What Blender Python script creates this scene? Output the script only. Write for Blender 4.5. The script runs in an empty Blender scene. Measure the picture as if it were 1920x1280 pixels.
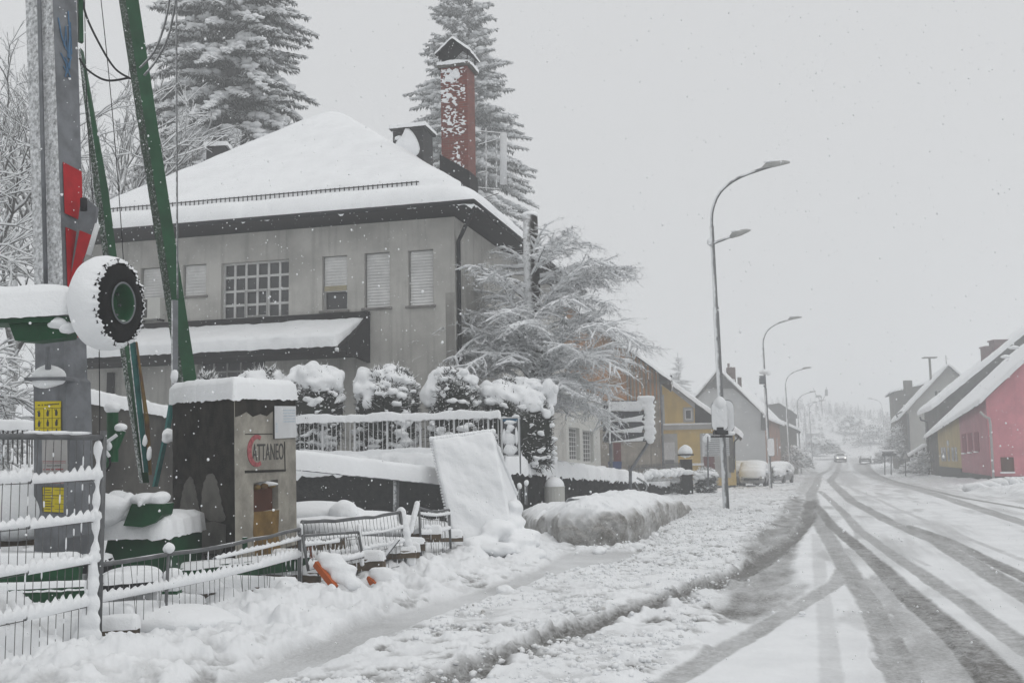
import bpy, math, random
import numpy as np
from mathutils import Vector, Matrix

# ------------------------------------------------------------------ camera, sky, light, exposure
SC = bpy.context.scene
COL = SC.collection
F = 1960.0
PITCH = math.atan(221/F); ROLL = math.radians(1.0); EYE = 1.6
cam_d = bpy.data.cameras.new('camera'); cam = bpy.data.objects.new('camera', cam_d); COL.objects.link(cam)
cam_d.sensor_width = 36.0; cam_d.sensor_fit = 'HORIZONTAL'; cam_d.lens = F/1920*36; cam_d.clip_end = 3000; cam_d.clip_start = 0.1
fw = Vector((0, math.cos(PITCH), math.sin(PITCH))); rt0 = Vector((1, 0, 0)); up0 = rt0.cross(fw)
# positive roll: true verticals lean to the left in the picture
rt = rt0*math.cos(ROLL) - up0*math.sin(ROLL); up = up0*math.cos(ROLL) + rt0*math.sin(ROLL)
m = Matrix((( rt.x, up.x, -fw.x, 0), (rt.y, up.y, -fw.y, 0), (rt.z, up.z, -fw.z, EYE), (0, 0, 0, 1)))
cam.matrix_world = m
SC.camera = cam

world = bpy.data.worlds.new('World'); SC.world = world; world.use_nodes = True
wn = world.node_tree.nodes; wl = world.node_tree.links; wn.clear()
SUN_EL, SUN_AZ = math.radians(48), math.radians(-60)
sky = wn.new('ShaderNodeTexSky'); sky.sky_type = 'NISHITA'; sky.sun_disc = False
sky.sun_elevation = SUN_EL; sky.sun_rotation = SUN_AZ
mixn = wn.new('ShaderNodeMix'); mixn.data_type = 'RGBA'; mixn.inputs[0].default_value = 0.94
mixn.inputs[7].default_value = (8.15, 8.2, 8.22, 1)          # the even grey cloud layer over the sky
bg = wn.new('ShaderNodeBackground'); bg.inputs[1].default_value = 0.086
out = wn.new('ShaderNodeOutputWorld')
wl.new(sky.outputs[0], mixn.inputs[6]); wl.new(mixn.outputs[2], bg.inputs[0]); wl.new(bg.outputs[0], out.inputs[0])

sun_d = bpy.data.lights.new('sun', 'SUN'); sun_d.energy = 0.85; sun_d.angle = math.radians(45); sun_d.color = (1, .985, .96)
sun = bpy.data.objects.new('sun', sun_d); COL.objects.link(sun)
# light comes mostly from above, a little from the right and behind the camera
sun.rotation_euler = Vector((-.45, .25, -1)).to_track_quat('-Z', 'Y').to_euler()
SC.view_settings.view_transform = 'Standard'; SC.view_settings.look = 'None'
SC.view_settings.exposure = 0.0; SC.view_settings.gamma = 1
SC.cycles.volume_bounces = 3; SC.cycles.max_bounces = 8; SC.cycles.diffuse_bounces = 3
SC.cycles.use_denoising = True

# ------------------------------------------------------------------ measuring
RM = m.to_3x3()
def ray(px, py):
    return RM @ Vector(((px-960)/F, -(py-640)/F, -1))
def P(px, py, Y):
    "the point at distance Y ahead of the camera that the photograph shows at px, py"
    d = ray(px, py); k = Y/d.y
    return Vector((d.x*k, Y, EYE + d.z*k))
A = math.radians(16.4); SA, CA = math.sin(A), math.cos(A)        # the road's direction
def st(x, y): return x*SA + y*CA, x*CA - y*SA
def xy(s, t): return s*SA + t*CA, s*CA - t*SA
_S = np.array([-60, 0, 30, 45, 64, 80, 97, 136, 165, 190, 225, 290, 420, 900.])
_Z = np.array([0, 0, 0, -.15, -.42, -.65, -.84, -.87, -.7, .55, 1.6, 5, 13, 40.])
_sf = np.linspace(-60, 900, 1921); _zf = np.interp(_sf, _S, _Z)
_k = np.hanning(41); _k /= _k.sum(); _zf = np.convolve(np.pad(_zf, 20, 'edge'), _k, 'valid')
def sstep(a, b, x):
    x = np.clip((x-a)/(b-a), 0, 1); return x*x*(3-2*x)
def hsh(ix, iy, seed):
    n = (ix.astype(np.int64)*374761393 + iy.astype(np.int64)*668265263 + seed*974634777) & 0xffffffff
    n = ((n ^ (n >> 13))*1274126177) & 0xffffffff
    n = ((n ^ (n >> 16))*2246822519) & 0xffffffff
    return ((n ^ (n >> 15)) & 0xffffff)/float(0xffffff)
def vn(x, y, seed=0):
    x = np.asarray(x, float); y = np.asarray(y, float)
    ix = np.floor(x); iy = np.floor(y); fx = x-ix; fy = y-iy
    fx = fx*fx*(3-2*fx); fy = fy*fy*(3-2*fy)
    a = hsh(ix, iy, seed); b = hsh(ix+1, iy, seed); c = hsh(ix, iy+1, seed); d = hsh(ix+1, iy+1, seed)
    return (a*(1-fx)+b*fx)*(1-fy) + (c*(1-fx)+d*fx)*fy
def fbm(x, y, seed=0, o=4, g=.5):
    x = np.asarray(x, float); y = np.asarray(y, float)
    r = 0; amp = 1; tot = 0
    for k in range(o):
        ca, sa = math.cos(k*1.1), math.sin(k*1.1)
        r = r + amp*vn((x*ca-y*sa)*2**k, (x*sa+y*ca)*2**k, seed+k*17); tot += amp; amp *= g
    return r/tot
def vn3(p, seed=0, sc=1.0):
    p = np.asarray(p)*sc
    return (vn(p[:, 0]+.7*p[:, 2], p[:, 1]-.4*p[:, 2]+3.1, seed) + vn(p[:, 0]-.5*p[:, 1], p[:, 2]*1.1+7.7, seed+5) + vn(p[:, 1]+.3*p[:, 0]+1.3, p[:, 2]+2.2, seed+9))/3

def seg_dist(x, y, pts, w=None):
    "distance from points to a polyline, with the width interpolated along it"
    best = np.full(np.shape(x), 1e9); bw = np.zeros(np.shape(x)); bside = np.zeros(np.shape(x))
    for i in range(len(pts)-1):
        ax, ay = pts[i][:2]; bx, by = pts[i+1][:2]
        dx, dy = bx-ax, by-ay; L = dx*dx+dy*dy+1e-9
        k = np.clip(((x-ax)*dx+(y-ay)*dy)/L, 0, 1)
        d = np.hypot(x-(ax+k*dx), y-(ay+k*dy)); mk = d < best
        best = np.where(mk, d, best)
        if w is not None: bw = np.where(mk, w[i]*(1-k)+w[i+1]*k, bw)
    return best, bw
def in_poly(x, y, poly):
    ins = np.zeros(np.shape(x), bool); n = len(poly)
    for i in range(n):
        x1, y1 = poly[i][:2]; x2, y2 = poly[(i+1) % n][:2]
        c = ((y1 > y) != (y2 > y)) & (x < (x2-x1)*(y-y1)/((y2-y1) if y2 != y1 else 1e-9)+x1)
        ins ^= c
    return ins

GCOR = P(942, 860, 24.6)                      # the retaining wall's corner
def base_z(x, y):
    "the lie of the land without its snow lumps"
    s, t = st(np.asarray(x, float), np.asarray(y, float))
    z = np.interp(s, _sf, _zf)
    z = z + .35*sstep(7.2, 10, t)*sstep(25, 45, s)
    s0, t0 = st(GCOR.x, GCOR.y)
    # the garden is held up by the retaining wall
    hgt = 1.3 - .9*sstep(25, 56, s)
    z = z + hgt*sstep(t0-.15, t0-.55, t)*sstep(s0+.2, s0+.6, s + .0*t)*(1-sstep(60, 64, s))
    # the road bends away and a hill closes the view
    z = z + 8.5*sstep(205, 275, s)*(1-sstep(-10, 38, t))
    z = z + 26*sstep(10, 150, -t)*sstep(110, 330, s) + 14*sstep(25, 130, t)*sstep(150, 330, s)
    return z
def gz(x, y): return float(base_z(x, y))
def G(px, py):
    d = ray(px, py); k = 5.0; 
    for i in range(4000):
        p = Vector((d.x*k, d.y*k, EYE+d.z*k))
        if p.z <= gz(p.x, p.y): break
        k *= 1.004
    return p
class Plane:
    "a vertical plane through p with horizontal direction u"
    def __init__(s, p, ang): s.p = Vector((p[0], p[1], 0)); s.u = Vector((math.cos(ang), math.sin(ang), 0)); s.n = Vector((math.sin(ang), -math.cos(ang), 0))
    def at(s, px, py):
        d = ray(px, py); o = Vector((0, 0, EYE))
        k = (s.p-o).dot(s.n)/d.dot(s.n); q = o+d*k
        return (q-s.p).dot(s.u), q.z
    def w(s, u, z, off=0.0): q = s.p+s.u*u+s.n*off; return Vector((q.x, q.y, z))

# ------------------------------------------------------------------ materials
def nmath(nt, op, a, b=None, clamp=False):
    n = nt.nodes.new('ShaderNodeMath'); n.operation = op; n.use_clamp = clamp
    for i, v in enumerate((a, b)):
        if v is None: continue
        if isinstance(v, (int, float)): n.inputs[i].default_value = v
        else: nt.links.new(v, n.inputs[i])
    return n.outputs[0]
def nnoise(nt, scale, detail=3, vec=None, rough=.5, dist=0):
    n = nt.nodes.new('ShaderNodeTexNoise'); n.inputs['Scale'].default_value = scale; n.inputs['Detail'].default_value = detail
    n.inputs['Roughness'].default_value = rough; n.inputs['Distortion'].default_value = dist
    if vec is not None: nt.links.new(vec, n.inputs['Vector'])
    return n.outputs[0]
def nramp(nt, fac, lo, hi):
    n = nt.nodes.new('ShaderNodeMapRange'); n.interpolation_type = 'SMOOTHSTEP'
    nt.links.new(fac, n.inputs[0]); n.inputs[1].default_value = lo; n.inputs[2].default_value = hi
    return n.outputs[0]
def nmix(nt, fac, a, b):
    n = nt.nodes.new('ShaderNodeMix'); n.data_type = 'RGBA'
    for sock, v in ((0, fac), (6, a), (7, b)):
        if isinstance(v, (int, float)): n.inputs[sock].default_value = v
        elif isinstance(v, (tuple, list)): n.inputs[sock].default_value = (*v[:3], 1)
        else: nt.links.new(v, n.inputs[sock])
    return n.outputs[2]
SNOW = (.86, .875, .89)
def newmat(name):
    mt = bpy.data.materials.new(name); mt.use_nodes = True; nt = mt.node_tree
    pb = nt.nodes['Principled BSDF']
    return mt, nt, pb
def worldpos(nt):
    g = nt.nodes.new('ShaderNodeNewGeometry'); return g.outputs['Position'], g
def M(name, col, rough=.8, var=.25, vs=3.0, snow=None, wind=None, bump=.0, bs=30, metal=0, col2=None, streak=0, spec=.14):
    """a plain surface: colour varied by noise, snow lying where it faces up (snow = lo, hi) and blown on from the side
    (wind = direction, lo, hi, noise scale)"""
    mt, nt, pb = newmat(name); pos, g = worldpos(nt)
    n1 = nnoise(nt, vs, 5, pos, .6)
    c2 = col2 or tuple(c*(1-var*1.6) for c in col)
    c = nmix(nt, nramp(nt, n1, .3, .7), col, c2)
    if streak:
        mp = nt.nodes.new('ShaderNodeMapping'); nt.links.new(pos, mp.inputs[0]); mp.inputs['Scale'].default_value = (2.2, 2.2, .12)
        n2 = nnoise(nt, 2.0, 4, mp.outputs[0], .6)
        c = nmix(nt, nmath(nt, 'MULTIPLY', nramp(nt, n2, .5, .72), streak), c, tuple(k*.45 for k in col))
    nb = nnoise(nt, bs, 4, pos, .6)
    fac = None
    if snow:
        sx = nt.nodes.new('ShaderNodeSeparateXYZ'); nt.links.new(g.outputs['Normal'], sx.inputs[0])
        v = nmath(nt, 'ADD', sx.outputs[2], nmath(nt, 'MULTIPLY', nmath(nt, 'SUBTRACT', nnoise(nt, snow[2] if len(snow) > 2 else 9, 3, pos), .5), .7))
        fac = nramp(nt, v, snow[0], snow[1])
    if wind:
        d = nt.nodes.new('ShaderNodeVectorMath'); d.operation = 'DOT_PRODUCT'; nt.links.new(g.outputs['Normal'], d.inputs[0])
        d.inputs[1].default_value = Vector(wind[0]).normalized()
        v = nmath(nt, 'ADD', d.outputs['Value'], nmath(nt, 'MULTIPLY', nmath(nt, 'SUBTRACT', nnoise(nt, wind[3], 6, pos, .7), .5), 1.6))
        f2 = nramp(nt, v, wind[1], wind[2])
        fac = f2 if fac is None else nmath(nt, 'MAXIMUM', fac, f2)
    if fac is not None:
        c = nmix(nt, fac, c, SNOW)
        r = nt.nodes.new('ShaderNodeMix'); nt.links.new(fac, r.inputs[0]); r.inputs[2].default_value = rough; r.inputs[3].default_value = .9
        nt.links.new(r.outputs[0], pb.inputs['Roughness'])
    else: pb.inputs['Roughness'].default_value = rough
    nt.links.new(c, pb.inputs['Base Color'])
    pb.inputs['Metallic'].default_value = metal; pb.inputs['Specular IOR Level'].default_value = spec
    if bump:
        b = nt.nodes.new('ShaderNodeBump'); b.inputs['Strength'].default_value = bump; b.inputs['Distance'].default_value = .02
        nt.links.new(nb, b.inputs['Height']); nt.links.new(b.outputs[0], pb.inputs['Normal'])
    return mt
def snowmat(name, col=SNOW, b1=.5, dirt=0):
    mt, nt, pb = newmat(name); pos, g = worldpos(nt)
    n1 = nnoise(nt, 1.3, 5, pos, .55); n2 = nnoise(nt, 55, 4, pos, .7); n3 = nnoise(nt, 7, 4, pos, .6)
    c = nmix(nt, nramp(nt, n1, .35, .7), col, tuple(k*.94 for k in col))
    if dirt: c = nmix(nt, nmath(nt, 'MULTIPLY', nramp(nt, n3, .52, .75), dirt), c, (.38, .37, .35))
    nt.links.new(c, pb.inputs['Base Color']); pb.inputs['Roughness'].default_value = .85; pb.inputs['Specular IOR Level'].default_value = .2
    h = nmath(nt, 'ADD', nmath(nt, 'MULTIPLY', n2, .3), n3)
    b = nt.nodes.new('ShaderNodeBump'); b.inputs['Strength'].default_value = b1; b.inputs['Distance'].default_value = .04
    nt.links.new(h, b.inputs['Height']); nt.links.new(b.outputs[0], pb.inputs['Normal'])
    return mt
WDIR = (-.55, -.8, .1)        # the wind blew from the left and from behind the camera
MT = dict(
    snow=snowmat('snow'), snow_soft=snowmat('soft_snow', b1=.3),
    plaster=M('grey_plaster', (.53, .52, .49), .9, .2, .7, bump=.3, bs=50, streak=.45),
    plaster_low=M('plaster_base', (.33, .32, .3), .9, .2, 1, bump=.3, bs=50, streak=.6),
    fascia=M('dark_fascia', (.018, .017, .017), .7, .3, 5, wind=(WDIR, 1.32, 1.5, 45)),
    black=M('black_metal', (.02, .02, .022), .6, .2),
    glass=M('dark_glass', (.035, .036, .038), .15, .3, 1.5, spec=.6),
    frame_grey=M('grey_frame', (.42, .42, .41), .6, .1),
    frame_white=M('white_frame', (.62, .62, .61), .6, .1),
    shutter=M('shutter_slats', (.74, .74, .73), .6, .12, 2, bump=.1),
    shutter_y=M('old_shutter_slats', (.55, .50, .36), .6, .12, 2),
    sill=M('stone_sill', (.22, .21, .2), .8, .2, snow=(.85, 1.0)),
    galv=M('galvanised_steel', (.20, .21, .225), .55, .25, 4, metal=.3, bump=.1),
    galv_snow=M('snow_plastered_steel', (.16, .165, .17), .6, .2, 4, metal=.1, wind=(WDIR, .55, 1.35, 22), bump=.6, bs=40),
    rail=M('fence_steel', (.16, .165, .17), .5, .2, 8, metal=.4, snow=(.85, 1.05, 3)),
    wire=M('fence_wire', (.12, .12, .12), .6, .2, 8, wind=(WDIR, 1.0, 1.4, 20)),
    green=M('crane_green', (.012, .075, .03), .5, .25, 3, bump=.05, snow=(.8, 1.0), wind=(WDIR, 1.42, 1.6, 50)),
    green_side=M('frosted_green', (.03, .06, .035), .7, .4, 6, wind=((-.9, -.4, 0), .75, 1.3, 40), bump=.6),
    teal=M('teal_paint', (.03, .15, .14), .5, .3, 4),
    rust=M('rusty_steel', (.18, .12, .035), .8, .6, 6, col2=(.09, .05, .03)),
    red=M('red_reflective', (.42, .012, .018), .45, .15, 7),
    rubber=M('tyre_rubber', (.012, .012, .012), .8, .2, 12, bump=.2, wind=(WDIR, 1.45, 1.6, 50)),
    conc=M('weathered_concrete', (.36, .34, .295), .9, .26, 3.5, bump=.4, bs=60, streak=.3),
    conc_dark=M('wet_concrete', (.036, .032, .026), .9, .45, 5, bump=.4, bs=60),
    conc_mid=M('damp_concrete', (.15, .145, .13), .9, .25, 3, bump=.4, bs=60),
    ochre=M('ochre_stain', (.24, .15, .05), .9, .3, 5, bump=.3),
    stone=M('dark_stone_wall', (.018, .018, .017), .9, .5, 9, bump=1.0, bs=14, wind=(WDIR, 1.38, 1.5, 26), snow=(.9, 1.1)),
    moss=M('mossy_stone', (.035, .04, .012), .9, .5, 9, bump=1, bs=14),
    yellow=M('yellow_sign', (.62, .50, .01), .5, .08, 3),
    white_paint=M('white_paint', (.62, .63, .64), .5, .08, 3),
    pale_sheet=M('pale_notice', (.42, .41, .40), .5, .15, 3),
    ink=M('black_ink', (.06, .058, .055), .6, .1), ink_red=M('red_ink', (.35, .03, .04), .6, .1),
    ink_blue=M('faded_blue_ink', (.50, .57, .63), .6, .15, 30), paint_blue=M('blue_graffiti', (.10, .20, .33), .6, .2, 20),
    pink_rel=M('faded_red_paint', (.42, .12, .13), .8, .3, 20),
    brick=None,
    bark=M('snowy_bark', (.05, .045, .04), .9, .3, 20, snow=(-.35, .25), wind=(WDIR, .75, 1.3, 9)),
    trunk_bark=M('plastered_trunk', (.04, .035, .03), .95, .4, 20, wind=((-.9, -.45, 0), .25, .9, 6), bump=1),
    bark_far=M('frosted_bark', (.11, .105, .10), .9, .3, 20, snow=(-.3, .3)),
    twig=M('snowy_twig', (.07, .06, .055), .9, .3, 20, snow=(-.9, -.35)),
    needle=M('snowy_needles', (.022, .028, .022), .9, .3, 3, snow=(-.45, .4, 2.5)),
    needle_far=M('snowy_hazed_needles', (.07, .078, .072), .9, .3, 3, snow=(-.8, .2, 2.5)),  # snow on far needles, with haze put into the paler colour
    hedge=M('evergreen_leaves', (.012, .016, .01), .9, .4, 9, snow=(.15, .6, 14)),
    orange_wood=M('weathered_orange_boards', (.62, .30, .13), .9, .3, 1.2, col2=(.26, .18, .12), streak=.9),
    grey_wood=M('grey_boards', (.38, .34, .29), .9, .3, 1.2, streak=.8),
    dark_roof=M('dark_gable_boards', (.09, .09, .09), .9, .2, 2),
    yel_wall=M('yellow_plaster', (.62, .44, .13), .9, .12, 1, streak=.2),
    grey_wall=M('pale_grey_render', (.50, .51, .52), .9, .08, 1),
    pale_wall=M('cream_render', (.55, .55, .52), .9, .08, 1),
    salmon=M('salmon_plaster', (.42, .23, .17), .9, .3, 1, streak=.4),
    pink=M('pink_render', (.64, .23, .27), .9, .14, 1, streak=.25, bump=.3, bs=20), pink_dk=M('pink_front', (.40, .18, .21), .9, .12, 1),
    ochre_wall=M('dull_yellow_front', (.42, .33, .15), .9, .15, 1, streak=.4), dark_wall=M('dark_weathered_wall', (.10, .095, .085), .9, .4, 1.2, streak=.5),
    plinth=M('stone_plinth', (.10, .105, .10), .9, .3, 4, bump=.5), brown=M('brown_shutter', (.09, .035, .02), .8, .2),
    redbrown=M('oxblood_door', (.14, .03, .03), .7, .2), maroon=M('maroon_shutter', (.22, .03, .05), .7, .2),
    blue=M('blue_band', (.04, .13, .22), .5, .1), orange=M('orange_plastic', (.45, .10, .02), .5, .2),
    sign_blank=M('sign_back', (.09, .092, .10), .6, .2, 6, wind=(WDIR, 1.1, 1.5, 12)),
    tin=M('wet_timber', (.055, .045, .035), .9, .5, 3, snow=(.5, .8), col2=(.16, .12, .08)),
    car=M('dark_car_paint', (.05, .055, .06), .3, .1, snow=(.55, .8)), carsnow=M('snowed_car_paint', (.3, .3, .31), .4, .1, snow=(.0, .5, 2), wind=(WDIR, .3, 1.0, 2)),
    green_box=M('green_motor_housing', (.015, .10, .04), .5, .2, snow=(.6, .9)),
)
def brickmat():
    mt, nt, pb = newmat('red_brick'); pos, g = worldpos(nt)
    sx = nt.nodes.new('ShaderNodeSeparateXYZ'); nt.links.new(pos, sx.inputs[0])
    cb = nt.nodes.new('ShaderNodeCombineXYZ'); nt.links.new(nmath(nt, 'ADD', sx.outputs[0], nmath(nt, 'MULTIPLY', sx.outputs[1], .8)), cb.inputs[0]); nt.links.new(sx.outputs[2], cb.inputs[1])
    b = nt.nodes.new('ShaderNodeTexBrick'); nt.links.new(cb.outputs[0], b.inputs['Vector'])
    b.inputs['Color1'].default_value = (.22, .05, .032, 1); b.inputs['Color2'].default_value = (.13, .032, .022, 1); b.inputs['Mortar'].default_value = (.16, .13, .12, 1)
    b.inputs['Scale'].default_value = 1; b.inputs['Brick Width'].default_value = .25; b.inputs['Row Height'].default_value = .075; b.inputs['Mortar Size'].default_value = .008
    c = nmix(nt, nramp(nt, nnoise(nt, 3, 4, pos), .4, .8), b.outputs[0], (.14, .035, .025))
    nt.links.new(c, pb.inputs['Base Color']); pb.inputs['Roughness'].default_value = .9
    bp = nt.nodes.new('ShaderNodeBump'); bp.inputs['Strength'].default_value = .4; bp.inputs['Distance'].default_value = .01; bp.invert = True
    nt.links.new(b.outputs['Fac'], bp.inputs['Height']); nt.links.new(bp.outputs[0], pb.inputs['Normal'])
    return mt
MT['brick'] = brickmat()

# ------------------------------------------------------------------ mesh building
def mesh_obj(name, V, Fc, mat, parent=None, smooth=False, mats=None, midx=None):
    me = bpy.data.meshes.new(name)
    V = np.asarray(V, np.float32).reshape(-1, 3)
    if isinstance(Fc, np.ndarray) and Fc.ndim == 2:
        n, k = Fc.shape
        me.vertices.add(len(V)); me.vertices.foreach_set('co', V.ravel())
        me.loops.add(n*k); me.loops.foreach_set('vertex_index', Fc.astype(np.int32).ravel())
        me.polygons.add(n); me.polygons.foreach_set('loop_start', np.arange(n, dtype=np.int32)*k)
        me.update(calc_edges=True)
    else:
        me.from_pydata([tuple(map(float, v)) for v in V], [], [tuple(int(i) for i in f) for f in Fc])
    if smooth: me.polygons.foreach_set('use_smooth', np.ones(len(me.polygons), bool))
    if mats:
        for q in mats: me.materials.append(q)
        me.polygons.foreach_set('material_index', np.asarray(midx, np.int32))
    elif mat is not None: me.materials.append(mat)
    me.validate()
    o = bpy.data.objects.new(name, me); COL.objects.link(o)
    if parent: attach(o, parent)
    return o
def attach(o, parent):
    o.parent = parent
    o.matrix_parent_inverse = (Matrix.Translation(parent.location) @ parent.rotation_euler.to_matrix().to_4x4()).inverted()
def root(name, loc, label, cat, group=None, kind=None):
    o = bpy.data.objects.new(name, None); COL.objects.link(o); o.location = loc; o.empty_display_size = .2
    return tag(o, label, cat, group, kind)
def tag(o, label, cat, group=None, kind=None):
    o['label'] = label; o['category'] = cat
    if group: o['group'] = group
    o['kind'] = kind or 'thing'
    return o
def struct(o, label, cat):
    o['label'] = label; o['category'] = cat; o['kind'] = 'structure'; return o
class MB:
    def __init__(s): s.V = []; s.F = []
    def add(s, v, f):
        b = len(s.V); s.V += [tuple(q) for q in v]; s.F += [tuple(i+b for i in q) for q in f]; return s
    def hexa(s, b, t):
        "eight corners: four below, four above, in the same order"
        return s.add(list(b)+list(t), [(3, 2, 1, 0), (4, 5, 6, 7), (0, 1, 5, 4), (1, 2, 6, 5), (2, 3, 7, 6), (3, 0, 4, 7)])
    def box(s, c, size, ax=None):
        c = Vector(c); X, Y, Z = ax or (Vector((1, 0, 0)), Vector((0, 1, 0)), Vector((0, 0, 1)))
        hx, hy, hz = X*size[0]/2, Y*size[1]/2, Z*size[2]/2
        b = [c-hx-hy-hz, c+hx-hy-hz, c+hx+hy-hz, c-hx+hy-hz]; t = [q+hz*2 for q in b]
        return s.hexa(b, t)
    def beam(s, p, q, w, h, upv=(0, 0, 1)):
        p, q = Vector(p), Vector(q); d = (q-p); L = d.length; d.normalize(); x = d.cross(Vector(upv)).normalized(); z = x.cross(d)
        return s.box((p+q)/2, (w, L, h), (x, d, z))
    def tube(s, pts, r, n=8, caps=True, sq=None):
        pts = [Vector(p) for p in pts]; rs = r if isinstance(r, (list, tuple)) else [r]*len(pts)
        ref = None; rings = []
        for i, p in enumerate(pts):
            d = (pts[min(i+1, len(pts)-1)]-pts[max(i-1, 0)]).normalized()
            if ref is None:
                ref = Vector((0, 0, 1)) if abs(d.z) < .9 else Vector((1, 0, 0))
            x = d.cross(ref).normalized(); z = x.cross(d).normalized(); ref = z
            rings.append([p + (x*math.cos(a)+z*math.sin(a))*rs[i] for a in [2*math.pi*k/n for k in range(n)]])
        v = [q for g in rings for q in g]; f = []
        for i in range(len(pts)-1):
            for k in range(n): f.append((i*n+k, i*n+(k+1) % n, (i+1)*n+(k+1) % n, (i+1)*n+k))
        if caps: f.append(tuple(reversed(range(n)))); f.append(tuple((len(pts)-1)*n+k for k in range(n)))
        return s.add(v, f)
    def prism(s, poly, off):
        "a polygon of points pushed along the vector off"
        poly = [Vector(p) for p in poly]; off = Vector(off); n = len(poly)
        return s.add(poly+[p+off for p in poly], [tuple(reversed(range(n))), tuple(range(n, 2*n))]+[(i, (i+1) % n, n+(i+1) % n, n+i) for i in range(n)])
    def build(s, name, mat, parent=None, smooth=False): return mesh_obj(name, s.V, s.F, mat, parent, smooth)
def mesh_from(V, F, name, mat, parent=None, smooth=True): return mesh_obj(name, V, F, mat, parent, smooth)

def snowcap(a, b, c, d, T, step=.12, R=.12, over=.04, amp=.3, seed=1, sag=.04, name='snow_cap', mat=None, parent=None, side=None):
    "a soft slab of snow of thickness T lying on the quad a b c d"
    a, b, c, d = [Vector(q) for q in (a, b, c, d)]
    Lu = max((b-a).length, (c-d).length); Lv = max((d-a).length, (c-b).length)
    nu = max(5, min(220, int(Lu/step))); nv = max(5, min(160, int(Lv/step)))
    ku = [0, .35*R/Lu, .8*R/Lu]; kv = [0, .35*R/Lv, .8*R/Lv]
    us = np.unique(np.clip(np.concatenate([np.linspace(0, 1, nu), ku, 1-np.array(ku)]), 0, 1)); vs = np.unique(np.clip(np.concatenate([np.linspace(0, 1, nv), kv, 1-np.array(kv)]), 0, 1))
    U, Vv = np.meshgrid(us, vs, indexing='ij')
    pa, pb_, pc, pd = [np.array(q) for q in (a, b, c, d)]
    p = ((1-U)*(1-Vv))[..., None]*pa + (U*(1-Vv))[..., None]*pb_ + (U*Vv)[..., None]*pc + ((1-U)*Vv)[..., None]*pd
    e = np.minimum(np.minimum(U, 1-U)*Lu, np.minimum(Vv, 1-Vv)*Lv)
    q = np.clip(e/R, 0, 1); prof = np.sqrt(np.clip(1-(1-q)**2, 0, 1))
    cen = (pa+pb_+pc+pd)/4
    flat = p.reshape(-1, 3)
    nz = (fbm(flat[:, 0]*1.7+flat[:, 2]*2, flat[:, 1]*1.7+flat[:, 2], seed, 4)-.5).reshape(U.shape)
    nf = (fbm(flat[:, 0]*7+flat[:, 2]*3, flat[:, 1]*7, seed+3, 3)-.5).reshape(U.shape)
    ud = (pb_-pa)/max(1e-6, np.linalg.norm(pb_-pa)); vd = (pd-pa)/max(1e-6, np.linalg.norm(pd-pa))
    bul = over*(1+1.4*nf*2)*(1-(np.abs(prof-.55)/.75)**2)
    ou = np.where(U < .5, -1, 1)*(np.minimum(U, 1-U)*Lu < R*.99); ov = np.where(Vv < .5, -1, 1)*(np.minimum(Vv, 1-Vv)*Lv < R*.99)
    p = p + (ou*bul)[..., None]*ud + (ov*bul)[..., None]*vd
    nrm = np.cross(ud, vd); nrm /= np.linalg.norm(nrm); 
    if side is not None:
        nrm = np.array(Vector(side).normalized())
    else:
        nrm = nrm*(1 if nrm[2] > 0 else -1); nrm = nrm*.35+np.array([0, 0, .65]); 
    p = p + (T*prof*(1+amp*2*nz+amp*.5*nf) - sag*(1-prof)*(.6+2*np.abs(nf)))[..., None]*nrm
    n1, n2 = U.shape; idx = np.arange(n1*n2).reshape(n1, n2)
    f = np.stack([idx[:-1, :-1], idx[1:, :-1], idx[1:, 1:], idx[:-1, 1:]], -1).reshape(-1, 4)
    # make it face up
    if np.cross(pb_-pa, pd-pa)[2] < 0: f = f[:, ::-1]
    return mesh_obj(name, p.reshape(-1, 3), f, mat or MT['snow'], parent, True)

_ico = {}
def ico(sub):
    if sub not in _ico:
        import bmesh
        bm = bmesh.new(); bmesh.ops.create_icosphere(bm, subdivisions=sub, radius=1)
        _ico[sub] = (np.array([v.co[:] for v in bm.verts]), np.array([[v.index for v in f.verts] for f in bm.faces])); bm.free()
    return _ico[sub]
class Blobs:
    "many soft lumps gathered into one mesh"
    def __init__(s): s.V = []; s.F = []; s.n = 0
    def add(s, c, r, sub=2, amp=.35, seed=0, sc=1.6):
        v, f = ico(sub); r = np.array(r if isinstance(r, (tuple, list)) else (r, r, r), float)
        k = 1+amp*2*(vn3(v+seed*3.7, seed, sc)-.5)
        s.V.append(v*k[:, None]*r+np.array(c)); s.F.append(f+s.n); s.n += len(v); return s
    def build(s, name, mat, parent=None, vox=0):
        o = mesh_obj(name, np.concatenate(s.V), np.concatenate(s.F), mat, None if vox else parent, True)
        if vox:
            md = o.modifiers.new('r', 'REMESH'); md.mode = 'VOXEL'; md.voxel_size = vox; md.use_smooth_shade = True
            m2 = o.modifiers.new('s', 'SMOOTH'); m2.iterations = 5; m2.factor = .6
            bpy.context.view_layer.update()
            me = bpy.data.meshes.new_from_object(o.evaluated_get(bpy.context.evaluated_depsgraph_get())); o.modifiers.clear(); o.data = me
            if not me.materials: me.materials.append(mat)
            if parent: attach(o, parent)
        if parent and name.startswith(('snow', 'leaf')): o['kind'] = 'stuff'
        return o
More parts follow.
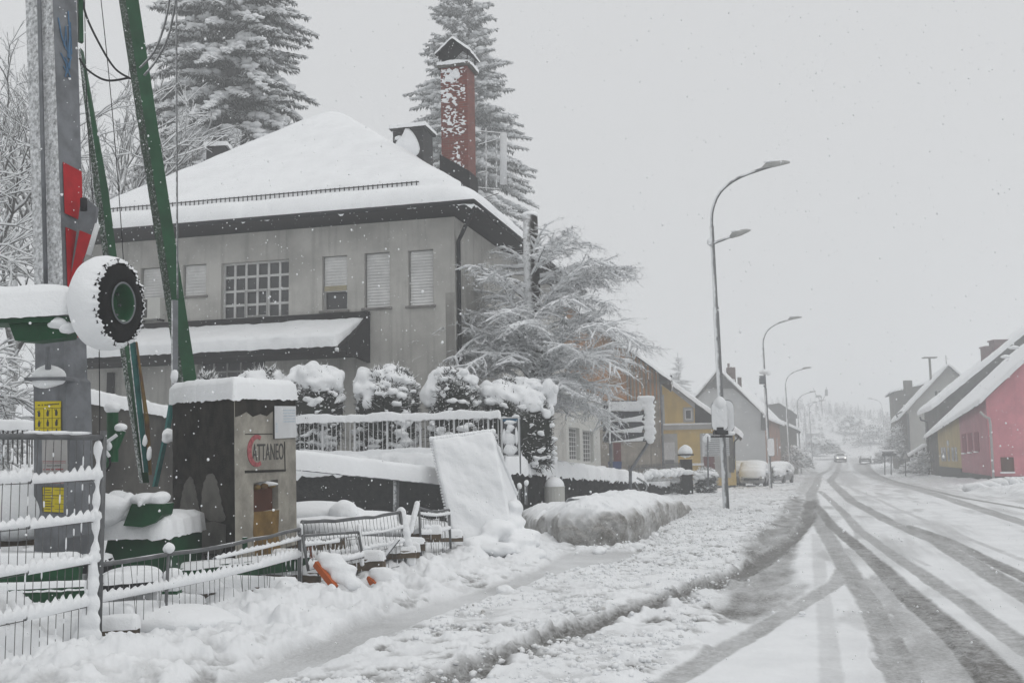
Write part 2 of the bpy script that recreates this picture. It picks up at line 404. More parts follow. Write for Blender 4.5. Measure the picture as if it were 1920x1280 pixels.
def spindles(P0, P1, R, flat=1.0):
    "tapered four sided needles from P0 to P1, radius R: arrays"
    P0 = np.asarray(P0, float); P1 = np.asarray(P1, float); R = np.asarray(R, float)[:, None]
    d = P1-P0; d /= np.linalg.norm(d, axis=1, keepdims=True)+1e-9
    x = np.cross(d, [0, 0, 1.]); x /= np.linalg.norm(x, axis=1, keepdims=True)+1e-9; z = np.cross(x, d)
    m_ = P0*.6+P1*.4
    V = np.stack([P0, m_+x*R, m_+z*R*flat, m_-x*R, m_-z*R*flat, P1], 1)
    f = np.array([[0, 1, 2], [0, 2, 3], [0, 3, 4], [0, 4, 1], [5, 2, 1], [5, 3, 2], [5, 4, 3], [5, 1, 4]])
    return V.reshape(-1, 3), (f[None]+(np.arange(len(P0))*6)[:, None, None]).reshape(-1, 3)
def sticks(S, n=4):
    "tapered prisms from rows p0 p1 r0 r1"
    S = np.asarray(S, float); p0, p1, r0, r1 = S[:, 0:3], S[:, 3:6], S[:, 6:7], S[:, 7:8]
    d = p1-p0; d /= np.linalg.norm(d, axis=1, keepdims=True)+1e-9
    ref = np.where(np.abs(d[:, 2:3]) > .95, [[1., 0, 0]], [[0, 0, 1.]])
    x = np.cross(d, ref); x /= np.linalg.norm(x, axis=1, keepdims=True)+1e-9; z = np.cross(x, d)
    a = np.arange(n)*2*np.pi/n
    ring = [x*np.cos(k)+z*np.sin(k) for k in a]
    V = np.stack([p0+q*r0 for q in ring]+[p1+q*r1 for q in ring], 1)
    f = np.array([[k, (k+1) % n, n+(k+1) % n, n+k] for k in range(n)])
    return V.reshape(-1, 3), (f[None]+(np.arange(len(S))*2*n)[:, None, None]).reshape(-1, 4)

def wall_holes(mb, pl, u0, u1, z0, z1, holes, depth=.18, thick=.3):
    "a wall in the plane pl with rectangular openings (u0,u1,z0,z1), each with its reveals"
    us = sorted({u0, u1}|{h[0] for h in holes}|{h[1] for h in holes}); zs = sorted({z0, z1}|{h[2] for h in holes}|{h[3] for h in holes})
    for i in range(len(us)-1):
        for j in range(len(zs)-1):
            cu, cz = (us[i]+us[i+1])/2, (zs[j]+zs[j+1])/2
            if any(h[0] < cu < h[1] and h[2] < cz < h[3] for h in holes): continue
            mb.add([pl.w(us[i], zs[j]), pl.w(us[i+1], zs[j]), pl.w(us[i+1], zs[j+1]), pl.w(us[i], zs[j+1])], [(0, 1, 2, 3)])
    for a, b, c, d in holes:
        q = [(a, c), (b, c), (b, d), (a, d)]
        for k in range(4):
            (x1, y1), (x2, y2) = q[k], q[(k+1) % 4]
            mb.add([pl.w(x1, y1), pl.w(x2, y2), pl.w(x2, y2, -depth), pl.w(x1, y1, -depth)], [(0, 1, 2, 3)])
def pbox(mb, pl, u0, u1, z0, z1, o0, o1):
    "box on the plane pl from offset o0 to o1 (outwards)"
    b = [pl.w(u0, z0, o0), pl.w(u1, z0, o0), pl.w(u1, z0, o1), pl.w(u0, z0, o1)]
    t = [pl.w(u0, z1, o0), pl.w(u1, z1, o0), pl.w(u1, z1, o1), pl.w(u0, z1, o1)]
    mb.hexa(b, t); return mb
def text(body, name, mat, parent, M4, size, sx=1.0, depth=.003, bold=0.0):
    cu = bpy.data.curves.new(name, 'FONT'); cu.body = body; cu.size = size; cu.extrude = depth; cu.offset = bold; cu.align_x = 'LEFT'
    o = bpy.data.objects.new(name, cu); COL.objects.link(o); bpy.context.view_layer.update()
    me = bpy.data.meshes.new_from_object(o.evaluated_get(bpy.context.evaluated_depsgraph_get())); COL.objects.unlink(o); bpy.data.objects.remove(o)
    me.transform(Matrix.Diagonal((sx, 1, 1, 1))); me.transform(M4)
    me.materials.clear(); me.materials.append(mat)
    q = bpy.data.objects.new(name, me); COL.objects.link(q)
    if parent: attach(q, parent)
    return q
def plane_m4(pl, u, z, off):
    "writing lies on the plane, reading to the right, starting at u, z"
    q = pl.w(u, z, off); X = pl.u; N = pl.n
    return Matrix(((X.x, 0, N.x, q.x), (X.y, 0, N.y, q.y), (0, 1, 0, q.z), (0, 0, 0, 1)))
def frustum_pts(pl, cu, cz, r, n=20): return [(cu+r*math.cos(k*2*math.pi/n), cz+r*math.sin(k*2*math.pi/n)) for k in range(n)]

# ------------------------------------------------------------------ ground: one fan of faces, finer near the road's start
def W(pts):
    "photo points (px, py, width px) laid on the ground: x, y, half width in metres"
    r = []
    for q in pts:
        g = G(q[0], q[1]); r.append((g.x, g.y, (q[2] if len(q) > 2 else 0)*g.y/F/2))
    return r
TR = [  # tyre tracks: dirt, depth, points
    (.62, .012, [(1563, 868, 6), (1535, 890, 12), (1520, 925, 20), (1530, 965, 26), (1555, 1010, 30), (1585, 1060, 34), (1625, 1120, 42), (1665, 1200, 56), (1700, 1280, 70), (1740, 1370, 90)]),
    (.85, .012, [(1524, 940, 12), (1560, 985, 20), (1615, 1030, 28), (1700, 1110, 46), (1795, 1190, 60), (1880, 1280, 82), (1960, 1360, 95)]),
    (.58, .01, [(1537, 920, 8), (1611, 994, 18), (1687, 1048, 24), (1795, 1120, 32), (1920, 1213, 48), (2050, 1310, 60)]),
    (.66, .01, [(1574, 866, 8), (1557, 900, 14), (1598, 940, 20), (1665, 976, 24), (1760, 1016, 34), (1840, 1066, 44), (1920, 1112, 56), (2060, 1190, 80)]),
    (.74, .01, [(1700, 985, 8), (1775, 1010, 14), (1850, 1048, 20), (1920, 1080, 26), (2050, 1150, 36)]),
    (.35, .004, [(1575, 905, 6), (1687, 956, 9), (1822, 1012, 11), (1920, 1050, 14), (2050, 1105, 18)]),
    (.62, .008, [(1612, 872, 26), (1632, 890, 24), (1670, 903, 22), (1735, 921, 22), (1822, 949, 28), (1920, 980, 32), (2060, 1020, 40)]),
    (.78, .0, [(1626, 872, 10), (1645, 890, 8), (1690, 905, 8), (1800, 932, 12), (1920, 953, 14), (2060, 985, 16)]),
    (.98, .07, [(1519, 936, 12), (1512, 976, 14), (1486, 1007, 15), (1450, 1034, 13), (1400, 1066, 14), (1346, 1092, 15), (1275, 1120, 14), (1150, 1162, 16), (1060, 1193, 18), (900, 1255, 18), (820, 1300, 18)]),
    (.55, .012, [(1584, 1066, 18), (1566, 1092, 20), (1508, 1128, 24), (1440, 1169, 28), (1350, 1222, 34), (1240, 1285, 40), (1120, 1350, 46)]),
    (.4, .0, [(1608, 985, 14), (1615, 1010, 22)]),
    (.3, .0, [(1700, 1040, 8), (1740, 1060, 10)]),
    (.22, .0, [(1530, 1000, 16), (1545, 1130, 26), (1560, 1280, 40)]),
]
TR = [(a, b, W(c)) for a, b, c in TR]
PATCH = W([(1486, 925), (1463, 967), (1409, 1016), (1391, 1047), (1374, 1080), (1330, 1155), (1400, 1166), (1455, 1140), (1478, 1090), (1482, 1036), (1508, 990), (1514, 940)])
FARDK = W([(1522, 884), (1500, 905), (1484, 932), (1506, 934), (1530, 898), (1534, 884)])
MIDDK = W([(1600, 1070), (1700, 1280), (1760, 1370), (1960, 1370), (1880, 1280), (1700, 1120)])
ICY = W([(1060, 1035), (1215, 1035), (1170, 1055), (1060, 1075), (940, 1120), (800, 1170), (640, 1240), (520, 1290), (380, 1290), (560, 1215), (700, 1160), (900, 1105), (1000, 1070)])
T_R = 6.4; T_L = -1.2

def ground_z(x, y, detail=True):
    s, t = st(x, y); z = base_z(x, y)
    dist = np.hypot(x, y)
    lump = fbm(x*7, y*7, 3, 4, .55)-.5; big = fbm(x*1.3, y*1.3, 8, 4)-.5; mid = fbm(x*3.2, y*3.2, 21, 4)-.5
    ic, _ = seg_dist(x, y, [(p[0], p[1]) for p in ICY]+[(ICY[0][0], ICY[0][1])])
    icy = in_poly(x, y, ICY)*sstep(0, .12, ic)
    # ploughed bank at the foot of the fence
    bk = sstep(-4.1, -5.1, t+.5*big)*sstep(24, 17, s)
    bk = bk*(1-icy)
    z = z + bk*(.20+.34*np.maximum(mid, -.25)+.16*lump+.25*big)
    # snow lying over the yard
    yard = sstep(-5.9, -7, t)*sstep(40, 24, s)
    z = z + yard*(.12+.35*big)
    # crumbled slush at the kerb
    ic, _ = seg_dist(x, y, [(p[0], p[1]) for p in ICY]+[(ICY[0][0], ICY[0][1])])
    icy = in_poly(x, y, ICY)*sstep(0, .12, ic)
    sl = sstep(T_L+.15, T_L-.15, t+.9*(fbm(x*2, y*2, 30, 3)-.5))*(1-icy)*(1-bk)
    cr = np.abs(fbm(x*5, y*5, 44, 4, .6)-.5)*2
    ptc = sstep(.35, .6, fbm(x*1.1, y*1.1, 150, 3))
    z = z + sl*(.04+.13*np.maximum(lump, -.12)*(.35+.9*ptc)+.09*mid+.04*(cr-.2)*ptc)
    # right hand snow bank
    rb = sstep(T_R-.1, T_R+.7, t)
    z = z + rb*(.16+.4*np.maximum(mid, -.3)*sstep(T_R+3, T_R+.5, t)+.15*big)
    # road crown roughness
    rd = (1-sl)*(1-rb)*(1-bk)
    z = z + rd*(.010*lump*2+.01*big)
    dirt = np.zeros(np.shape(x)); rut = np.zeros(np.shape(x))
    along = fbm(s*.5, t*7, 61, 4)
    for a, dep, pts in TR:
        d, w = seg_dist(x, y, pts, [max(q[2]*1.08, .12 if a > .5 and dep > .005 else 0) for q in pts])
        w = w*(1+.35*(along-.5))+.03*(fbm(x*6, y*6, 78, 3)-.5); f = sstep(w*1.14+.015, w*.78, d)
        f = np.where(dep > .03, np.maximum(f, .9*sstep(w*2.1, w*1.1, d+.1*lump)), f)
        dirt = np.maximum(dirt, f*a*(.62+.5*along+.5*(fbm(x*9, y*9, 77, 3)-.3))); rut = np.maximum(rut, f*dep)
        if dep > .03: z = z + .03*sl*sstep(w*2.6, w*1.3, d)*sstep(w*.8, w*1.4, d)*(1+2*lump)
    for poly, a, soft in ((PATCH, .74, .25), (FARDK, .45, .3), (MIDDK, .52, .05)):
        d, _ = seg_dist(x, y, [(p[0], p[1]) for p in poly]+[(poly[0][0], poly[0][1])])
        sd = np.where(in_poly(x, y, poly), d, -d)+.8*(fbm(s*.9, t*3.2, 91, 5)-.5)
        f = sstep(-soft, soft, sd); dirt = np.maximum(dirt, f*a*(.45+1.0*fbm(s*1.6, t*5, 95, 5)))
        if a > .5: rut = np.maximum(rut, f*.03)
    # the road is greyer where cars run, further off
    run = rd*sstep(1.0, 1.6, t)*sstep(3.2, 2.4, t)*sstep(60, 85, s)*.4 + rd*sstep(3.6, 4.6, t)*sstep(T_R, 5.6, t)*sstep(28, 60, s)*.38
    dirt = np.maximum(dirt, run*(.5+along))
    dirt = np.maximum(dirt, rd*sstep(-.2, 1.2, t)*(.05+.34*sstep(.38, .72, fbm(s*.16, t*2.6, 131, 5))))
    dirt = np.maximum(dirt, rd*sstep(.6, .85, fbm(s*.35, t*1.6, 101, 4))*.45*sstep(T_L, T_L+1, t))
    dirt = np.maximum(dirt, icy*.42*(.3+1.1*fbm(x*1.2, y*1.2, 71, 4))); 
    # grit in the hollows of the slush
    dirt = np.maximum(dirt, sl*sstep(.02, -.2, lump+.4*mid)*.75*(.3+.9*ptc))
    dirt = np.maximum(dirt, sl*sstep(30, 60, s)*sstep(.5, .7, fbm(x*.9, y*.9, 120, 4))*.3)
    dirt = np.maximum(dirt, bk*sstep(-.02, -.2, mid+.3*lump)*.35*sstep(.45, .6, fbm(x*.9, y*.9, 33, 3)))
    dirt = np.maximum(dirt, rb*sstep(T_R+2.2, T_R, t)*sstep(.45, .7, fbm(x*2, y*2, 55, 4))*.35)
    dirt = np.maximum(dirt, yard*sstep(.50, .62, fbm(x*1.5, y*2.5, 161, 4))*.9*sstep(-9.5, -8.5, t))
    dirt = dirt*(1-sstep(190, 210, s))
    z = z - rut - yard*.08*sstep(.50, .62, fbm(x*1.5, y*2.5, 161, 4))
    wet = np.clip(dirt*1.1, 0, 1)
    return z, np.clip(dirt, 0, 1)

def fan():
    az = np.radians(np.concatenate([np.linspace(-78, -31, 60, endpoint=False), np.linspace(-31, 31, 900, endpoint=False), np.linspace(31, 80, 60)]))
    r = [1.0]
    while r[-1] < 5: r.append(r[-1]*1.03)
    while r[-1] < 60: r.append(r[-1]*1.0042)
    while r[-1] < 200: r.append(r[-1]*1.012)
    while r[-1] < 430: r.append(r[-1]*1.04)
    r = np.array(r); Rr, Az = np.meshgrid(r, az, indexing='ij')
    x = (Rr*np.sin(Az)).ravel(); y = (Rr*np.cos(Az)).ravel()
    z, dirt = ground_z(x, y)
    n1, n2 = Rr.shape; idx = np.arange(n1*n2).reshape(n1, n2)
    f = np.stack([idx[:-1, :-1], idx[:-1, 1:], idx[1:, 1:], idx[1:, :-1]], -1).reshape(-1, 4)[:, ::-1]
    V = np.stack([x, y, z], 1)
    s, t = st(x, y); tc = t[f].mean(1)
    on = (tc > T_L) & (tc < T_R) & (s[f].mean(1) < 214)
    for name, mask in (('road', on), ('snowy_ground', ~on)):
        ff = f[mask]; u, inv = np.unique(ff, return_inverse=True); ff = inv.reshape(ff.shape)
        o = mesh_obj(name, V[u], ff, MT['ground'], None, True)
        at = o.data.attributes.new('dirt', 'FLOAT', 'POINT')
        if len(o.data.vertices) == len(u): at.data.foreach_set('value', dirt[u].astype(np.float32))
        struct(o, 'snow covered road with grey tyre tracks curving to the right' if name == 'road' else 'deep trampled snow over the verge, yard and hillside', 'road' if name == 'road' else 'ground')
def groundmat():
    mt, nt, pb = newmat('trodden_snow'); pos, g = worldpos(nt)
    at = nt.nodes.new('ShaderNodeAttribute'); at.attribute_name = 'dirt'
    n0 = nnoise(nt, 26, 5, pos, .7); n1 = nnoise(nt, 1.2, 5, pos, .6); n2 = nnoise(nt, 90, 3, pos, .7)
    f = nmath(nt, 'ADD', at.outputs['Fac'], nmath(nt, 'MULTIPLY', nmath(nt, 'MULTIPLY', nmath(nt, 'SUBTRACT', n0, .5), 1.6), nmath(nt, 'ADD', at.outputs['Fac'], .03)), True)
    sn = nmix(nt, nramp(nt, n1, .3, .75), (.84, .855, .87), (.74, .755, .77))
    dk = nmix(nt, nramp(nt, n2, .4, .65), (.085, .082, .076), (.18, .177, .168))
    c = nmix(nt, f, sn, dk)
    nt.links.new(c, pb.inputs['Base Color'])
    r = nt.nodes.new('ShaderNodeMix'); nt.links.new(f, r.inputs[0]); r.inputs[2].default_value = .9; r.inputs[3].default_value = .5
    nt.links.new(r.outputs[0], pb.inputs['Roughness']); pb.inputs['Specular IOR Level'].default_value = .25
    h = nmath(nt, 'ADD', n0, nmath(nt, 'MULTIPLY', n2, .5))
    b = nt.nodes.new('ShaderNodeBump'); b.inputs['Strength'].default_value = .45; b.inputs['Distance'].default_value = .02
    nt.links.new(h, b.inputs['Height']); nt.links.new(b.outputs[0], pb.inputs['Normal'])
    return mt
MT['ground'] = groundmat()
fan()

# ploughed berm of dirty ice in front of the garden wall
def bermmat():
    mt, nt, pb = newmat('dirty_ploughed_snow'); pos, g = worldpos(nt)
    at = nt.nodes.new('ShaderNodeAttribute'); at.attribute_name = 'dirt'
    n0 = nnoise(nt, 5, 6, pos, .65); n1 = nnoise(nt, 45, 4, pos, .7)
    f = nmath(nt, 'MULTIPLY', at.outputs['Fac'], nmath(nt, 'ADD', nmath(nt, 'MULTIPLY', n0, 1.1), .35), True)
    c = nmix(nt, f, (.82, .835, .85), nmix(nt, nramp(nt, n1, .3, .7), (.13, .125, .112), (.30, .29, .275)))
    nt.links.new(c, pb.inputs['Base Color']); pb.inputs['Roughness'].default_value = .75
    b = nt.nodes.new('ShaderNodeBump'); b.inputs['Strength'].default_value = .6; b.inputs['Distance'].default_value = .03
    nt.links.new(nmath(nt, 'ADD', n0, nmath(nt, 'MULTIPLY', n1, .4)), b.inputs['Height']); nt.links.new(b.outputs[0], pb.inputs['Normal'])
    return mt
MT['berm'] = bermmat()
def berm():
    base = [G(968, 985), G(1000, 1015), G(1050, 1028), G(1110, 1029), G(1170, 1026), G(1213, 1014), G(1238, 992), G(1272, 974), G(1296, 962)]
    hts = [.55, .74, .86, .88, .9, .9, .85, .7, .35]
    n = 330; pts = []; hh = []
    for i in range(n):
        k = i/(n-1)*(len(base)-1); j = min(int(k), len(base)-2); fr = k-j; fr = fr*fr*(3-2*fr)*.5+fr*.5
        pts.append(base[j].lerp(base[j+1], fr)); hh.append(hts[j]*(1-fr)+hts[j+1]*fr)
    # section: (outward, height, dirt) outwards is towards the road
    sec = [(.02, -.1, .3), (.03, 0, .8), (.04, .12, 1), (.05, .25, 1), (.05, .4, 1), (.04, .53, .95), (.02, .63, .85), (-.02, .70, .55), (-.10, .76, .12), (-.25, .86, 0), (-.45, .95, 0), (-.7, 1, 0), (-1.1, 1.0, 0), (-1.5, .93, 0), (-1.8, .6, 0), (-2.0, .1, 0)]
    us = np.linspace(0, len(sec)-1, 90); sx = np.interp(us, range(len(sec)), [q[0] for q in sec]); sz = np.interp(us, range(len(sec)), [q[1] for q in sec]); sd = np.interp(us, range(len(sec)), [q[2] for q in sec])
    V = []; D = []
    for i, p in enumerate(pts):
        a, b = pts[max(0, i-25)], pts[min(n-1, i+25)]; d = (b-a); d.z = 0; d.normalize(); o = Vector((d.y, -d.x, 0))
        o = (o*.6+Vector((.25, -.9, 0))*.4).normalized()
        endk = min(1, min(i, n-1-i)/16); z0 = gz(p.x, p.y)-.03
        for x_, z_, q in zip(sx, sz, sd):
            w = p+o*(x_*(.4+.6*endk)); V.append((w.x, w.y, z0+z_*hh[i]*(.25+.75*endk**.5))); D.append(q)
    V = np.array(V); D = np.array(D)
    nz = vn3(V, 5, 2.2)-.5; nf = vn3(V, 9, 7)-.5; nh = vn3(V, 19, 22)-.5
    na = np.abs(vn3(V, 31, 5)-.5)
    V[:, 1] -= nz*.34+nf*.14+nh*.06-na*.12; V[:, 2] += nz*.24+nf*.12+nh*.04-na*.1; V[:, 0] += nf*.08+nh*.04
    D = np.clip(D*(1+1.5*nz+1.2*nf), 0, 1)
    m_ = len(sx); idx = np.arange(n*m_).reshape(n, m_)
    f = np.stack([idx[:-1, :-1], idx[1:, :-1], idx[1:, 1:], idx[:-1, 1:]], -1).reshape(-1, 4)
    V[:, 2] += .10*np.maximum(0, np.abs(vn3(V, 61, 3.1)-.5)*2-.12)*np.clip((V[:, 2]-.3)*2, 0, 1)
    o = mesh_obj('snow_pile', V, f, MT['berm'], None, True)
    at = o.data.attributes.new('dirt', 'FLOAT', 'POINT'); at.data.foreach_set('value', D.astype(np.float32))
    tag(o, 'long ploughed block of dirty ice with a grey cut face below the garden wall', 'snow pile')
berm()
bk_ = Blobs(); rb_ = random.Random(8)
for i in range(34):
    px = rb_.choice((rb_.uniform(1195, 1255), rb_.uniform(1000, 1240), rb_.uniform(960, 1010))); py = 1030-(max(0, px-1180)*.55)+rb_.uniform(-3, 10)-(max(0, 1010-px)*.5); g = G(px, py); s_ = rb_.uniform(.03, .13)
    bk_.add((g.x, g.y, g.z+s_*.4), (s_*1.2, s_, s_*.8), 2, .7, i, 2.3)
tag(bk_.build('snow_chunks', MT['snow'], vox=.02), 'broken chunks of snow lying against the foot of the ploughed block', 'snow chunks', kind='stuff')
# loose lumps thrown up by the plough
LUMPS = [(1000, 1035, 34), (1360, 0, 0)]
def lump(px, py, wpx, label, dirty=.3, name='snow_lump', grp=None, sub=3, flat=.62):
    g = G(px, py); r = wpx*g.y/F/2
    b = Blobs(); b.add((g.x, g.y, g.z+r*flat*.55+.02), (r, r*.8, r*flat), sub, .45, int(px))
    return tag(b.build(name, MT['snow_dirty']), label, 'snow lump', grp)
MT['snow_dirty'] = snowmat('dirty_snow', dirt=.8)
lump(960, 1050, 52, 'large grey lump of snow at the foot of the snowed up panel')
lump(948, 1115, 34, 'round dirty lump of snow on the icy strip')
lump(1504, 1155, 13, 'small brown lump of slush between the tyre tracks')
lump(215, 1215+20, 30, 'grey clod of snow near the foot of the wire fence', .5)
rng = random.Random(5)
for i in range(46):
    px = rng.uniform(60, 1010); py = 1262-(px-60)*.235+rng.uniform(-22, 26)
    if py > 1276: continue
    lump(px, py, rng.uniform(7, 26), 'loose clod of dirty snow on the bank along the fence', grp='clods scattered along the snow bank', sub=2)
for px, py, w in ((1571, 1147, 6), (1583, 1150, 5), (1600, 1150, 6), (1613, 1152, 9), (1628, 1152, 6), (1686, 1012, 5), (1691, 1016, 6), (1673, 1013, 4)):
    lump(px, py, w, 'tiny brown crumb of slush in the snow between the tyre tracks', grp='slush crumbs on the road', sub=1)
def slush_crumbs():
    r = np.random.RandomState(4); n = 16000
    s = 5+28*r.rand(n)**1.25; t = r.uniform(-4.1, -1.2, n); x, y = xy(s, t)
    keep = (~in_poly(x, y, ICY)) & (~in_poly(x, y, PATCH)) & (fbm(x*1.6, y*1.6, 200, 3) > .42)
    x, y = x[keep], y[keep]; z, d = ground_z(x, y)
    v, f = ico(1); m_ = len(x)
    sz = (.006+.03*r.rand(m_)**4)
    k = 1+.5*(r.rand(m_, len(v))-.5)
    V = v[None]*k[..., None]*sz[:, None, None]*np.array([1, 1, .75]) + np.stack([x, y, z+sz*.3], 1)[:, None]
    F_ = (f[None]+(np.arange(m_)*len(v))[:, None, None]).reshape(-1, 3)
    tag(mesh_obj('slush_crumbs', V.reshape(-1, 3), F_, MT['snow_dirty'], None, True), 'broken crumbs of slush strewn along the kerb', 'slush', kind='stuff')
slush_crumbs()

# ------------------------------------------------------------------ the grey house
HA = math.radians(-14.5)
FR = Plane(P(855, 700, 29), HA)                                   # front wall, u to the left is negative
SDp = Plane((FR.p.x, FR.p.y), HA+math.pi/2)                       # side wall, u runs away from the street corner
SDp.n = Vector((math.cos(HA), math.sin(HA), 0))
house = root('grey_house', (FR.p.x, FR.p.y, 1.0), 'large grey plastered house with a snowed hipped roof and closed shutters', 'house')
ZT = 8.45
def slats(pl, u0, u1, z0, z1, off, name, mat, parent, pitch=.085, lean=.032):
    mb = MB(); n = max(3, int((z1-z0)/pitch)); h = (z1-z0)/n
    for i in range(n):
        a, b = z0+i*h, z0+(i+1)*h
        mb.add([pl.w(u0, a, off+lean), pl.w(u1, a, off+lean), pl.w(u1, b, off), pl.w(u0, b, off)], [(0, 1, 2, 3)])
        mb.add([pl.w(u0, b, off), pl.w(u1, b, off), pl.w(u1, b, off+lean), pl.w(u0, b, off+lean)], [(0, 1, 2, 3)])
    return mb.build(name, mat, parent)
def window(pl, u0, u1, z0, z1, parent, panes=(1, 1), shutter=None, shut_mat=None, frame=None, depth=.19, bar=.045, sill=True, casing=None, label=None, glass=None):
    fm = frame or MT['frame_grey']
    mb = MB(); b = .05
    pbox(mb, pl, u0, u0+b, z0, z1, -depth-.04, -depth+.03); pbox(mb, pl, u1-b, u1, z0, z1, -depth-.04, -depth+.03)
    pbox(mb, pl, u0+b, u1-b, z1-b, z1, -depth-.04, -depth+.028); pbox(mb, pl, u0+b, u1-b, z0, z0+b, -depth-.04, -depth+.028)
    for i in range(1, panes[0]):
        c = u0+(u1-u0)*i/panes[0]; pbox(mb, pl, c-bar/2, c+bar/2, z0+b, z1-b, -depth-.03, -depth+.015)
    for j in range(1, panes[1]):
        c = z0+(z1-z0)*j/panes[1]; pbox(mb, pl, u0+b, u1-b, c-bar/2, c+bar/2, -depth-.03, -depth+.013)
    w = mb.build('window', fm, parent)
    if label: w['label'] = label
    g = MB(); pbox(g, pl, u0+b*.5, u1-b*.5, z0+b*.5, z1-b*.5, -depth-.05, -depth-.025); g.build('pane', glass or MT['glass'], w)
    if shutter is not None:
        zb = z0+(z1-z0)*(1-shutter)
        slats(pl, u0+.04, u1-.04, zb, z1-.02, -.13, 'roller_shutter', shut_mat or MT['shutter'], w)
    if sill:
        s = MB(); pbox(s, pl, u0-.07, u1+.07, z0-.07, z0-.005, -depth, .07); s.build('sill', MT['sill'], w)
    if casing:
        c = MB(); k = casing[0]
        pbox(c, pl, u0-k, u0, z0-k*.4, z1+k, .003, .03); pbox(c, pl, u1, u1+k, z0-k*.4, z1+k, .003, .03); pbox(c, pl, u0, u1, z1, z1+k, .003, .03)
        c.build('casing', casing[1], w)
    return w
WL = -12.4
wins = [((264, 503), (320, 558), 'a'), ((343, 497), (386, 553), 'b'), ((415, 494), (541, 592), 'grid'), ((604, 481), (651, 580), 'half'), ((683, 475), (731, 575), 'c'), ((765, 470), (813, 571), 'd')]
holes = []; spec = []
for a, b, k in wins:
    u0, z1 = FR.at(*a); u1, z0 = FR.at(*b); holes.append((u0, u1, z0, z1)); spec.append((u0, u1, z0, z1, k))
gl = (*[FR.at(370, 690)[0], FR.at(497, 690)[0]], 3.45, FR.at(430, 674)[1]+.1)
holes.append((gl[0], gl[1], gl[2], gl[3]))
dz = MB(); wall_holes(dz, FR, WL, 0, .9, ZT, holes)
DEP = 15.0
def hw(u, v, z): return Vector((FR.p.x, FR.p.y, 0))+FR.u*u+SDp.u*v+Vector((0, 0, z))
sideholes = []
def sd_at(px, py): return SDp.at(px, py)
for px0, px1, py0, py1 in ((1066, 1088, 800, 862), (1092, 1114, 806, 866)):
    u0, z1 = sd_at(px0, py0); u1, z0 = sd_at(px1, py1); sideholes.append((u0, u1, z0, z1))
wall_holes(dz, SDp, 0, DEP, .6, ZT, [h for h in sideholes if h[1] < DEP and h[0] > 0])
dz.add([hw(WL, 0, .9), hw(WL, DEP, .9), hw(WL, DEP, ZT), hw(WL, 0, ZT)], [(0, 1, 2, 3)])
dz.add([hw(WL, DEP, .6), hw(0, DEP, .6), hw(0, DEP, ZT), hw(WL, DEP, ZT)], [(0, 1, 2, 3)])
dz.build('wall', MT['plaster'], house)
WD = 23.2; wgz = 4.3
wg_ = MB(); wall_holes(wg_, SDp, DEP, WD, .3, wgz, [h for h in sideholes if h[0] > DEP])
wg_.add([hw(-6, WD, .3), hw(0, WD, .3), hw(0, WD, wgz), hw(-6, WD, wgz)], [(0, 1, 2, 3)]); wg_.add([hw(-6, DEP, wgz), hw(0, DEP, wgz), hw(0, WD, wgz), hw(-6, WD, wgz)], [(0, 1, 2, 3)]); wgo = wg_.build('rear_wing', MT['pale_wall'], house)
snowcap(hw(.1, DEP+.1, wgz), hw(.1, WD+.1, wgz), hw(-6, WD+.1, wgz), hw(-6, DEP+.1, wgz), .35, step=.2, R=.2, seed=17, parent=wgo)
for u0, u1, z0, z1, k in spec:
    if k == 'grid':
        w = window(FR, u0, u1, z0, z1, house, (6, 4), frame=MT['frame_white'], bar=.07, sill=False, label='wide white framed window of six by four panes')
        mb = MB(); du = (u1-u0)/6; dzz = (z1-z0)/4
        for (a, b, c, d) in ((u0+2*du, u0+2*du+.03, z0+.04, z0+2*dzz), (u0+4*du-.03, u0+4*du, z0+.04, z0+2*dzz), (u0+2*du, u0+4*du, z0+2*dzz-.05, z0+2*dzz-.01), (u0+2*du, u0+4*du, z0+.05, z0+.09)): pbox(mb, FR, a, b, c, d, -.11, -.085)
        mb.build('vent_frame', MT['frame_grey'], w)
    elif k == 'half':
        w = window(FR, u0, u1, z0, z1, house, (1, 1), shutter=.66, label='window with its roller shutter half down over a dark pane')
        slats(FR, u0+.045, u1-.045, z0+(z1-z0)*.36, z0+(z1-z0)*.45, -.085, 'yellowed_slats', MT['shutter_y'], w, .05)
    else:
        window(FR, u0, u1, z0, z1, house, (1, 1), shutter=.99)
window(FR, *gl, house, (5, 3), frame=MT['frame_grey'], bar=.04, sill=False, label='wide lattice window under the lean-to roof')
for h in sideholes:
    window(SDp, *h, house, (5, 7), frame=MT['frame_white'], bar=.03, sill=False)
# roof
OV = .75
def eave(u, v, z): return hw(u, v, z)
EZ = ZT+.12
uL, uR, vF, vB = WL-OV, OV, -OV, DEP+OV
best = None
for i in range(300):
    mm = 5+i*.02; q = hw(uR-mm, vF+mm, 0)
    d = (q.x/q.y) - (P(622, 214, 10).x/10)
    if best is None or abs(d) < best[0]: best = (abs(d), mm)
mm = best[1]; ap = hw(uR-mm, vF+mm, 0); APZ = P(622, 203, ap.y).z; ap.z = APZ
ridge2 = hw(uR-mm, vB-mm+1.0, APZ)
RH = .20
b4 = [hw(uL, vF, EZ), hw(uR, vF, EZ), hw(uR, vB, EZ), hw(uL, vB, EZ)]
rf = MB(); top = [p+Vector((0, 0, RH*.6)) for p in b4]
rf.hexa(b4, top)
A1 = ap-Vector((0, 0, .22)); A2 = ridge2-Vector((0, 0, .22))
rf.add([top[0], top[1], A1], [(0, 1, 2)]); rf.add([top[1], top[2], A2, A1], [(0, 1, 2, 3)]); rf.add([top[2], top[3], A2], [(0, 1, 2)]); rf.add([top[3], top[0], A1, A2], [(0, 1, 2, 3)])
roof = rf.build('roof', MT['fascia'], house)
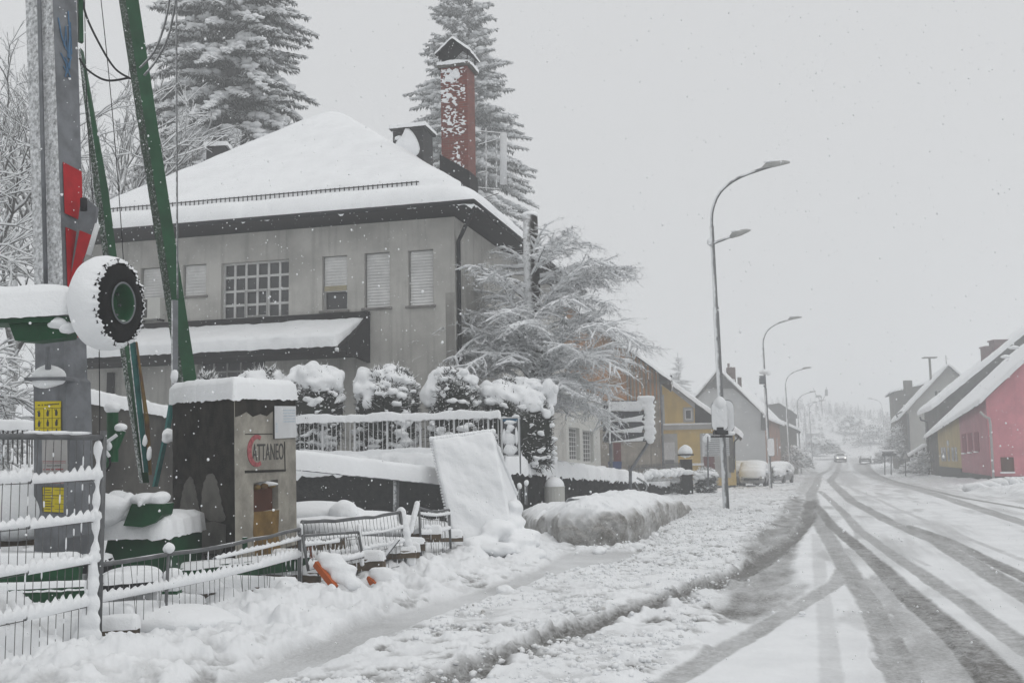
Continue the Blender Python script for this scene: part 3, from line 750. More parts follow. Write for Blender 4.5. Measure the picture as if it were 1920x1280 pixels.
# gutter under the eaves
gt = MB(); gt.tube([hw(uL-.05, vF-.07, EZ+.06), hw(uR+.07, vF-.07, EZ+.06), hw(uR+.07, vB, EZ+.06)], .075, 8); gt.build('gutter', MT['black'], roof, True)
# snow on the four slopes, heaped
def slope_snow(poly, T, seed, name='snow_cap'):
    "snow over a triangle or quad of the roof, sampled fine enough to roll over hips"
    return snowcap(*poly, T, step=.16, R=.32, over=.10, amp=.12, seed=seed, sag=.1, parent=roof)
def slope_mesh():
    # height field over the whole roof plan: thick soft snow with rounded hips
    nu, nv = 190, 230
    U = np.linspace(uL-.10, uR+.10, nu); Vv = np.linspace(vF-.10, vB+.1, nv)
    e1 = np.concatenate([np.linspace(0, .25, 7)]); U = np.unique(np.concatenate([U, uL-.1+e1, uR+.1-e1])); Vv = np.unique(np.concatenate([Vv, vF-.1+e1, vB+.1-e1]))
    UU, VV = np.meshgrid(U, Vv, indexing='ij')
    z0 = EZ+RH*.6; zz = APZ-.22
    kf = (VV-vF)/mm; kr = (uR-UU)/mm; kb = (vB-VV)/(mm-1.0); kl = (UU-uL)/((uR-mm)-uL)
    st_ = np.stack([kf, kr, kb, kl], -1); sh = 22.0
    k = -np.log(np.exp(-st_*sh).sum(-1))/sh                     # soft minimum rounds the hips
    k = np.minimum(k+.015, 1.02); k = np.maximum(k, -.02)
    e = np.minimum(np.minimum(UU-(uL-.1), uR+.1-UU), np.minimum(VV-(vF-.1), vB+.1-VV))
    prof = np.sqrt(np.clip(1-(1-np.clip(e/.3, 0, 1))**2, 0, 1))
    x = np.zeros_like(UU); 
    base = np.array(hw(0, 0, 0)); pu = np.array(FR.u); pv = np.array(SDp.u)
    p = base+UU[..., None]*pu+VV[..., None]*pv
    nz = fbm(p[..., 0]*.8, p[..., 1]*.8, 7, 4)-.5; nf = fbm(p[..., 0]*4, p[..., 1]*4, 8, 3)-.5
    # the snow has crept: a ledge below the snow guard
    crept = sstep(.16, .145, k)
    T = .30+.10*nz+.03*nf - .12*sstep(.115, .10, k)*sstep(.055, .075, k)
    z = z0+k*(zz-z0)+T*prof-.12*(1-prof)*(.4+1.6*np.abs(nf*2)) - .0*crept
    p[..., 2] = z
    n1, n2 = UU.shape; idx = np.arange(n1*n2).reshape(n1, n2)
    f = np.stack([idx[:-1, :-1], idx[1:, :-1], idx[1:, 1:], idx[:-1, 1:]], -1).reshape(-1, 4)
    return mesh_obj('snow_cap', p.reshape(-1, 3), f, MT['snow_soft'], roof, True)
slope_mesh()
def roof_pt(u, v, dz=0):
    k = min((v-vF)/mm, (uR-u)/mm, (vB-v)/(mm-1)); return hw(u, v, EZ+RH*.6+k*(APZ-.22-EZ-RH*.6)+dz)
# snow guards
def guard(pa, pb, n, h=.14, side=False):
    mb = MB(); mb.tube([pa, pb], .018, 6)
    for i in range(n):
        q = pa.lerp(pb, (i+.5)/n); mb.tube([q+Vector((0, 0, .03)), q-Vector((0, 0, h))], .016, 5)
    mb.build('snow_guard', MT['black'], roof)
guard(roof_pt(uL+.3, vF+.62, .36), roof_pt(-1.0, vF+.62, .36), 80)
guard(roof_pt(uR-.55, vF+.8, .34), roof_pt(uR-.55, vF+9.5, .34), 60, .12)
# downpipe at the corner
dp = MB(); c0 = hw(.62, -.05, EZ)
dp.tube([hw(.72, -.55, EZ), hw(.62, -.5, EZ-.25), hw(.22, .02, EZ-.62), hw(.08, .12, EZ-.8), hw(.08, .12, 1.0)], .06, 8); dp.build('downpipe', MT['black'], house, True)
# lean-to roof over the ground floor
uA = FR.at(692, 600)[0]; uZ = WL+.2
zt = FR.at(690, 588)[1]; pr_ = 1.5; zb = zt-1.02
ca = MB(); fa, fb = FR.w(uZ, zb, pr_), FR.w(uA, zb, pr_)
ca.hexa([FR.w(uZ, zb-.22, 0), FR.w(uZ, zb-.2, pr_), FR.w(uA, zb-.2, pr_), FR.w(uA, zb-.22, 0)], [FR.w(uZ, zt-.1, 0), FR.w(uZ, zb-.02, pr_), FR.w(uA, zb-.02, pr_), FR.w(uA, zt-.1, 0)])
ca.hexa([FR.w(uZ, zt-.1, .002), FR.w(uZ, zt-.1, .12), FR.w(uA, zt-.1, .12), FR.w(uA, zt-.1, .002)], [FR.w(uZ, zt+.06, .002), FR.w(uZ, zt+.06, .12), FR.w(uA, zt+.06, .12), FR.w(uA, zt+.06, .002)])
ca.add([FR.w(uA+.04, zb-.4, .01), FR.w(uA+.04, zt+.06, .01), FR.w(uA+.04, zb+.05, pr_+.08), FR.w(uA+.04, zb-.3, pr_+.08), FR.w(uA-.02, zb-.4, .01), FR.w(uA-.02, zt+.06, .01), FR.w(uA-.02, zb+.05, pr_+.08), FR.w(uA-.02, zb-.3, pr_+.08)], [(0, 1, 2, 3), (7, 6, 5, 4), (1, 2, 6, 5), (2, 3, 7, 6)])
can = ca.build('lean_to_roof', MT['fascia'], house)
snowcap(FR.w(uZ, zb, pr_+.05), FR.w(uA-.35, zb, pr_+.05), FR.w(uA-.04, zt-.36, .1), FR.w(uZ, zt-.36, .1), .30, step=.1, R=.25, over=.06, amp=.12, seed=12, sag=.06, parent=can)
bl = Blobs()
for i in range(26):
    k = rng.random(); u = uA-.34+.3*k+rng.uniform(-.05, .05); bl.add(FR.w(u, zb-.25+.6*rng.random()*k+.1, pr_*(1-k*.8)+.03), rng.uniform(.03, .10), 2, .5, i)
bl.build('snow_clump', MT['snow'], can)
# darker corner pilaster and small door parts at the left
pz = MB(); pbox(pz, FR, FR.at(205, 700)[0], FR.at(216, 700)[0], 1.2, zb-.36, .003, .12); pz.build('post', MT['black'], house)
pz = MB(); pbox(pz, FR, 0-.28, -.02, 1.0, FR.at(850, 548)[1], .004, .012); pz.build('damp_band', MT['plaster_low'], house)
# air conditioner
ac = root('air_conditioner', tuple(FR.w(FR.at(290, 580)[0], FR.at(290, 599)[1], .2)), 'small grey air conditioner under the leftmost shuttered window', 'air conditioner')
au0, az1 = FR.at(268, 563); au1, az0 = FR.at(311, 599)
mb = MB(); pbox(mb, FR, au0, au1, az0, az1, .02, .32); ab = mb.build('casing', MT['pale_wall'], ac)
mb = MB(); pbox(mb, FR, au0+.03, au0+.03+(au1-au0)*.42, az0+.04, az1-.04, .32, .33); mb.build('fan_grille', MT['ink'], ab)
mb = MB(); pbox(mb, FR, au0+.05, au0+.1, az0-.06, az0, .0, .3); pbox(mb, FR, au1-.1, au1-.05, az0-.06, az0, .0, .3); mb.build('bracket', MT['black'], ac)
mb = MB(); mb.tube([FR.w(au1, az0+.1, .2), FR.w(au1+.1, az0+.16, .15), FR.w(au1+.13, az0+.3, .1), FR.w(au1+.12, az1, .03)], .018, 6); mb.build('pipe', MT['frame_grey'], ac)

# tall brick chimney
def chimney():
    Yc = 31.6
    L, Rr = P(828, 300, Yc), P(880, 300, Yc); w = (Rr-L).length
    pl = Plane((L.x, L.y), HA); back = SDp.u
    q = lambda u, v, z: Vector((L.x, L.y, 0))+pl.u*u+back*v+Vector((0, 0, z))
    zt_ = P(850, 128, Yc).z; zb_ = P(850, 345, Yc).z-.9; dpt = w*.95
    ch = MB(); ch.hexa([q(0, 0, zb_), q(w, 0, zb_), q(w, dpt, zb_), q(0, dpt, zb_)], [q(0, 0, zt_), q(w, 0, zt_), q(w, dpt, zt_), q(0, dpt, zt_)])
    c = ch.build('chimney', MT['brick'], roof); c['label'] = 'tall red brick chimney with snow stuck to its front'
    mb = MB(); e = .09; zf = P(860, 350, Yc).z
    mb.hexa([q(-.05, -.05, zb_), q(w+.05, -.05, zb_), q(w+.05, dpt+.05, zb_), q(-.05, dpt+.05, zb_)], [q(-.05, -.05, P(828, 290, Yc).z), q(w+.05, -.05, P(880, 325, Yc).z), q(w+.05, dpt+.05, P(880, 325, Yc).z), q(-.05, dpt+.05, P(828, 290, Yc).z)])
    mb.build('flashing', MT['fascia'], c)
    mb = MB(); mb.hexa([q(-e, -e, zt_), q(w+e, -e, zt_), q(w+e, dpt+e, zt_), q(-e, dpt+e, zt_)], [q(-e, -e, zt_+.1), q(w+e, -e, zt_+.1), q(w+e, dpt+e, zt_+.1), q(-e, dpt+e, zt_+.1)])
    mb.build('cap_slab', MT['conc_mid'], c)
    snowcap(q(-e, -e, zt_+.1), q(w+e, -e, zt_+.1), q(w+e, dpt+e, zt_+.1), q(-e, dpt+e, zt_+.1), .10, step=.04, R=.05, amp=.5, seed=30, sag=.05, parent=c)
    mb = MB()
    for (a, b) in ((-.02, -.02), (w+.02, -.02), (w+.02, dpt), (-.02, dpt)): mb.tube([q(a, b, zt_+.1), q(a, b, zt_+.50)], .02, 5)
    z1 = zt_+.46; z2 = zt_+.88; h = w/2; pk = q(h, -.1, z2)
    for s_ in (-1, 1):
        a0 = q(h, -.14, z2); a1 = q(h+s_*(h+.14), -.14, z1-.05); b0 = q(h, dpt+.16, z2); b1 = q(h+s_*(h+.14), dpt+.16, z1-.05); up_ = Vector((0, 0, .03))
        mb.hexa([a0, a1, b1, b0], [a0+up_, a1+up_, b1+up_, b0+up_])
    hood = mb.build('hood', MT['fascia'], c)
    for s_, sd_ in ((-1, 41), (1, 42)):
        a0 = q(h, -.16, z2+.03); a1 = q(h+s_*(h+.15), -.16, z1-.02); b0 = q(h, dpt+.16, z2+.03); b1 = q(h+s_*(h+.15), dpt+.16, z1-.02)
        (snowcap(a1, a0, b0, b1, .05, step=.06, R=.05, over=.01, amp=.2, seed=sd_, parent=hood) if s_ < 0 else snowcap(a0, a1, b1, b0, .05, step=.06, R=.05, over=.01, amp=.2, seed=sd_, parent=hood))
    b = Blobs(); r2 = random.Random(3)
    for i in range(900):
        u = r2.uniform(.02, w-.06); z = zt_-.05-(zt_-zf)*r2.random()**1.0
        if vn(u*4.2+z*.6, z*3.4, 5)*.6+.4*vn(u*11, z*13, 8)+.12*(z-zf)/(zt_-zf) < .50: continue
        b.add(q(u, -.012, z), (r2.uniform(.012, .075), .03, r2.uniform(.010, .028)), 1, .7, i, 2)
    for i in range(14): b.add(q(w*.45+r2.uniform(-.16, .16), -.01, zt_-.1-r2.random()*.35), (r2.uniform(.06, .12), .05, r2.uniform(.05, .09)), 2, .6, i, 2)
    b.build('snow_patch', MT['snow'], c, vox=.014)
    # small dark chimney behind
    Y2 = 38.5; a = P(737, 300, Y2); w2 = P(797, 300, Y2).x-a.x; t2 = P(760, 246, Y2).z
    q2 = lambda u, v, z: Vector((a.x, a.y, 0))+pl.u*u+back*v+Vector((0, 0, z))
    mb = MB(); mb.hexa([q2(0, 0, t2-2.6), q2(w2, 0, t2-2.6), q2(w2, 1.1, t2-2.6), q2(0, 1.1, t2-2.6)], [q2(0, 0, t2), q2(w2, 0, t2), q2(w2, 1.1, t2), q2(0, 1.1, t2)])
    mb.hexa([q2(-.07, -.07, t2+.002), q2(w2+.1, -.07, t2+.002), q2(w2+.1, 1.2, t2+.002), q2(-.07, 1.2, t2+.002)], [q2(-.07, -.07, t2+.1), q2(w2+.1, -.07, t2+.1), q2(w2+.1, 1.2, t2+.1), q2(-.07, 1.2, t2+.1)])
    c2 = mb.build('chimney', MT['fascia'], roof); c2['label'] = 'squat dark metal clad chimney with snow drifted against it'
    snowcap(q2(-.1, -.1, t2+.1), q2(w2+.12, -.1, t2+.1), q2(w2+.12, 1.2, t2+.1), q2(-.1, 1.2, t2+.1), .16, step=.06, R=.12, seed=50, parent=c2)
    b = Blobs(); b.add(q2(w2*.52, -.05, t2-.62), (w2*.36, .14, .55), 3, .5, 3, 1.6); b.add(q2(w2*.2, -.05, t2-.3), (.14, .08, .1), 2, .5, 4); b.build('snow_patch', MT['snow'], c2)
    # low capped vent at the left
    Y3 = 41; a = P(388, 280, Y3); w3 = P(432, 280, Y3).x-a.x; t3 = P(410, 279, Y3).z
    mb = MB(); mb.box((a.x+w3/2, Y3, t3-1.4), (w3*.8, .8, 2.8)); c3 = mb.build('chimney', MT['fascia'], roof); c3['label'] = 'low capped chimney showing over the left hip'
    snowcap((a.x, Y3-.5, t3), (a.x+w3, Y3-.5, t3), (a.x+w3, Y3+.5, t3), (a.x, Y3+.5, t3), .2, step=.08, R=.12, seed=53, parent=c3)
    # aerial panel on its frame
    an = root('antenna', tuple(P(925, 370, 40)), 'tall white antenna panel on a frosted bracket behind the brick chimney', 'antenna')
    Y4 = 40.0; k = lambda px, py, dy=0: P(px, py, Y4)+Vector((0, dy, 0))
    mb = MB(); mb.tube([k(944, 250), k(944, 345)], .14, 14); mb.build('panel', MT['white_paint'], an, True)
    mb = MB()
    for pts in ([k(911, 240), k(912, 358)], [k(931, 262), k(931, 352)], [k(897, 246), k(938, 250)], [k(897, 272), k(931, 262)], [k(897, 325), k(912, 322)], [k(897, 352), k(940, 356)], [k(903, 372), k(935, 362)]): mb.tube(pts, .03, 5)
    mb.build('bracket', MT['bark_far'], an)
chimney()

# ------------------------------------------------------------------ retaining wall, railing, hedge
def masonry(path, top, bot, thick, name, mat, parent, seed=0, step=.12, rough=.05, back=True):
    "a rough wall along the path of (x, y) points; top and bot are functions of the fraction"
    pts = [Vector((p[0], p[1], 0)) for p in path]; L = [0]
    for a, b in zip(pts, pts[1:]): L.append(L[-1]+(b-a).length)
    n = int(L[-1]/step)+2; V = []; zs = 16
    rows = 0
    for i in range(n):
        d = L[-1]*i/(n-1); j = max(k for k in range(len(L)-1) if L[k] <= d+1e-9); fr = (d-L[j])/(L[j+1]-L[j]); p = pts[j].lerp(pts[j+1], fr)
        u = (pts[j+1]-pts[j]).normalized(); o = Vector((u.y, -u.x, 0)); fr_ = i/(n-1); zt_, zb_ = top(fr_), bot(fr_)
        row = [p+o*0+Vector((0, 0, zb_+(zt_-zb_)*k/zs)) for k in range(zs+1)]+[p-o*thick+Vector((0, 0, zt_)), p-o*thick+Vector((0, 0, zb_))]
        rows = len(row); V += [tuple(q) for q in row]
    V = np.array(V); nz = vn3(V, seed, 4.5)-.5; nf = vn3(V, seed+2, 12)-.5
    V[:, 0] += rough*2*(nz+.5*nf); V[:, 1] -= rough*2*(nz+.5*nf)
    idx = np.arange(n*rows).reshape(n, rows)
    f = np.stack([idx[:-1, :-1], idx[1:, :-1], idx[1:, 1:], idx[:-1, 1:]], -1).reshape(-1, 4)
    return mesh_obj(name, V, f, mat, parent, False)
K = GCOR; kz = P(942, 872, K.y).z
WF = Plane((K.x, K.y), HA)                                        # the part facing us, u negative to the left
rw = root('garden_wall', (K.x, K.y, 0), 'dark rough stone garden wall with snow along its top', 'wall')
lw = 9.5
wl_ = WF.w(-lw, 0)
masonry([(wl_.x, wl_.y), (K.x, K.y)], lambda k: kz, lambda k: -.1, .4, 'front_wall', MT['stone'], rw, 3)
tm = {}
sK, tK = st(K.x, K.y)
ends = G(1372, 904)
e_s, e_t = st(ends.x, ends.y)
def topz(s):
    return float(np.interp(s, [sK, 35, 43.5, 50, 60], [kz, P(1108, 893, 34.2).z, P(1180, 898, 42.5).z, P(1262, 908, 49).z, 0.35]))
PW = [xy(s, tK+(s-sK)*(e_t-tK)/(e_s-sK)*.35) for s in np.linspace(sK, 52.5, 8)]
def botz(k): x, y = PW[0][0]*(1-k)+PW[-1][0]*k, PW[0][1]*(1-k)+PW[-1][1]*k; return gz(x+.8, y-.2)-.1
masonry(PW, lambda k: topz(sK+(52.5-sK)*k), botz, .4, 'street_wall', MT['stone'], rw, 5)
def ledge(x0, y0, z0, x1, y1, z1, w0, T, parent, seed, over=.1, drip=.18, step=.1, R=.2):
    a = Vector((x0, y0, z0)); b = Vector((x1, y1, z1)); u = (b-a); u.z = 0; u.normalize(); o = Vector((u.y, -u.x, 0))
    return snowcap(a+o*.06, b+o*.06, b-o*w0, a-o*w0, T, step=step, R=R, over=over, amp=.35, seed=seed, sag=drip, parent=parent)
ledge(wl_.x, wl_.y, kz-.02, K.x, K.y, kz-.02, .9, .34, rw, 61, drip=.22)
for i in range(len(PW)-1):
    s0_ = sK+(52.5-sK)*i/(len(PW)-1); s1_ = sK+(52.5-sK)*(i+1)/(len(PW)-1)
    (x0, y0), (x1, y1) = PW[i], PW[i+1]
    d = Vector((x1-x0, y1-y0)).normalized()*.12
    ledge(x0-d.x, y0-d.y, topz(s0_)-.02, x1+d.x, y1+d.y, topz(s1_)-.02, .9, .36*(1-.4*i/7), rw, 62+i, drip=.2)
# railing on the front part
fen = root('white_railing', tuple(WF.w(-3, kz)), 'white spiked metal railing on the stone garden wall, snow on its rails', 'railing')
RP = Plane(tuple(WF.w(0, 0, -.22))[:2], HA); ru0 = RP.at(546, 800)[0]; ru1 = RP.at(934, 800)[0]; rz0 = RP.at(700, 858)[1]-.04; rz1 = RP.at(934, 772)[1]
mb = MB()
for z in (rz0+.14, rz1-.10): mb.beam(RP.w(ru0, z), RP.w(ru1, z), .035, .045)
n = 44
for i in range(n+1):
    u = ru0+(ru1-ru0)*i/n; big = i % 7 == 0
    if i % 2 and 0: continue
    mb.beam(RP.w(u, rz0-.02), RP.w(u, rz1+(.05 if not big else .02)), .018 if not big else .05, .018 if not big else .05, (0, 1, 0))
mb.build('rails', MT['white_paint'], fen)
snowcap(RP.w(ru0, rz1-.09, .07), RP.w(ru1+.05, rz1-.09, .07), RP.w(ru1+.05, rz1-.09, -.09), RP.w(ru0, rz1-.09, -.09), .15, step=.045, R=.06, over=.01, amp=.5, seed=70, sag=.07, parent=fen)
snowcap(RP.w(ru0, rz0+.12, .08), RP.w(ru1+.05, rz0+.12, .08), RP.w(ru1+.05, rz0+.12, -.09), RP.w(ru0, rz0+.12, -.09), .13, step=.045, R=.06, over=.01, amp=.6, seed=71, sag=.07, parent=fen)
# railing posts have snow plastered on the windward side: the stub to the street
mb = MB(); c = RP.w(ru1, 0)
for i in range(5):
    q = c+SDp.u*(.25*i); mb.beam((q.x, q.y, rz0), (q.x, q.y, rz1-.05*i), .02, .02, (0, 1, 0))
mb.build('return_rails', MT['white_paint'], fen)
# notice case on the corner
nc = root('notice_board', tuple(P(955, 856, 24.2)), 'small framed notice board with a blue band, half covered by snow', 'notice board')
NP = Plane(tuple(P(936, 800, 24.3))[:2], HA); n0, nz1 = NP.at(940, 782); n1, nz0 = NP.at(975, 855)
mb = MB(); pbox(mb, NP, n0, n1, nz0, nz1, -.04, .0); bd = mb.build('board', MT['sign_blank'], nc)
mb = MB()
for a in ((n0, n0+.03, nz0, nz1), (n1-.03, n1, nz0, nz1), (n0+.03, n1-.03, nz1-.03, nz1), (n0+.03, n1-.03, nz0, nz0+.03)): pbox(mb, NP, *a, .001, .03)
mb.build('frame', MT['white_paint'], nc)
mb = MB(); pbox(mb, NP, n0+.03, n1-.03, nz1-.1, nz1-.035, .002, .01); mb.build('blue_band', MT['blue'], nc)
b = Blobs(); cu = (n0+n1)/2; hn = nz1-nz0
for (u, z, a_, b_) in ((cu, nz0+hn*.86, .16, .05), (cu, nz0+hn*.72, .1, .09), (cu-.05, nz0+hn*.64, .06, .06), (cu, nz0+hn*.42, .18, .15), (cu, nz0+hn*.16, .19, .13), (n0+.07, nz0+hn*.5, .05, .2), (n1-.07, nz0+hn*.5, .04, .2)): b.add(NP.w(u, z, .02), (a_, .04, b_), 2, .4, int(u*100), 3)
b.build('snow_patch', MT['snow'], nc)
mb = MB(); mb.tube([NP.w(n1, nz0-.4, -.02), NP.w(n1, nz1, -.02)], .02, 6); mb.tube([NP.w(n0, nz0-.4, -.02), NP.w(n0, nz1, -.02)], .02, 6); mb.build('post', MT['galv'], nc)

def bush(px0, px1, py0, py1, Y, label, seed, capk=.45, name='evergreen_bush', grp=None, big=None, lumps=330):
    "a clipped evergreen: dark leafy mass, clumps of snow on it, thick snow on top"
    r = random.Random(seed); a, b = P(px0, (py0+py1)/2, Y), P(px1, (py0+py1)/2, Y); top = P((px0+px1)/2, py0, Y).z; bot = P((px0+px1)/2, py1, Y).z
    cx = (a.x+b.x)/2; rx = (b.x-a.x)/2; H = top-bot
    o = root(name, (cx, Y, bot), label, 'bush', grp)
    v, f = ico(4); v = v.copy(); k = 1+.5*(vn3(v*1.0+seed, seed, 2.2)-.5)
    vv = v*k[:, None]; vv[:, 2] = np.sign(vv[:, 2])*np.abs(vv[:, 2])**.6
    V = vv*np.array([rx*.86, rx*.8, H*.46])+np.array([cx, Y, bot+H*.47])
    mesh_obj('leaf_core', V, f, MT['hedge'], o, True)
    # sprays of leaf
    rr = np.random.RandomState(seed); n = 2600
    d = rr.randn(n, 3); d /= np.linalg.norm(d, axis=1, keepdims=True); dd = d.copy(); dd[:, 2] = np.sign(dd[:, 2])*np.abs(dd[:, 2])**.6
    kk = 1+.5*(vn3(d+seed, seed, 2.2)-.5)
    S = dd*kk[:, None]*np.array([rx*.86, rx*.8, H*.46])+np.array([cx, Y, bot+H*.47])
    dirs = d*.6+rr.randn(n, 3)*.5+np.array([0, 0, .15]); ln = rr.uniform(.07, .17, n)[:, None]
    V2, F2 = spindles(S-dirs*.03, S+dirs*ln, rr.uniform(.008, .02, n)); mesh_obj('leaf_sprays', V2, F2, MT['hedge'], o)
    bl = Blobs()
    for i in range(lumps):
        q = S[r.randrange(n)]; 
        if q[1] > Y+rx*.3: continue
        hh = (q[2]-bot)/H; s_ = (.022+.08*r.random()**2.4)*(1 if hh < .7 else 1.3)*min(1.3, .5+rx)
        bl.add(q+np.array([0, -.02, .02]), (s_*1.3, s_*.9, s_*.7), 2, .8, i, 2.2)
        if r.random() < .6: bl.add(q+np.array([s_*r.uniform(-1.3, 1.3), -.02, -s_*r.uniform(0, 1)]), (s_*.7, s_*.6, s_*.5), 1, .6, i)
    bl.build('snow_clump', MT['snow'], o, vox=.024 if Y < 35 else 0)
    bl = Blobs()
    caps = big or [(-.5, .97, .5, .16), (.0, 1.0, .55, .17), (.5, .97, .48, .16), (-.2, .86, .5, .15), (.35, .85, .45, .14)]
    for j in range(14):
        c_ = caps[r.randrange(len(caps))]; k_ = r.uniform(.25, .5); bl.add((cx+(c_[0]+c_[2]*r.uniform(-.9, .9))*rx, Y-rx*r.uniform(0, .6), bot+H*(c_[1]-c_[3]*r.uniform(.6, 1.9))), (c_[2]*rx*k_*1.3, c_[2]*rx*k_, c_[3]*H*k_*1.3), 3, .4, j)
    for j, (u, h, rw_, rh_) in enumerate(caps):
        bl.add((cx+u*rx, Y-rx*(.10+.3*(j % 2)), bot+H*h-rh_*H*1.05), (rw_*rx*.98, rw_*rx*.95, rh_*H*.98), 4, .42, seed+j, 2.0)
    bl.build('snow_cap', MT['snow'], o, vox=.035)
    return o
YB = 26.7
bush(442, 540, 690, 800, YB+.8, 'low hedge behind the concrete block, buried under a smooth roll of snow', 4, big=[(-.55, .98, .5, .3), (.0, .96, .6, .3), (.55, .97, .5, .3), (.3, .75, .6, .3), (-.4, .72, .5, .28)], lumps=30)
bush(538, 645, 680, 862, YB, 'square clipped evergreen with a flat thick snow cap right of the concrete block', 7, big=[(-.62, .97, .36, .13), (-.1, 1.0, .45, .14), (.4, .98, .5, .14), (.75, .94, .28, .13), (-.35, .9, .55, .12), (.2, .9, .6, .11), (.78, .84, .24, .1)])
bush(664, 792, 682, 870, YB+.1, 'ragged evergreen with a snow knob at its left side', 9, big=[(-.72, .98, .28, .13), (-.45, .86, .3, .16), (-.25, .76, .34, .14), (.2, .92, .2, .07), (.62, .88, .2, .06)], lumps=420)
bush(797, 902, 686, 868, YB, 'evergreen with a single round dome of snow on its left half', 12, big=[(-.42, .97, .56, .22), (-.3, .82, .4, .15), (.3, .98, .3, .08), (.75, .9, .22, .06)], lumps=340)
bush(894, 1044, 700, 895, YB+.4, 'broad evergreen by the wall corner with a slab and two balls of snow', 15, big=[(-.7, .93, .3, .12), (-.4, .91, .34, .12), (.28, .96, .34, .2), (.3, .88, .36, .16), (.8, .93, .24, .14), (-.05, .88, .4, .11), (.75, .72, .2, .08)], lumps=400)
bl = Blobs()
o = bush(370, 405, 704, 760, 26.5, 'tip of a snowy shrub peeping over the concrete block', 18, big=[(-.2, .95, .7, .3), (.5, .8, .4, .2)], lumps=10)

# ------------------------------------------------------------------ conifer by the house (bare drooping boughs on a topped trunk)
def near_tree():
    Yt = 30.0; b0 = P(1002, 872, Yt); topp = P(992, 403, Yt)
    o = root('topped_conifer', (b0.x, b0.y, 1.0), 'conifer with a sawn off trunk and drooping snow laden boughs beside the grey house', 'tree')
    mb = MB(); base = P(1003, 872, Yt); rT = (P(1008, 450, Yt).x-P(980, 450, Yt).x)/2
    mb.tube([(base.x, Yt, .9), tuple(P(1000, 650, Yt)), tuple(P(997, 520, Yt)), tuple(P(994, 404, Yt))], [rT*1.45, rT*1.2, rT*1.08, rT*.98], 16)
    mb.build('trunk', MT['trunk_bark'], o, True)
    b = Blobs(); b.add(P(993, 404, Yt), (rT*1.1, rT*1.1, .13), 3, .3, 4); b.build('snow_cap', MT['snow'], o)
    r = random.Random(11); S = []; T = []
    def bough(p, d, L, rad, lvl):
        n = max(3, int(L/(.2 if lvl == 0 else .13))); seg = L/n
        for i in range(n):
            k = i/n; d = (d+Vector((r.gauss(0, .09), r.gauss(0, .09), r.gauss(0, .07)-(.085 if lvl == 0 else .055)*(1 if k > .25 else -.2)))).normalized()
            q = p+d*seg; r0 = rad*(1-k*.75); r1 = rad*(1-(i+1)/n*.75); S.append((*p, *q, r0, r1))
            if lvl < (3 if rad > .009 else 2) and (k > .12 or lvl):
                for sgn in ((-1, 1) if lvl == 0 else (r.choice((-1, 1)),)):
                    if r.random() > (.92 if lvl == 0 else .85): continue
                    side = d.cross(Vector((0, 0, 1))).normalized()*sgn
                    nd = (d*r.uniform(.3, .8)+side*r.uniform(.5, 1)+Vector((0, 0, r.uniform(-.55, .25)))).normalized()
                    bough(q, nd, L*r.uniform(.22, .42)*(1-k*.45) if lvl == 0 else r.uniform(.14, .34), rad*.42, lvl+1)
            p = q
    C = P(1000, 600, Yt)
    spec = []
    CC = P(1018, 605, Yt); RC = 2.8
    def reach(p, d):
        q = Vector(p)-CC; b_ = q.dot(d); c_ = q.dot(q)-RC*RC; return max(.9, -b_+math.sqrt(max(.2, b_*b_-c_)))
    for i in range(62):
        h = r.random(); z = P(1000, 800-310*h, Yt).z; az = r.uniform(0, 2*math.pi)
        L = (3.3-1.2*abs(h-.45))*r.uniform(.75, 1.1)
        L *= .82 if math.cos(az) < 0 else .88
        d_ = Vector((math.cos(az), math.sin(az)*.9, r.uniform(.1, 1.25)-.1*h)).normalized(); bough(Vector((b0.x-.03, Yt, z)), d_, reach((b0.x, Yt, z), d_)*r.uniform(.8, 1.05), .042, 0)
    # the boughs the photograph shows standing out
    for (px, py, dx, dz, dy, L) in ((1010, 480, .9, .3, -.1, 3.2), (1012, 520, 1, .18, .2, 3.0), (1012, 470, .8, .5, .1, 2.6), (985, 640, -1, .35, -.3, 2.9), (985, 560, -.9, .5, -.2, 2.6), (985, 690, -1, .1, -.4, 2.8), (985, 500, -.7, .1, .5, 1.8), (1015, 620, 1, .3, -.3, 3.1), (1015, 560, 1, .35, -.2, 3.2), (1015, 690, 1, .0, -.35, 2.4), (1020, 740, .8, -.1, -.6, 1.9), (1010, 720, .4, .1, -1, 2.6), (1000, 650, -.3, .3, -1, 2.4)):
        p = P(px, py, Yt); d_ = Vector((dx, dy, dz)).normalized(); bough(p, d_, reach(p, d_)*1.04, .055, 0)
    V, F_ = sticks(S, 5); mesh_obj('boughs', V, F_, MT['twig'], o, True)
    S = np.array(S); rr = np.random.RandomState(2)
    fine = S[S[:, 6] < .03]; pick = fine[rr.randint(0, len(fine), 26000)]
    k = rr.rand(len(pick), 1); p0 = pick[:, :3]*(1-k)+pick[:, 3:6]*k; d = pick[:, 3:6]-pick[:, :3]; d /= np.linalg.norm(d, axis=1, keepdims=True)
    dd = d*.7+rr.randn(len(pick), 3)*.5+np.array([0, 0, -.1]); V, F_ = spindles(p0, p0+dd*rr.uniform(.06, .19, (len(pick), 1)), rr.uniform(.004, .010, len(pick)))
    mesh_obj('twig_sprays', V, F_, MT['twig'], o)
    # snow lying along the boughs
    thick = S[S[:, 6] > .009]; P0 = thick[:, :3]+np.array([0, 0, 1])*(thick[:, 6:7]*.8); P1 = thick[:, 3:6]+np.array([0, 0, 1])*(thick[:, 7:8]*.8)
    rad = .013+1.2*thick[:, 6:7]
    V, F_ = sticks(np.hstack([P0, P1, rad*rr.uniform(.7, 1.2, rad.shape), rad*rr.uniform(.7, 1.2, rad.shape)]), 6)
    mesh_obj('snow_on_boughs', V, F_, MT['snow'], o, True)
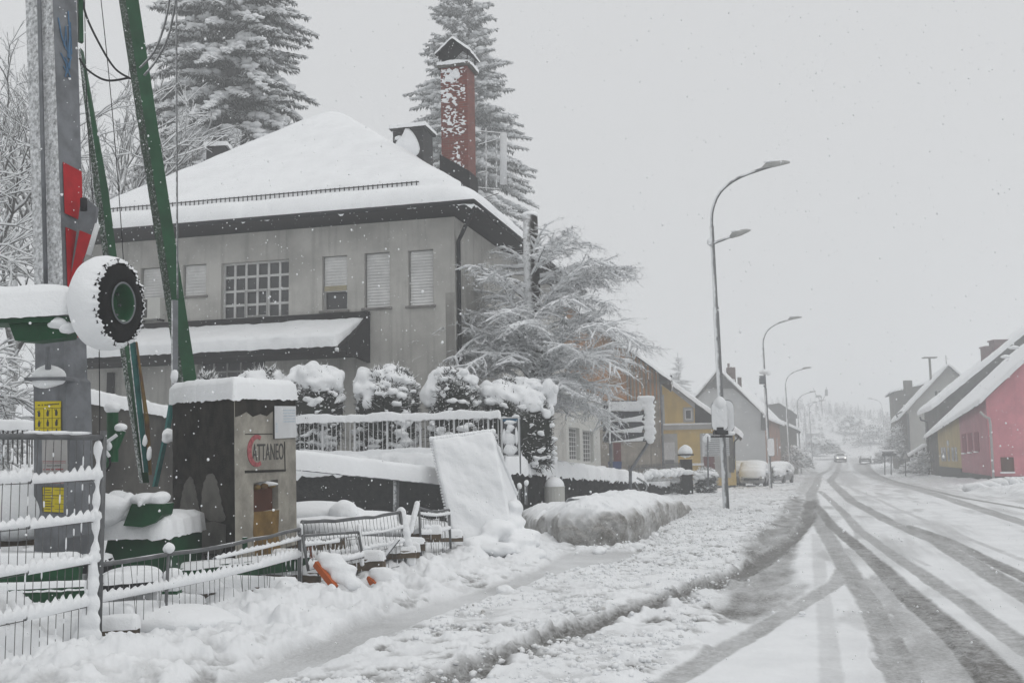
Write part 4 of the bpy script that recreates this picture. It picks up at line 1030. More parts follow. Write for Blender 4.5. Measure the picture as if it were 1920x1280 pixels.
MT['bark_dark'] = M('dark_bark', (.03, .026, .022), .9, .3, 20)
near_tree()

def spruce(x, y, z0, H, R, label, seed, mat, n_wh=30, grp=None, dens=1.0, name='spruce', cut=None):
    r = random.Random(seed); rr = np.random.RandomState(seed)
    o = root(name, (x, y, z0), label, 'tree', grp)
    mb = MB(); mb.tube([(x, y, z0-.3), (x+.1, y, z0+H*.5), (x, y, z0+H)], [H*.018, H*.011, .03], 8); mb.build('trunk', MT['bark_dark'], o, True)
    P0 = []; P1 = []; RR = []; SN = []
    for w in range(n_wh):
        h = w/n_wh; z = z0+H*(.06+.93*h); Rw = R*(1-h)**.85+.25
        nb = max(6, int(14*(1-h*.5)*dens))
        for b in range(nb):
            az = r.uniform(0, 6.283); L = Rw*r.uniform(.7, 1.1)*(1+.25*(vn(az*1.3, w*.7, seed)-.5)); el = .35*h-.05
            n = max(4, int(L/.32)); p = np.array([x, y, z+r.uniform(-.55, .55)]); d = np.array([math.cos(az), math.sin(az), el+r.uniform(-.12, .12)])
            for i in range(n):
                k = (i+1)/n; d = d+np.array([0, 0, -.13+.17*k]); dn = d/np.linalg.norm(d); q = p+dn*L/n
                wd = (1-k*.75)*min(.85, .25+Rw*.22)
                if k > .12:
                    m_ = int(14*dens)+2
                    for j in range(m_):
                        s_ = 1 if j % 2 else -1; sd = np.array([-dn[1], dn[0], 0])*s_; c = p+(q-p)*rr.rand()
                        tip = c+sd*wd*rr.uniform(.2, 1)+dn*wd*rr.uniform(.05, .7)+np.array([0, 0, -wd*rr.uniform(.15, 1.15)])
                        P0.append(c); P1.append(tip); RR.append(rr.uniform(.04, .10)*(.6+.5*wd))
                for j in range(3):
                    if k > .25: SN.append((*(q+np.array([rr.uniform(-.5, .5)*wd, rr.uniform(-.5, .5)*wd, .02-.12*rr.rand()])), min(.36, wd*rr.uniform(.15, .6)), 0))
                P0.append(p); P1.append(q+dn*.15); RR.append(.06)
                p = q
    V, F_ = spindles(P0, P1, RR, .6); mesh_obj('crown', V, F_, mat, o)
    v, f = ico(1); SN = np.array(SN); k = 1+.9*(rr.rand(len(SN), len(v))-.5)
    V = v[None]*k[..., None]*SN[:, None, 3:4]*np.array([1, 1, .5])+SN[:, None, :3]
    mesh_obj('snow_clumps', V.reshape(-1, 3), (f[None]+(np.arange(len(SN))*len(v))[:, None, None]).reshape(-1, 3), MT['snow'], o, True)
    return o
def at_px(px, Y): p = P(px, 700, Y); return p.x, Y
x, y = at_px(425, 50); spruce(x, y, 1.5, 37, 8.8, 'huge dark spruce loaded with snow behind the left end of the grey house', 3, MT['needle'], 44, dens=1.5)
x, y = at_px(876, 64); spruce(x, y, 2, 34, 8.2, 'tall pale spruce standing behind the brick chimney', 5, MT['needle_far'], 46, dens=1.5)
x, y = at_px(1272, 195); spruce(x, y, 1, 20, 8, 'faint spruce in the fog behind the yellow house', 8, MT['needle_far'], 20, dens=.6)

def bare_tree(x, y, z0, H, seed, label, spread=.55, mat='bark', grp=None, depth=6, lean=(0, 0), name='bare_tree', thick=.016, droop=0, snow_k=1.0, minr=.012):
    r = random.Random(seed); S = []
    def grow(p, d, L, rad, lvl):
        n = 3; seg = L/n
        for i in range(n):
            d = (d+Vector((r.gauss(0, .13), r.gauss(0, .13), r.gauss(.02, .08)-droop*lvl*.03))).normalized(); q = p+d*seg
            S.append((*p, *q, max(minr, rad*(1-.12*i)), max(minr, rad*(1-.12*(i+1))))); p = q
            if lvl >= 2 and r.random() < .5:
                nd = (d+Vector((r.gauss(0, .7), r.gauss(0, .7), r.gauss(.1, .5)))).normalized(); L2 = L*.4; S.append((*p, *(p+nd*L2), max(minr*.8, rad*.4), minr*.7))
        if lvl >= depth: return
        for k in range(3 if lvl else 4):
            a = r.uniform(0, 6.28); sp = spread*r.uniform(.6, 1.4)
            ax = d.orthogonal().normalized(); ax2 = d.cross(ax); nd = (d+(ax*math.cos(a)+ax2*math.sin(a))*sp).normalized()
            grow(p, nd, L*r.uniform(.62, .85), rad*.6, lvl+1)
    grow(Vector((x, y, z0)), Vector((lean[0], lean[1], 1)).normalized(), H*.26, H*thick, 0)
    o = root(name, (x, y, z0), label, 'tree', grp)
    S = np.array(S); V, F_ = sticks(S, 4); 
    mesh_obj('branches', V, F_, MT[mat], o, True)
    th = S[(S[:, 6] > minr*.9) & (np.abs(S[:, 5]-S[:, 2]) < .85*np.linalg.norm(S[:, 3:6]-S[:, :3], axis=1))]; up_ = np.array([0, 0, 1.])
    ra = (th[:, 6:7]*.8+.012)*snow_k
    V, F_ = sticks(np.hstack([th[:, :3]+up_*ra*.9, th[:, 3:6]+up_*ra*.9, ra, ra]), 4); mesh_obj('snow_on_branches', V, F_, MT['snow'], o, True)
    return o
bt = ('bare trees behind the yard at the left',)
for i, (px, Y, H, sd, lb, kw) in enumerate([
    (-520, 26, 15, 21, 'bare snow covered tree at the far left edge behind the crane mast', dict(depth=6, minr=.008)),
    (10, 40, 19, 22, 'tall bare tree whose crown fills the gap left of the crane mast', dict(depth=6, minr=.011)),
    (175, 50, 20, 23, 'thin bare tree between the crane mast and the first slanting green strut', dict(depth=6, minr=.013, spread=.45)),
    (240, 56, 22, 24, 'bare tree just left of the huge dark spruce', dict(depth=6, minr=.014, spread=.45)),
    (-270, 17, 6, 25, 'low arching bush bent down by snow left of the crane mast', dict(depth=6, spread=.8, droop=.6, minr=.006)),
    (95, 48, 17, 26, 'bare tree straight behind the crane mast', dict(depth=6, spread=.6, minr=.013)),
    (-230, 22, 7.5, 27, 'thicket of snowy stems left of the yellow hand signal sign', dict(depth=6, spread=.8, droop=.6, minr=.007)),
    ]):
    x, y = at_px(px, Y); bare_tree(x, y, gz(x, y), H, sd, lb, grp=bt[0], **kw)

# ------------------------------------------------------------------ the self erecting crane in the yard
CY = 10.6
def lcr(rows, mats, name, parent, Yc, dl=.12, dr=.16, Yc2=None):
    "a square post seen corner on: rows of (py, left, corner, right) down its length, at distance Yc"
    V = []
    for i, (py, l, c, r) in enumerate(rows):
        Y = Yc if Yc2 is None else Yc+(Yc2-Yc)*i/(len(rows)-1)
        a, b, d = P(l, py, Y+dl), P(c, py, Y), P(r, py, Y+dr); a.z = b.z; d.z = b.z
        V += [a, b, d, a+d-b]
    Fc = []; mi = []
    for i in range(len(rows)-1):
        for k in range(4): Fc.append((i*4+k, i*4+(k+1) % 4, (i+1)*4+(k+1) % 4, (i+1)*4+k)); mi.append(0 if k in (0, 3) else 1)
    Fc += [(3, 2, 1, 0), tuple(len(V)-4+k for k in range(4))]; mi += [1, 1]
    return mesh_obj(name, [tuple(v) for v in V], Fc, None, parent, False, [mats[0], mats[1]], mi)
g0 = G(120, 1075)
crane = root('folded_crane', (P(120, 1040, CY).x, CY, .2), 'folded building site crane with a grey mast, green struts and a lifted transport wheel', 'crane')
mast = lcr([(-60, 47, 96, 143), (300, 58, 110, 153), (640, 68, 122, 160)], (MT['galv_snow'], MT['galv']), 'mast', crane, CY, .22, .26)
mb = MB()
for a, b in (((72, -60), (86, 535)),): mb.tube([P(a[0], a[1], CY+.05), P(b[0], b[1], CY+.05)], .022, 6)
mb.build('mast_rib', MT['galv'], mast, True)
lcr([(628, 66, 120, 162), (705, 66, 120, 164), (712, 63, 125, 170), (1075, 64, 128, 180)], (MT['galv'], MT['galv']), 'mast_sleeve', crane, CY-.12, .3, .34)
def mast_face(rows, off=.006):
    "point on the right hand face of the mast: fraction across 0..1 at pixel row py"
    pass
def rface(k, py, sleeve=False, off=.008, left=False):
    if not sleeve:
        l, c, r = (np.interp(py, [-60, 300, 640], v) for v in ((47, 58, 68), (96, 110, 122), (143, 153, 160))); Y = CY; dl, dr = .22, .26
    else:
        l, c, r = (np.interp(py, [628, 705, 712, 1075], v) for v in ((66, 66, 63, 64), (120, 120, 125, 128), (162, 164, 170, 180))); Y = CY-.12; dl, dr = .3, .34
    b = P(c, py, Y); e = P(l, py, Y+dl) if left else P(r, py, Y+dr); e.z = b.z
    q = b.lerp(e, k); d = e-b; n = Vector((d.y, -d.x, 0)).normalized(); n = n if n.y < 0 else -n
    return q+n*off
def facequad(k0, k1, py0, py1, name, mat, parent, sleeve=False, off=.006, left=False, th=.004, skew=(0, 0)):
    a = [rface(k0, py0, sleeve, off, left), rface(k1, py0+skew[0], sleeve, off, left), rface(k1, py1+skew[0], sleeve, off, left), rface(k0, py1, sleeve, off, left)]
    b = [rface(k0, py0, sleeve, off+th, left), rface(k1, py0+skew[0], sleeve, off+th, left), rface(k1, py1+skew[0], sleeve, off+th, left), rface(k0, py1, sleeve, off+th, left)]
    mb = MB(); mb.hexa(a, b); return mb.build(name, mat, parent)
facequad(.16, .985, 302, 398, 'red_reflector', MT['red'], mast, skew=(8, 8))
facequad(.18, .985, 424, 628, 'red_reflector', MT['red'], mast, skew=(6, 6))
# blue scrawl
gp = [[(.2, 30), (.3, 60), (.42, 80), (.5, 40), (.55, 100), (.7, 30), (.72, 90)], [(.3, 62), (.5, 85), (.7, 80), (.6, 120), (.45, 100), (.5, 130), (.35, 118)], [(.25, 95), (.45, 110), (.62, 135), (.4, 138), (.7, 95)], [(.62, 10), (.66, 60), (.6, 100)]]
mb = MB()
for s_ in gp: mb.tube([rface(k, py, off=.004) for k, py in s_], .008, 4)
mb.build('graffiti', MT['paint_blue'], mast)
# sign with nine hand signals
def face_m4(k, py, left=True, sleeve=True, off=.012):
    q = rface(k, py, sleeve, off, left); q2 = rface(k-.1, py, sleeve, off, left); X = (q2-q).normalized(); X = X if X.x > 0 else -X; N = X.cross(Vector((0, 0, 1)))
    return Matrix(((X.x, 0, N.x, q.x), (X.y, 0, N.y, q.y), (0, 1, 0, q.z), (0, 0, 0, 1)))
ys = facequad(.93, .15, 748, 815, 'hand_signal_sign', MT['yellow'], crane, True, .006, True, skew=(3, 3))
def marks(k0, k1, py, h, name, mt_, parent, seed):
    "a line of writing too worn to read: short dark strokes"
    mb = MB(); r = random.Random(seed); n = int(abs(k1-k0)*26); Z = Vector((0, 0, h/2))
    for i in range(n):
        if r.random() < .16: continue
        ka = k0+(k1-k0)*(i+.12)/n; kb = k0+(k1-k0)*(i+.55+.35*r.random())/n; a = rface(ka, py, True, .012, True); b = rface(kb, py+.3*i/n, True, .012, True)
        mb.prism([a-Z*r.uniform(.5, 1), b-Z*r.uniform(.5, 1), b+Z*r.uniform(.5, 1), a+Z*r.uniform(.5, 1)], Vector((-.0004, -.002, 0)))
    return mb.build(name, mt_, parent)
marks(.88, .20, 756, .016, 'sign_heading', MT['ink'], ys, 1)
mb = MB()
for k in (.93, .66, .41, .15): mb.tube([rface(k, 762, True, .011, True), rface(k, 815, True, .011, True)], .0022, 4)
for py in (762, 781, 799): mb.tube([rface(.93, py, True, .011, True), rface(.15, py+2, True, .011, True)], .0022, 4)
mb.build('grid_lines', MT['ink'], ys)
mb = MB(); r3 = random.Random(9)
for i, k in enumerate((.80, .54, .28)):
    for j, py in enumerate((772, 791, 809)):
        c = rface(k, py, True, .012, True); X = (rface(k-.1, py, True, .012, True)-c).normalized(); Z = Vector((0, 0, 1)); Nn = X.cross(Z)
        sg = lambda x, z: c+X*x*1.15+Z*z*1.15
        mb.prism([sg(-.012, -.028), sg(.014, -.028), sg(.018, .004), sg(.008, .016), sg(-.010, .016), sg(-.018, 0)], Nn*.002)
        mb.prism([sg(-.007+.0, .016), sg(.006, .016), sg(.006, .03), sg(-.007, .03)], Nn*.002)
        a = [(-.03, .02), (.03, .01), (-.032, -.004), (.03, .024), (0, .04), (.032, -.008), (-.028, .028), (.026, .03), (-.03, .004)][i*3+j]
        mb.prism([sg(-.008, .006), sg(.008, .006), sg(a[0], a[1]+.004), sg(a[0], a[1]-.004)], Nn*.002)
mb.build('hand_figures', MT['ink'], ys)
ns = facequad(.72, -.02, 818, 905, 'white_notice', MT['pale_sheet'], crane, True, .006, True, skew=(2, 2))
for py in (863, 866, 908-4): 
    mb = MB(); mb.tube([rface(.70, py, True, .012, True), rface(.02, py+1, True, .012, True)], .002, 4); mb.build('red_rule', MT['ink_red'], ns)
for k0, k1, py, h, mt_, sd in ((.58, .16, 872, .012, 'ink', 2), (.68, .04, 879, .016, 'ink_red', 3), (.46, .34, 891, .03, 'ink_red', 4), (.26, .14, 891, .03, 'ink_red', 5)): marks(k0, k1, py, h, 'notice_writing', MT[mt_], ns, sd)
y2 = facequad(.70, -.10, 912, 960, 'yellow_data_plate', MT['yellow'], crane, True, .009, True, skew=(1, 1))
mb = MB()
for a, b in (((.70, 912), (-.10, 913)), ((.70, 960), (-.10, 961)), ((.70, 912), (.70, 960)), ((-.10, 913), (-.10, 961)), ((.70, 928), (-.10, 929))): mb.tube([rface(a[0], a[1], True, .016, True), rface(b[0], b[1], True, .016, True)], .0035, 4)
for i, py in enumerate((918, 923, 934, 939, 944, 949, 954)):
    mb.tube([rface(.64, py, True, .014, True), rface(.64-.18-.05*(i % 3), py, True, .014, True)], .0035, 4)
    if i % 2 == 0: mb.tube([rface(.34, py, True, .014, True), rface(-.03, py+1, True, .014, True)], .0018, 4)
mb.build('plate_writing', MT['ink'], y2)
# ledge of snow on the sleeve
mb = MB(); c = P(98, 712, CY-.2); mb.box((c.x, c.y, c.z), (.40, .34, .03)); fl = mb.build('flange', MT['galv'], crane)
b = Blobs(); b.add((c.x-.02, c.y-.05, c.z+.02), (.17, .13, .12), 3, .35, 2); b.build('snow_cap', MT['snow'], fl)
mb = MB(); mb.tube([P(90, 700, CY-.3), P(91, 650, CY-.3)], .03, 8); mb.build('pin', MT['galv'], fl)
# axle beam and wheel
BY = 9.9
mb = MB(); bx0, bx1 = P(-60, 600, BY).x, P(140, 600, BY).x; zb_ = P(70, 600, BY).z
mb.box(((bx0+bx1)/2, BY, zb_-.02), (bx1-bx0, .34, .05)); mb.prism([P(15, 603, BY-.1), P(135, 597, BY-.1), P(125, 632, BY-.1), P(60, 640, BY-.1), P(28, 638, BY-.1), P(22, 622, BY-.1)], (0, .22, 0))
bm_ = mb.build('axle_beam', MT['green'], crane)
snowcap((bx0, BY-.19, zb_), (bx1, BY-.19, zb_+.03), (bx1, BY+.2, zb_+.03), (bx0, BY+.2, zb_), .33, step=.04, R=.17, over=.02, amp=.10, seed=81, sag=.02, parent=bm_)
b = Blobs(); b.add(P(112, 606, BY-.12), (.10, .1, .055), 3, .4, 3); b.add(P(128, 616, BY-.14), (.07, .08, .05), 3, .4, 5); b.build('snow_clump', MT['snow'], bm_)
WC = P(223, 568, 9.75); ax = Vector((.979, -.205, -.02)).normalized()
e1 = ax.cross(Vector((0, 0, 1))).normalized(); e2 = e1.cross(ax).normalized(); RO = .455
def lathe(prof, c, n=72, closed=False, jag=None):
    "profile of (radius, along the axle) turned round the axle"
    V = []; 
    for i in range(n):
        a = 2*math.pi*i/n; d = (e1*math.cos(a)+e2*math.sin(a))*.9
        for j, (r_, x_) in enumerate(prof): V.append(tuple(c+d*r_+ax*(x_+(jag(i, j) if jag else 0))))
    m_ = len(prof); Fc = [(i*m_+j, i*m_+j+1, ((i+1) % n)*m_+j+1, ((i+1) % n)*m_+j) for i in range(n) for j in range(m_-1)]
    return V, Fc
wheel = root('x', (0, 0, 0), 'x', 'x'); bpy.data.objects.remove(wheel)
V, Fc = lathe([(.19, -.02), (.215, .04), (.30, .045), (.38, .035), (.425, .0), (.45, -.05), (.455, -.12), (.455, -.2), (.44, -.24), (.36, -.26), (.2, -.25)], WC)
tyre = mesh_obj('tyre', V, Fc, MT['rubber'], crane, True); tyre['label'] = 'transport wheel with its tread packed in snow'
lug = MB()
for i in range(44):
    a = 2*math.pi*i/44; d = e1*math.cos(a)+e2*math.sin(a); t_ = ax.cross(d)
    c = WC+d*.394+ax*-.012
    lug.box(c, (.026, .062, .030 if i % 2 else .044), (t_, ax, d))
lug.build('tread_lug', MT['rubber'], tyre)
V, Fc = lathe([(.418, .018), (.45, .012), (.485, -.035), (.50, -.10), (.495, -.17), (.465, -.24), (.41, -.29), (.32, -.33), (.2, -.345), (.02, -.35)], WC, 132, jag=lambda i, j: (.022*(i % 3 == 0)+.012*math.sin(i*.6)) if j < 2 else 0)
V = np.array(V); dd = V-np.array(WC); V = np.array(WC)+dd*(1+.05*(vn3(V, 4, 5)-.5))[:, None]
mesh_obj('snow_cap', V, Fc, MT['snow'], tyre, True)
V, Fc = lathe([(.215, .045), (.205, .055), (.19, .04), (.18, -.02), (.16, -.09), (.10, -.11), (.09, -.07), (.075, -.06), (.0, -.06)], WC)
rim = mesh_obj('rim', V, Fc, MT['green'], tyre, True)
V, Fc = lathe([(.20, .05), (.208, .062), (.22, .052)], WC); mesh_obj('rim_edge', V, Fc, MT['galv'], rim, True)
mb = MB()
for i in range(8):
    a = 2*math.pi*i/8; d = e1*math.cos(a)+e2*math.sin(a); mb.tube([WC+d*.14-ax*.10, WC+d*.14-ax*.07], .012, 6)
mb.build('wheel_bolts', MT['galv'], rim)
V, Fc = lathe([(.1, -.30), (.1, -.7)], WC, 20); mesh_obj('hub', V, Fc, MT['green'], crane, True)
# hinge arm beside the mast
mb = MB(); mb.prism([P(152, 372, CY+.1), P(166, 376, CY+.1), P(181, 388, CY+.1), P(178, 412, CY+.1), P(168, 440, CY+.1), P(138, 530, CY+.1), P(130, 530, CY+.1)], (0, .06, 0)); ha = mb.build('hinge_plate', MT['galv'], crane)
mb = MB(); mb.prism([P(150, 432, CY+.09), P(174, 442, CY+.09), P(140, 528, CY+.09), P(132, 528, CY+.09)], (0, -.012, 0)); mb.build('red_reflector', MT['red'], ha)
mb = MB(); mb.tube([P(183, 420, CY), P(166, 478, CY)], .028, 8); mb.build('hinge_bar', MT['white_paint'], ha, True)
mb = MB(); mb.tube([P(157, 372, CY), P(157, 395, CY)], .035, 10); mb.build('roller', MT['black'], ha, True)
# green struts
lcr([(-60, 214, 226, 252), (430, 289, 303, 326), (724, 334, 346, 371)], (MT['green_side'], MT['green']), 'strut', crane, 14.6, .06, .12)
lcr([(90, 147, 151, 157), (350, 176, 188, 203), (500, 196, 207, 222), (650, 224, 234, 246), (905, 262, 268, 280)], (MT['green_side'], MT['green']), 'strut', crane, 12.9, .06, .12)
lcr([(-60, 143, 146, 155), (76, 146, 149, 157)], (MT['green'], MT['green']), 'strut', crane, CY+.3, .05, .05)
lcr([(640, 241, 243, 254), (885, 268, 270, 280)], (MT['galv_snow'], MT['teal']), 'brace', crane, 12.7, .03, .06)
lcr([(640, 254, 255, 258), (790, 271, 273, 280), (890, 279, 280, 285)], (MT['rust'], MT['rust']), 'brace', crane, 12.72, .03, .06)
lcr([(718, 322, 326, 334), (800, 309, 313, 320), (912, 285, 289, 296)], (MT['teal'], MT['teal']), 'brace', crane, 14.4, .03, .05)
lcr([(562, 321, 324, 334), (722, 321, 324, 334)], (MT['galv_snow'], MT['galv']), 'brace', crane, 14.2, .04, .05)
b = Blobs(); b.add(P(327, 706, 14.1), (.05, .05, .10), 2, .3, 1); b.add(P(316, 818, 14.3), (.10, .08, .10), 3, .5, 2); b.add(P(272, 826, 12.6), (.03, .03, .07), 2, .4, 3); b.add(P(280, 850, 12.6), (.03, .03, .09), 2, .4, 4); b.build('snow_clump', MT['snow'], crane)
def catmull(pts, n=10):
    pts = [Vector(p) for p in pts]; r = []
    for i in range(len(pts)-1):
        p0, p1, p2, p3 = pts[max(0, i-1)], pts[i], pts[i+1], pts[min(len(pts)-1, i+2)]
        for k in range(n):
            t = k/n; r.append(.5*((2*p1)+(p2-p0)*t+(2*p0-5*p1+4*p2-p3)*t*t+(3*p1-p0-3*p2+p3)*t**3))
    return r+[pts[-1]]
def pxs(l, Y): return [P(a, b, Y) for a, b in l]
for pts, r_, mt_ in (([(153, -20), (160, 25), (185, 80), (215, 128), (245, 148)], .013, 'black'), ([(149, 110), (165, 132), (200, 151), (243, 146)], .013, 'black'),
                     ([(322, -30), (310, 40), (290, 95), (262, 128)], .014, 'galv_snow'), ([(334, -30), (318, 60), (295, 110), (270, 142)], .014, 'galv_snow'),
                     ([(331, -40), (331, 200), (333, 560)], .011, 'galv_snow'), ([(185, -40), (205, 150), (222, 350), (236, 560)], .005, 'black'), ([(158, -40), (163, 200), (176, 400)], .005, 'black'),
                     ([(186, 655), (187, 800), (186, 900)], .006, 'black')):
    mb = MB(); mb.tube(catmull(pxs(pts, 11.9), 12), r_, 6); mb.build('cable', MT[mt_], crane, True)
# slewing gear motor, chassis
mb = MB(); mb.tube([P(211, 866, 11.6), P(211, 772, 11.6)], .062, 14); mb.tube([P(215, 838, 11.5), P(228, 806, 11.5)], .05, 10); mb.box(P(196, 860, 11.7), (.10, .1, .2)); mo = mb.build('gear_motor', MT['green_box'], crane)
b = Blobs(); b.add(P(211, 765, 11.6), (.088, .09, .07), 3, .2, 1); b.add(P(226, 801, 11.45), (.07, .07, .045), 3, .3, 2); b.add(P(205, 836, 11.4), (.03, .03, .05), 2, .4, 3); b.build('snow_cap', MT['snow'], mo)
mb = MB(); mb.tube(catmull([P(186, 832, 11.4), P(200, 828, 11.4), P(219, 815, 11.4)]), .02, 6); mb.tube(catmull([P(186, 842, 11.4), P(198, 845, 11.4), P(205, 856, 11.4)]), .018, 6); mb.build('hose', MT['snow'], mo, True)
mb = MB(); mb.tube(catmull([P(205, 856, 11.5), P(206, 872, 11.5), P(196, 884, 11.5), P(184, 880, 11.5)]), .012, 6); mb.build('loop_hose', MT['black'], mo, True)
ch = MB()
c0_, c1_ = P(188, 1045, 11.3), P(326, 1045, 11.3); z1_ = P(250, 1002, 11.3).z
ch.hexa([(c0_.x, 11.2, .25), (c1_.x, 11.2, .25), (c1_.x, 12.3, .25), (c0_.x, 12.3, .25)], [(c0_.x+.12, 11.2, z1_), (c1_.x, 11.2, z1_), (c1_.x, 12.3, z1_), (c0_.x+.12, 12.3, z1_)])
chs = ch.build('chassis_box', MT['green'], crane)
snowcap((c0_.x-.05, 11.14, z1_-.01), (c1_.x, 11.14, z1_), (c1_.x, 12.4, z1_), (c0_.x-.05, 12.4, z1_), .20, step=.05, R=.14, over=.05, amp=.2, seed=84, parent=chs)
mb = MB(); mb.prism([P(231, 985, 11.05), P(247, 944, 11.05), P(306, 944, 11.05), P(303, 965, 11.05), P(290, 980, 11.05), P(266, 988, 11.05)], (0, .35, 0)); hd = mb.build('hood', MT['green'], crane)
b = Blobs(); b.add(P(300, 934, 11.2), (.09, .2, .07), 3, .3, 5); b.add(P(272, 936, 11.2), (.14, .2, .075), 3, .3, 1); b.add(P(240, 950, 11.25), (.08, .2, .15), 3, .3, 2); b.add(P(262, 945, 11.0), (.03, .04, .035), 2, .3, 4); b.add(P(225, 960, 11.6), (.30, .3, .22), 3, .3, 3); b.add(P(200, 970, 11.7), (.3, .3, .25), 3, .2, 6); b.build('snow_cap', MT['snow'], hd, vox=.02)
def beamobj(a, b, w, h, mat, name, parent=None, T=.08, seed=90, up_=(0, 0, 1)):
    mb = MB(); mb.beam(a, b, w, h, up_); o = mb.build(name, mat, parent)
    a, b = Vector(a), Vector(b); u = (b-a); u.z = 0; u.normalize(); s_ = Vector((u.y, -u.x, 0))*w/2; z = Vector((0, 0, h/2-.005))
    if T: snowcap(a+s_+z, b+s_+z, b-s_+z, a-s_+z, T, step=.05, R=min(.08, w*.45), over=.02, amp=.35, seed=seed, sag=.03, parent=o)
    return o
def bp(px, py, Y): return P(px, py, Y)
beamobj(bp(330, 1078, 11.6), bp(575, 1052, 12.4), .22, .16, MT['green'], 'outrigger', crane, .05, 91)
beamobj(bp(-80, 1090, 9.7), bp(150, 1085, 9.9), .2, .3, MT['green'], 'outrigger', crane, .10, 92)
beamobj(bp(-40, 1128, 9.5), bp(165, 1118, 9.7), .16, .2, MT['green'], 'outrigger', crane, .06, 93)
beamobj(bp(-80, 1052, 10.6), bp(205, 1060, 10.8), .3, .14, MT['black'], 'outrigger', crane, .05, 94)
beamobj(bp(190, 1100, 10.1), bp(300, 1092, 10.3), .2, .10, MT['black'], 'outrigger', crane, .08, 95)
mb = MB(); mb.box(bp(322, 1135, 10.6), (.15, .15, .3)); fo = mb.build('jack_foot', MT['green_box'], crane)
b = Blobs(); b.add(bp(322, 1090, 10.6), (.10, .1, .14), 3, .3, 1); b.build('snow_cap', MT['snow'], fo)
mb = MB(); mb.prism([bp(120, 900, 10.0), bp(150, 905, 10.0), bp(165, 1000, 10.0), bp(118, 1010, 10.0)], (0, .4, 0)); mb.build('winch_cover', MT['galv'], crane)

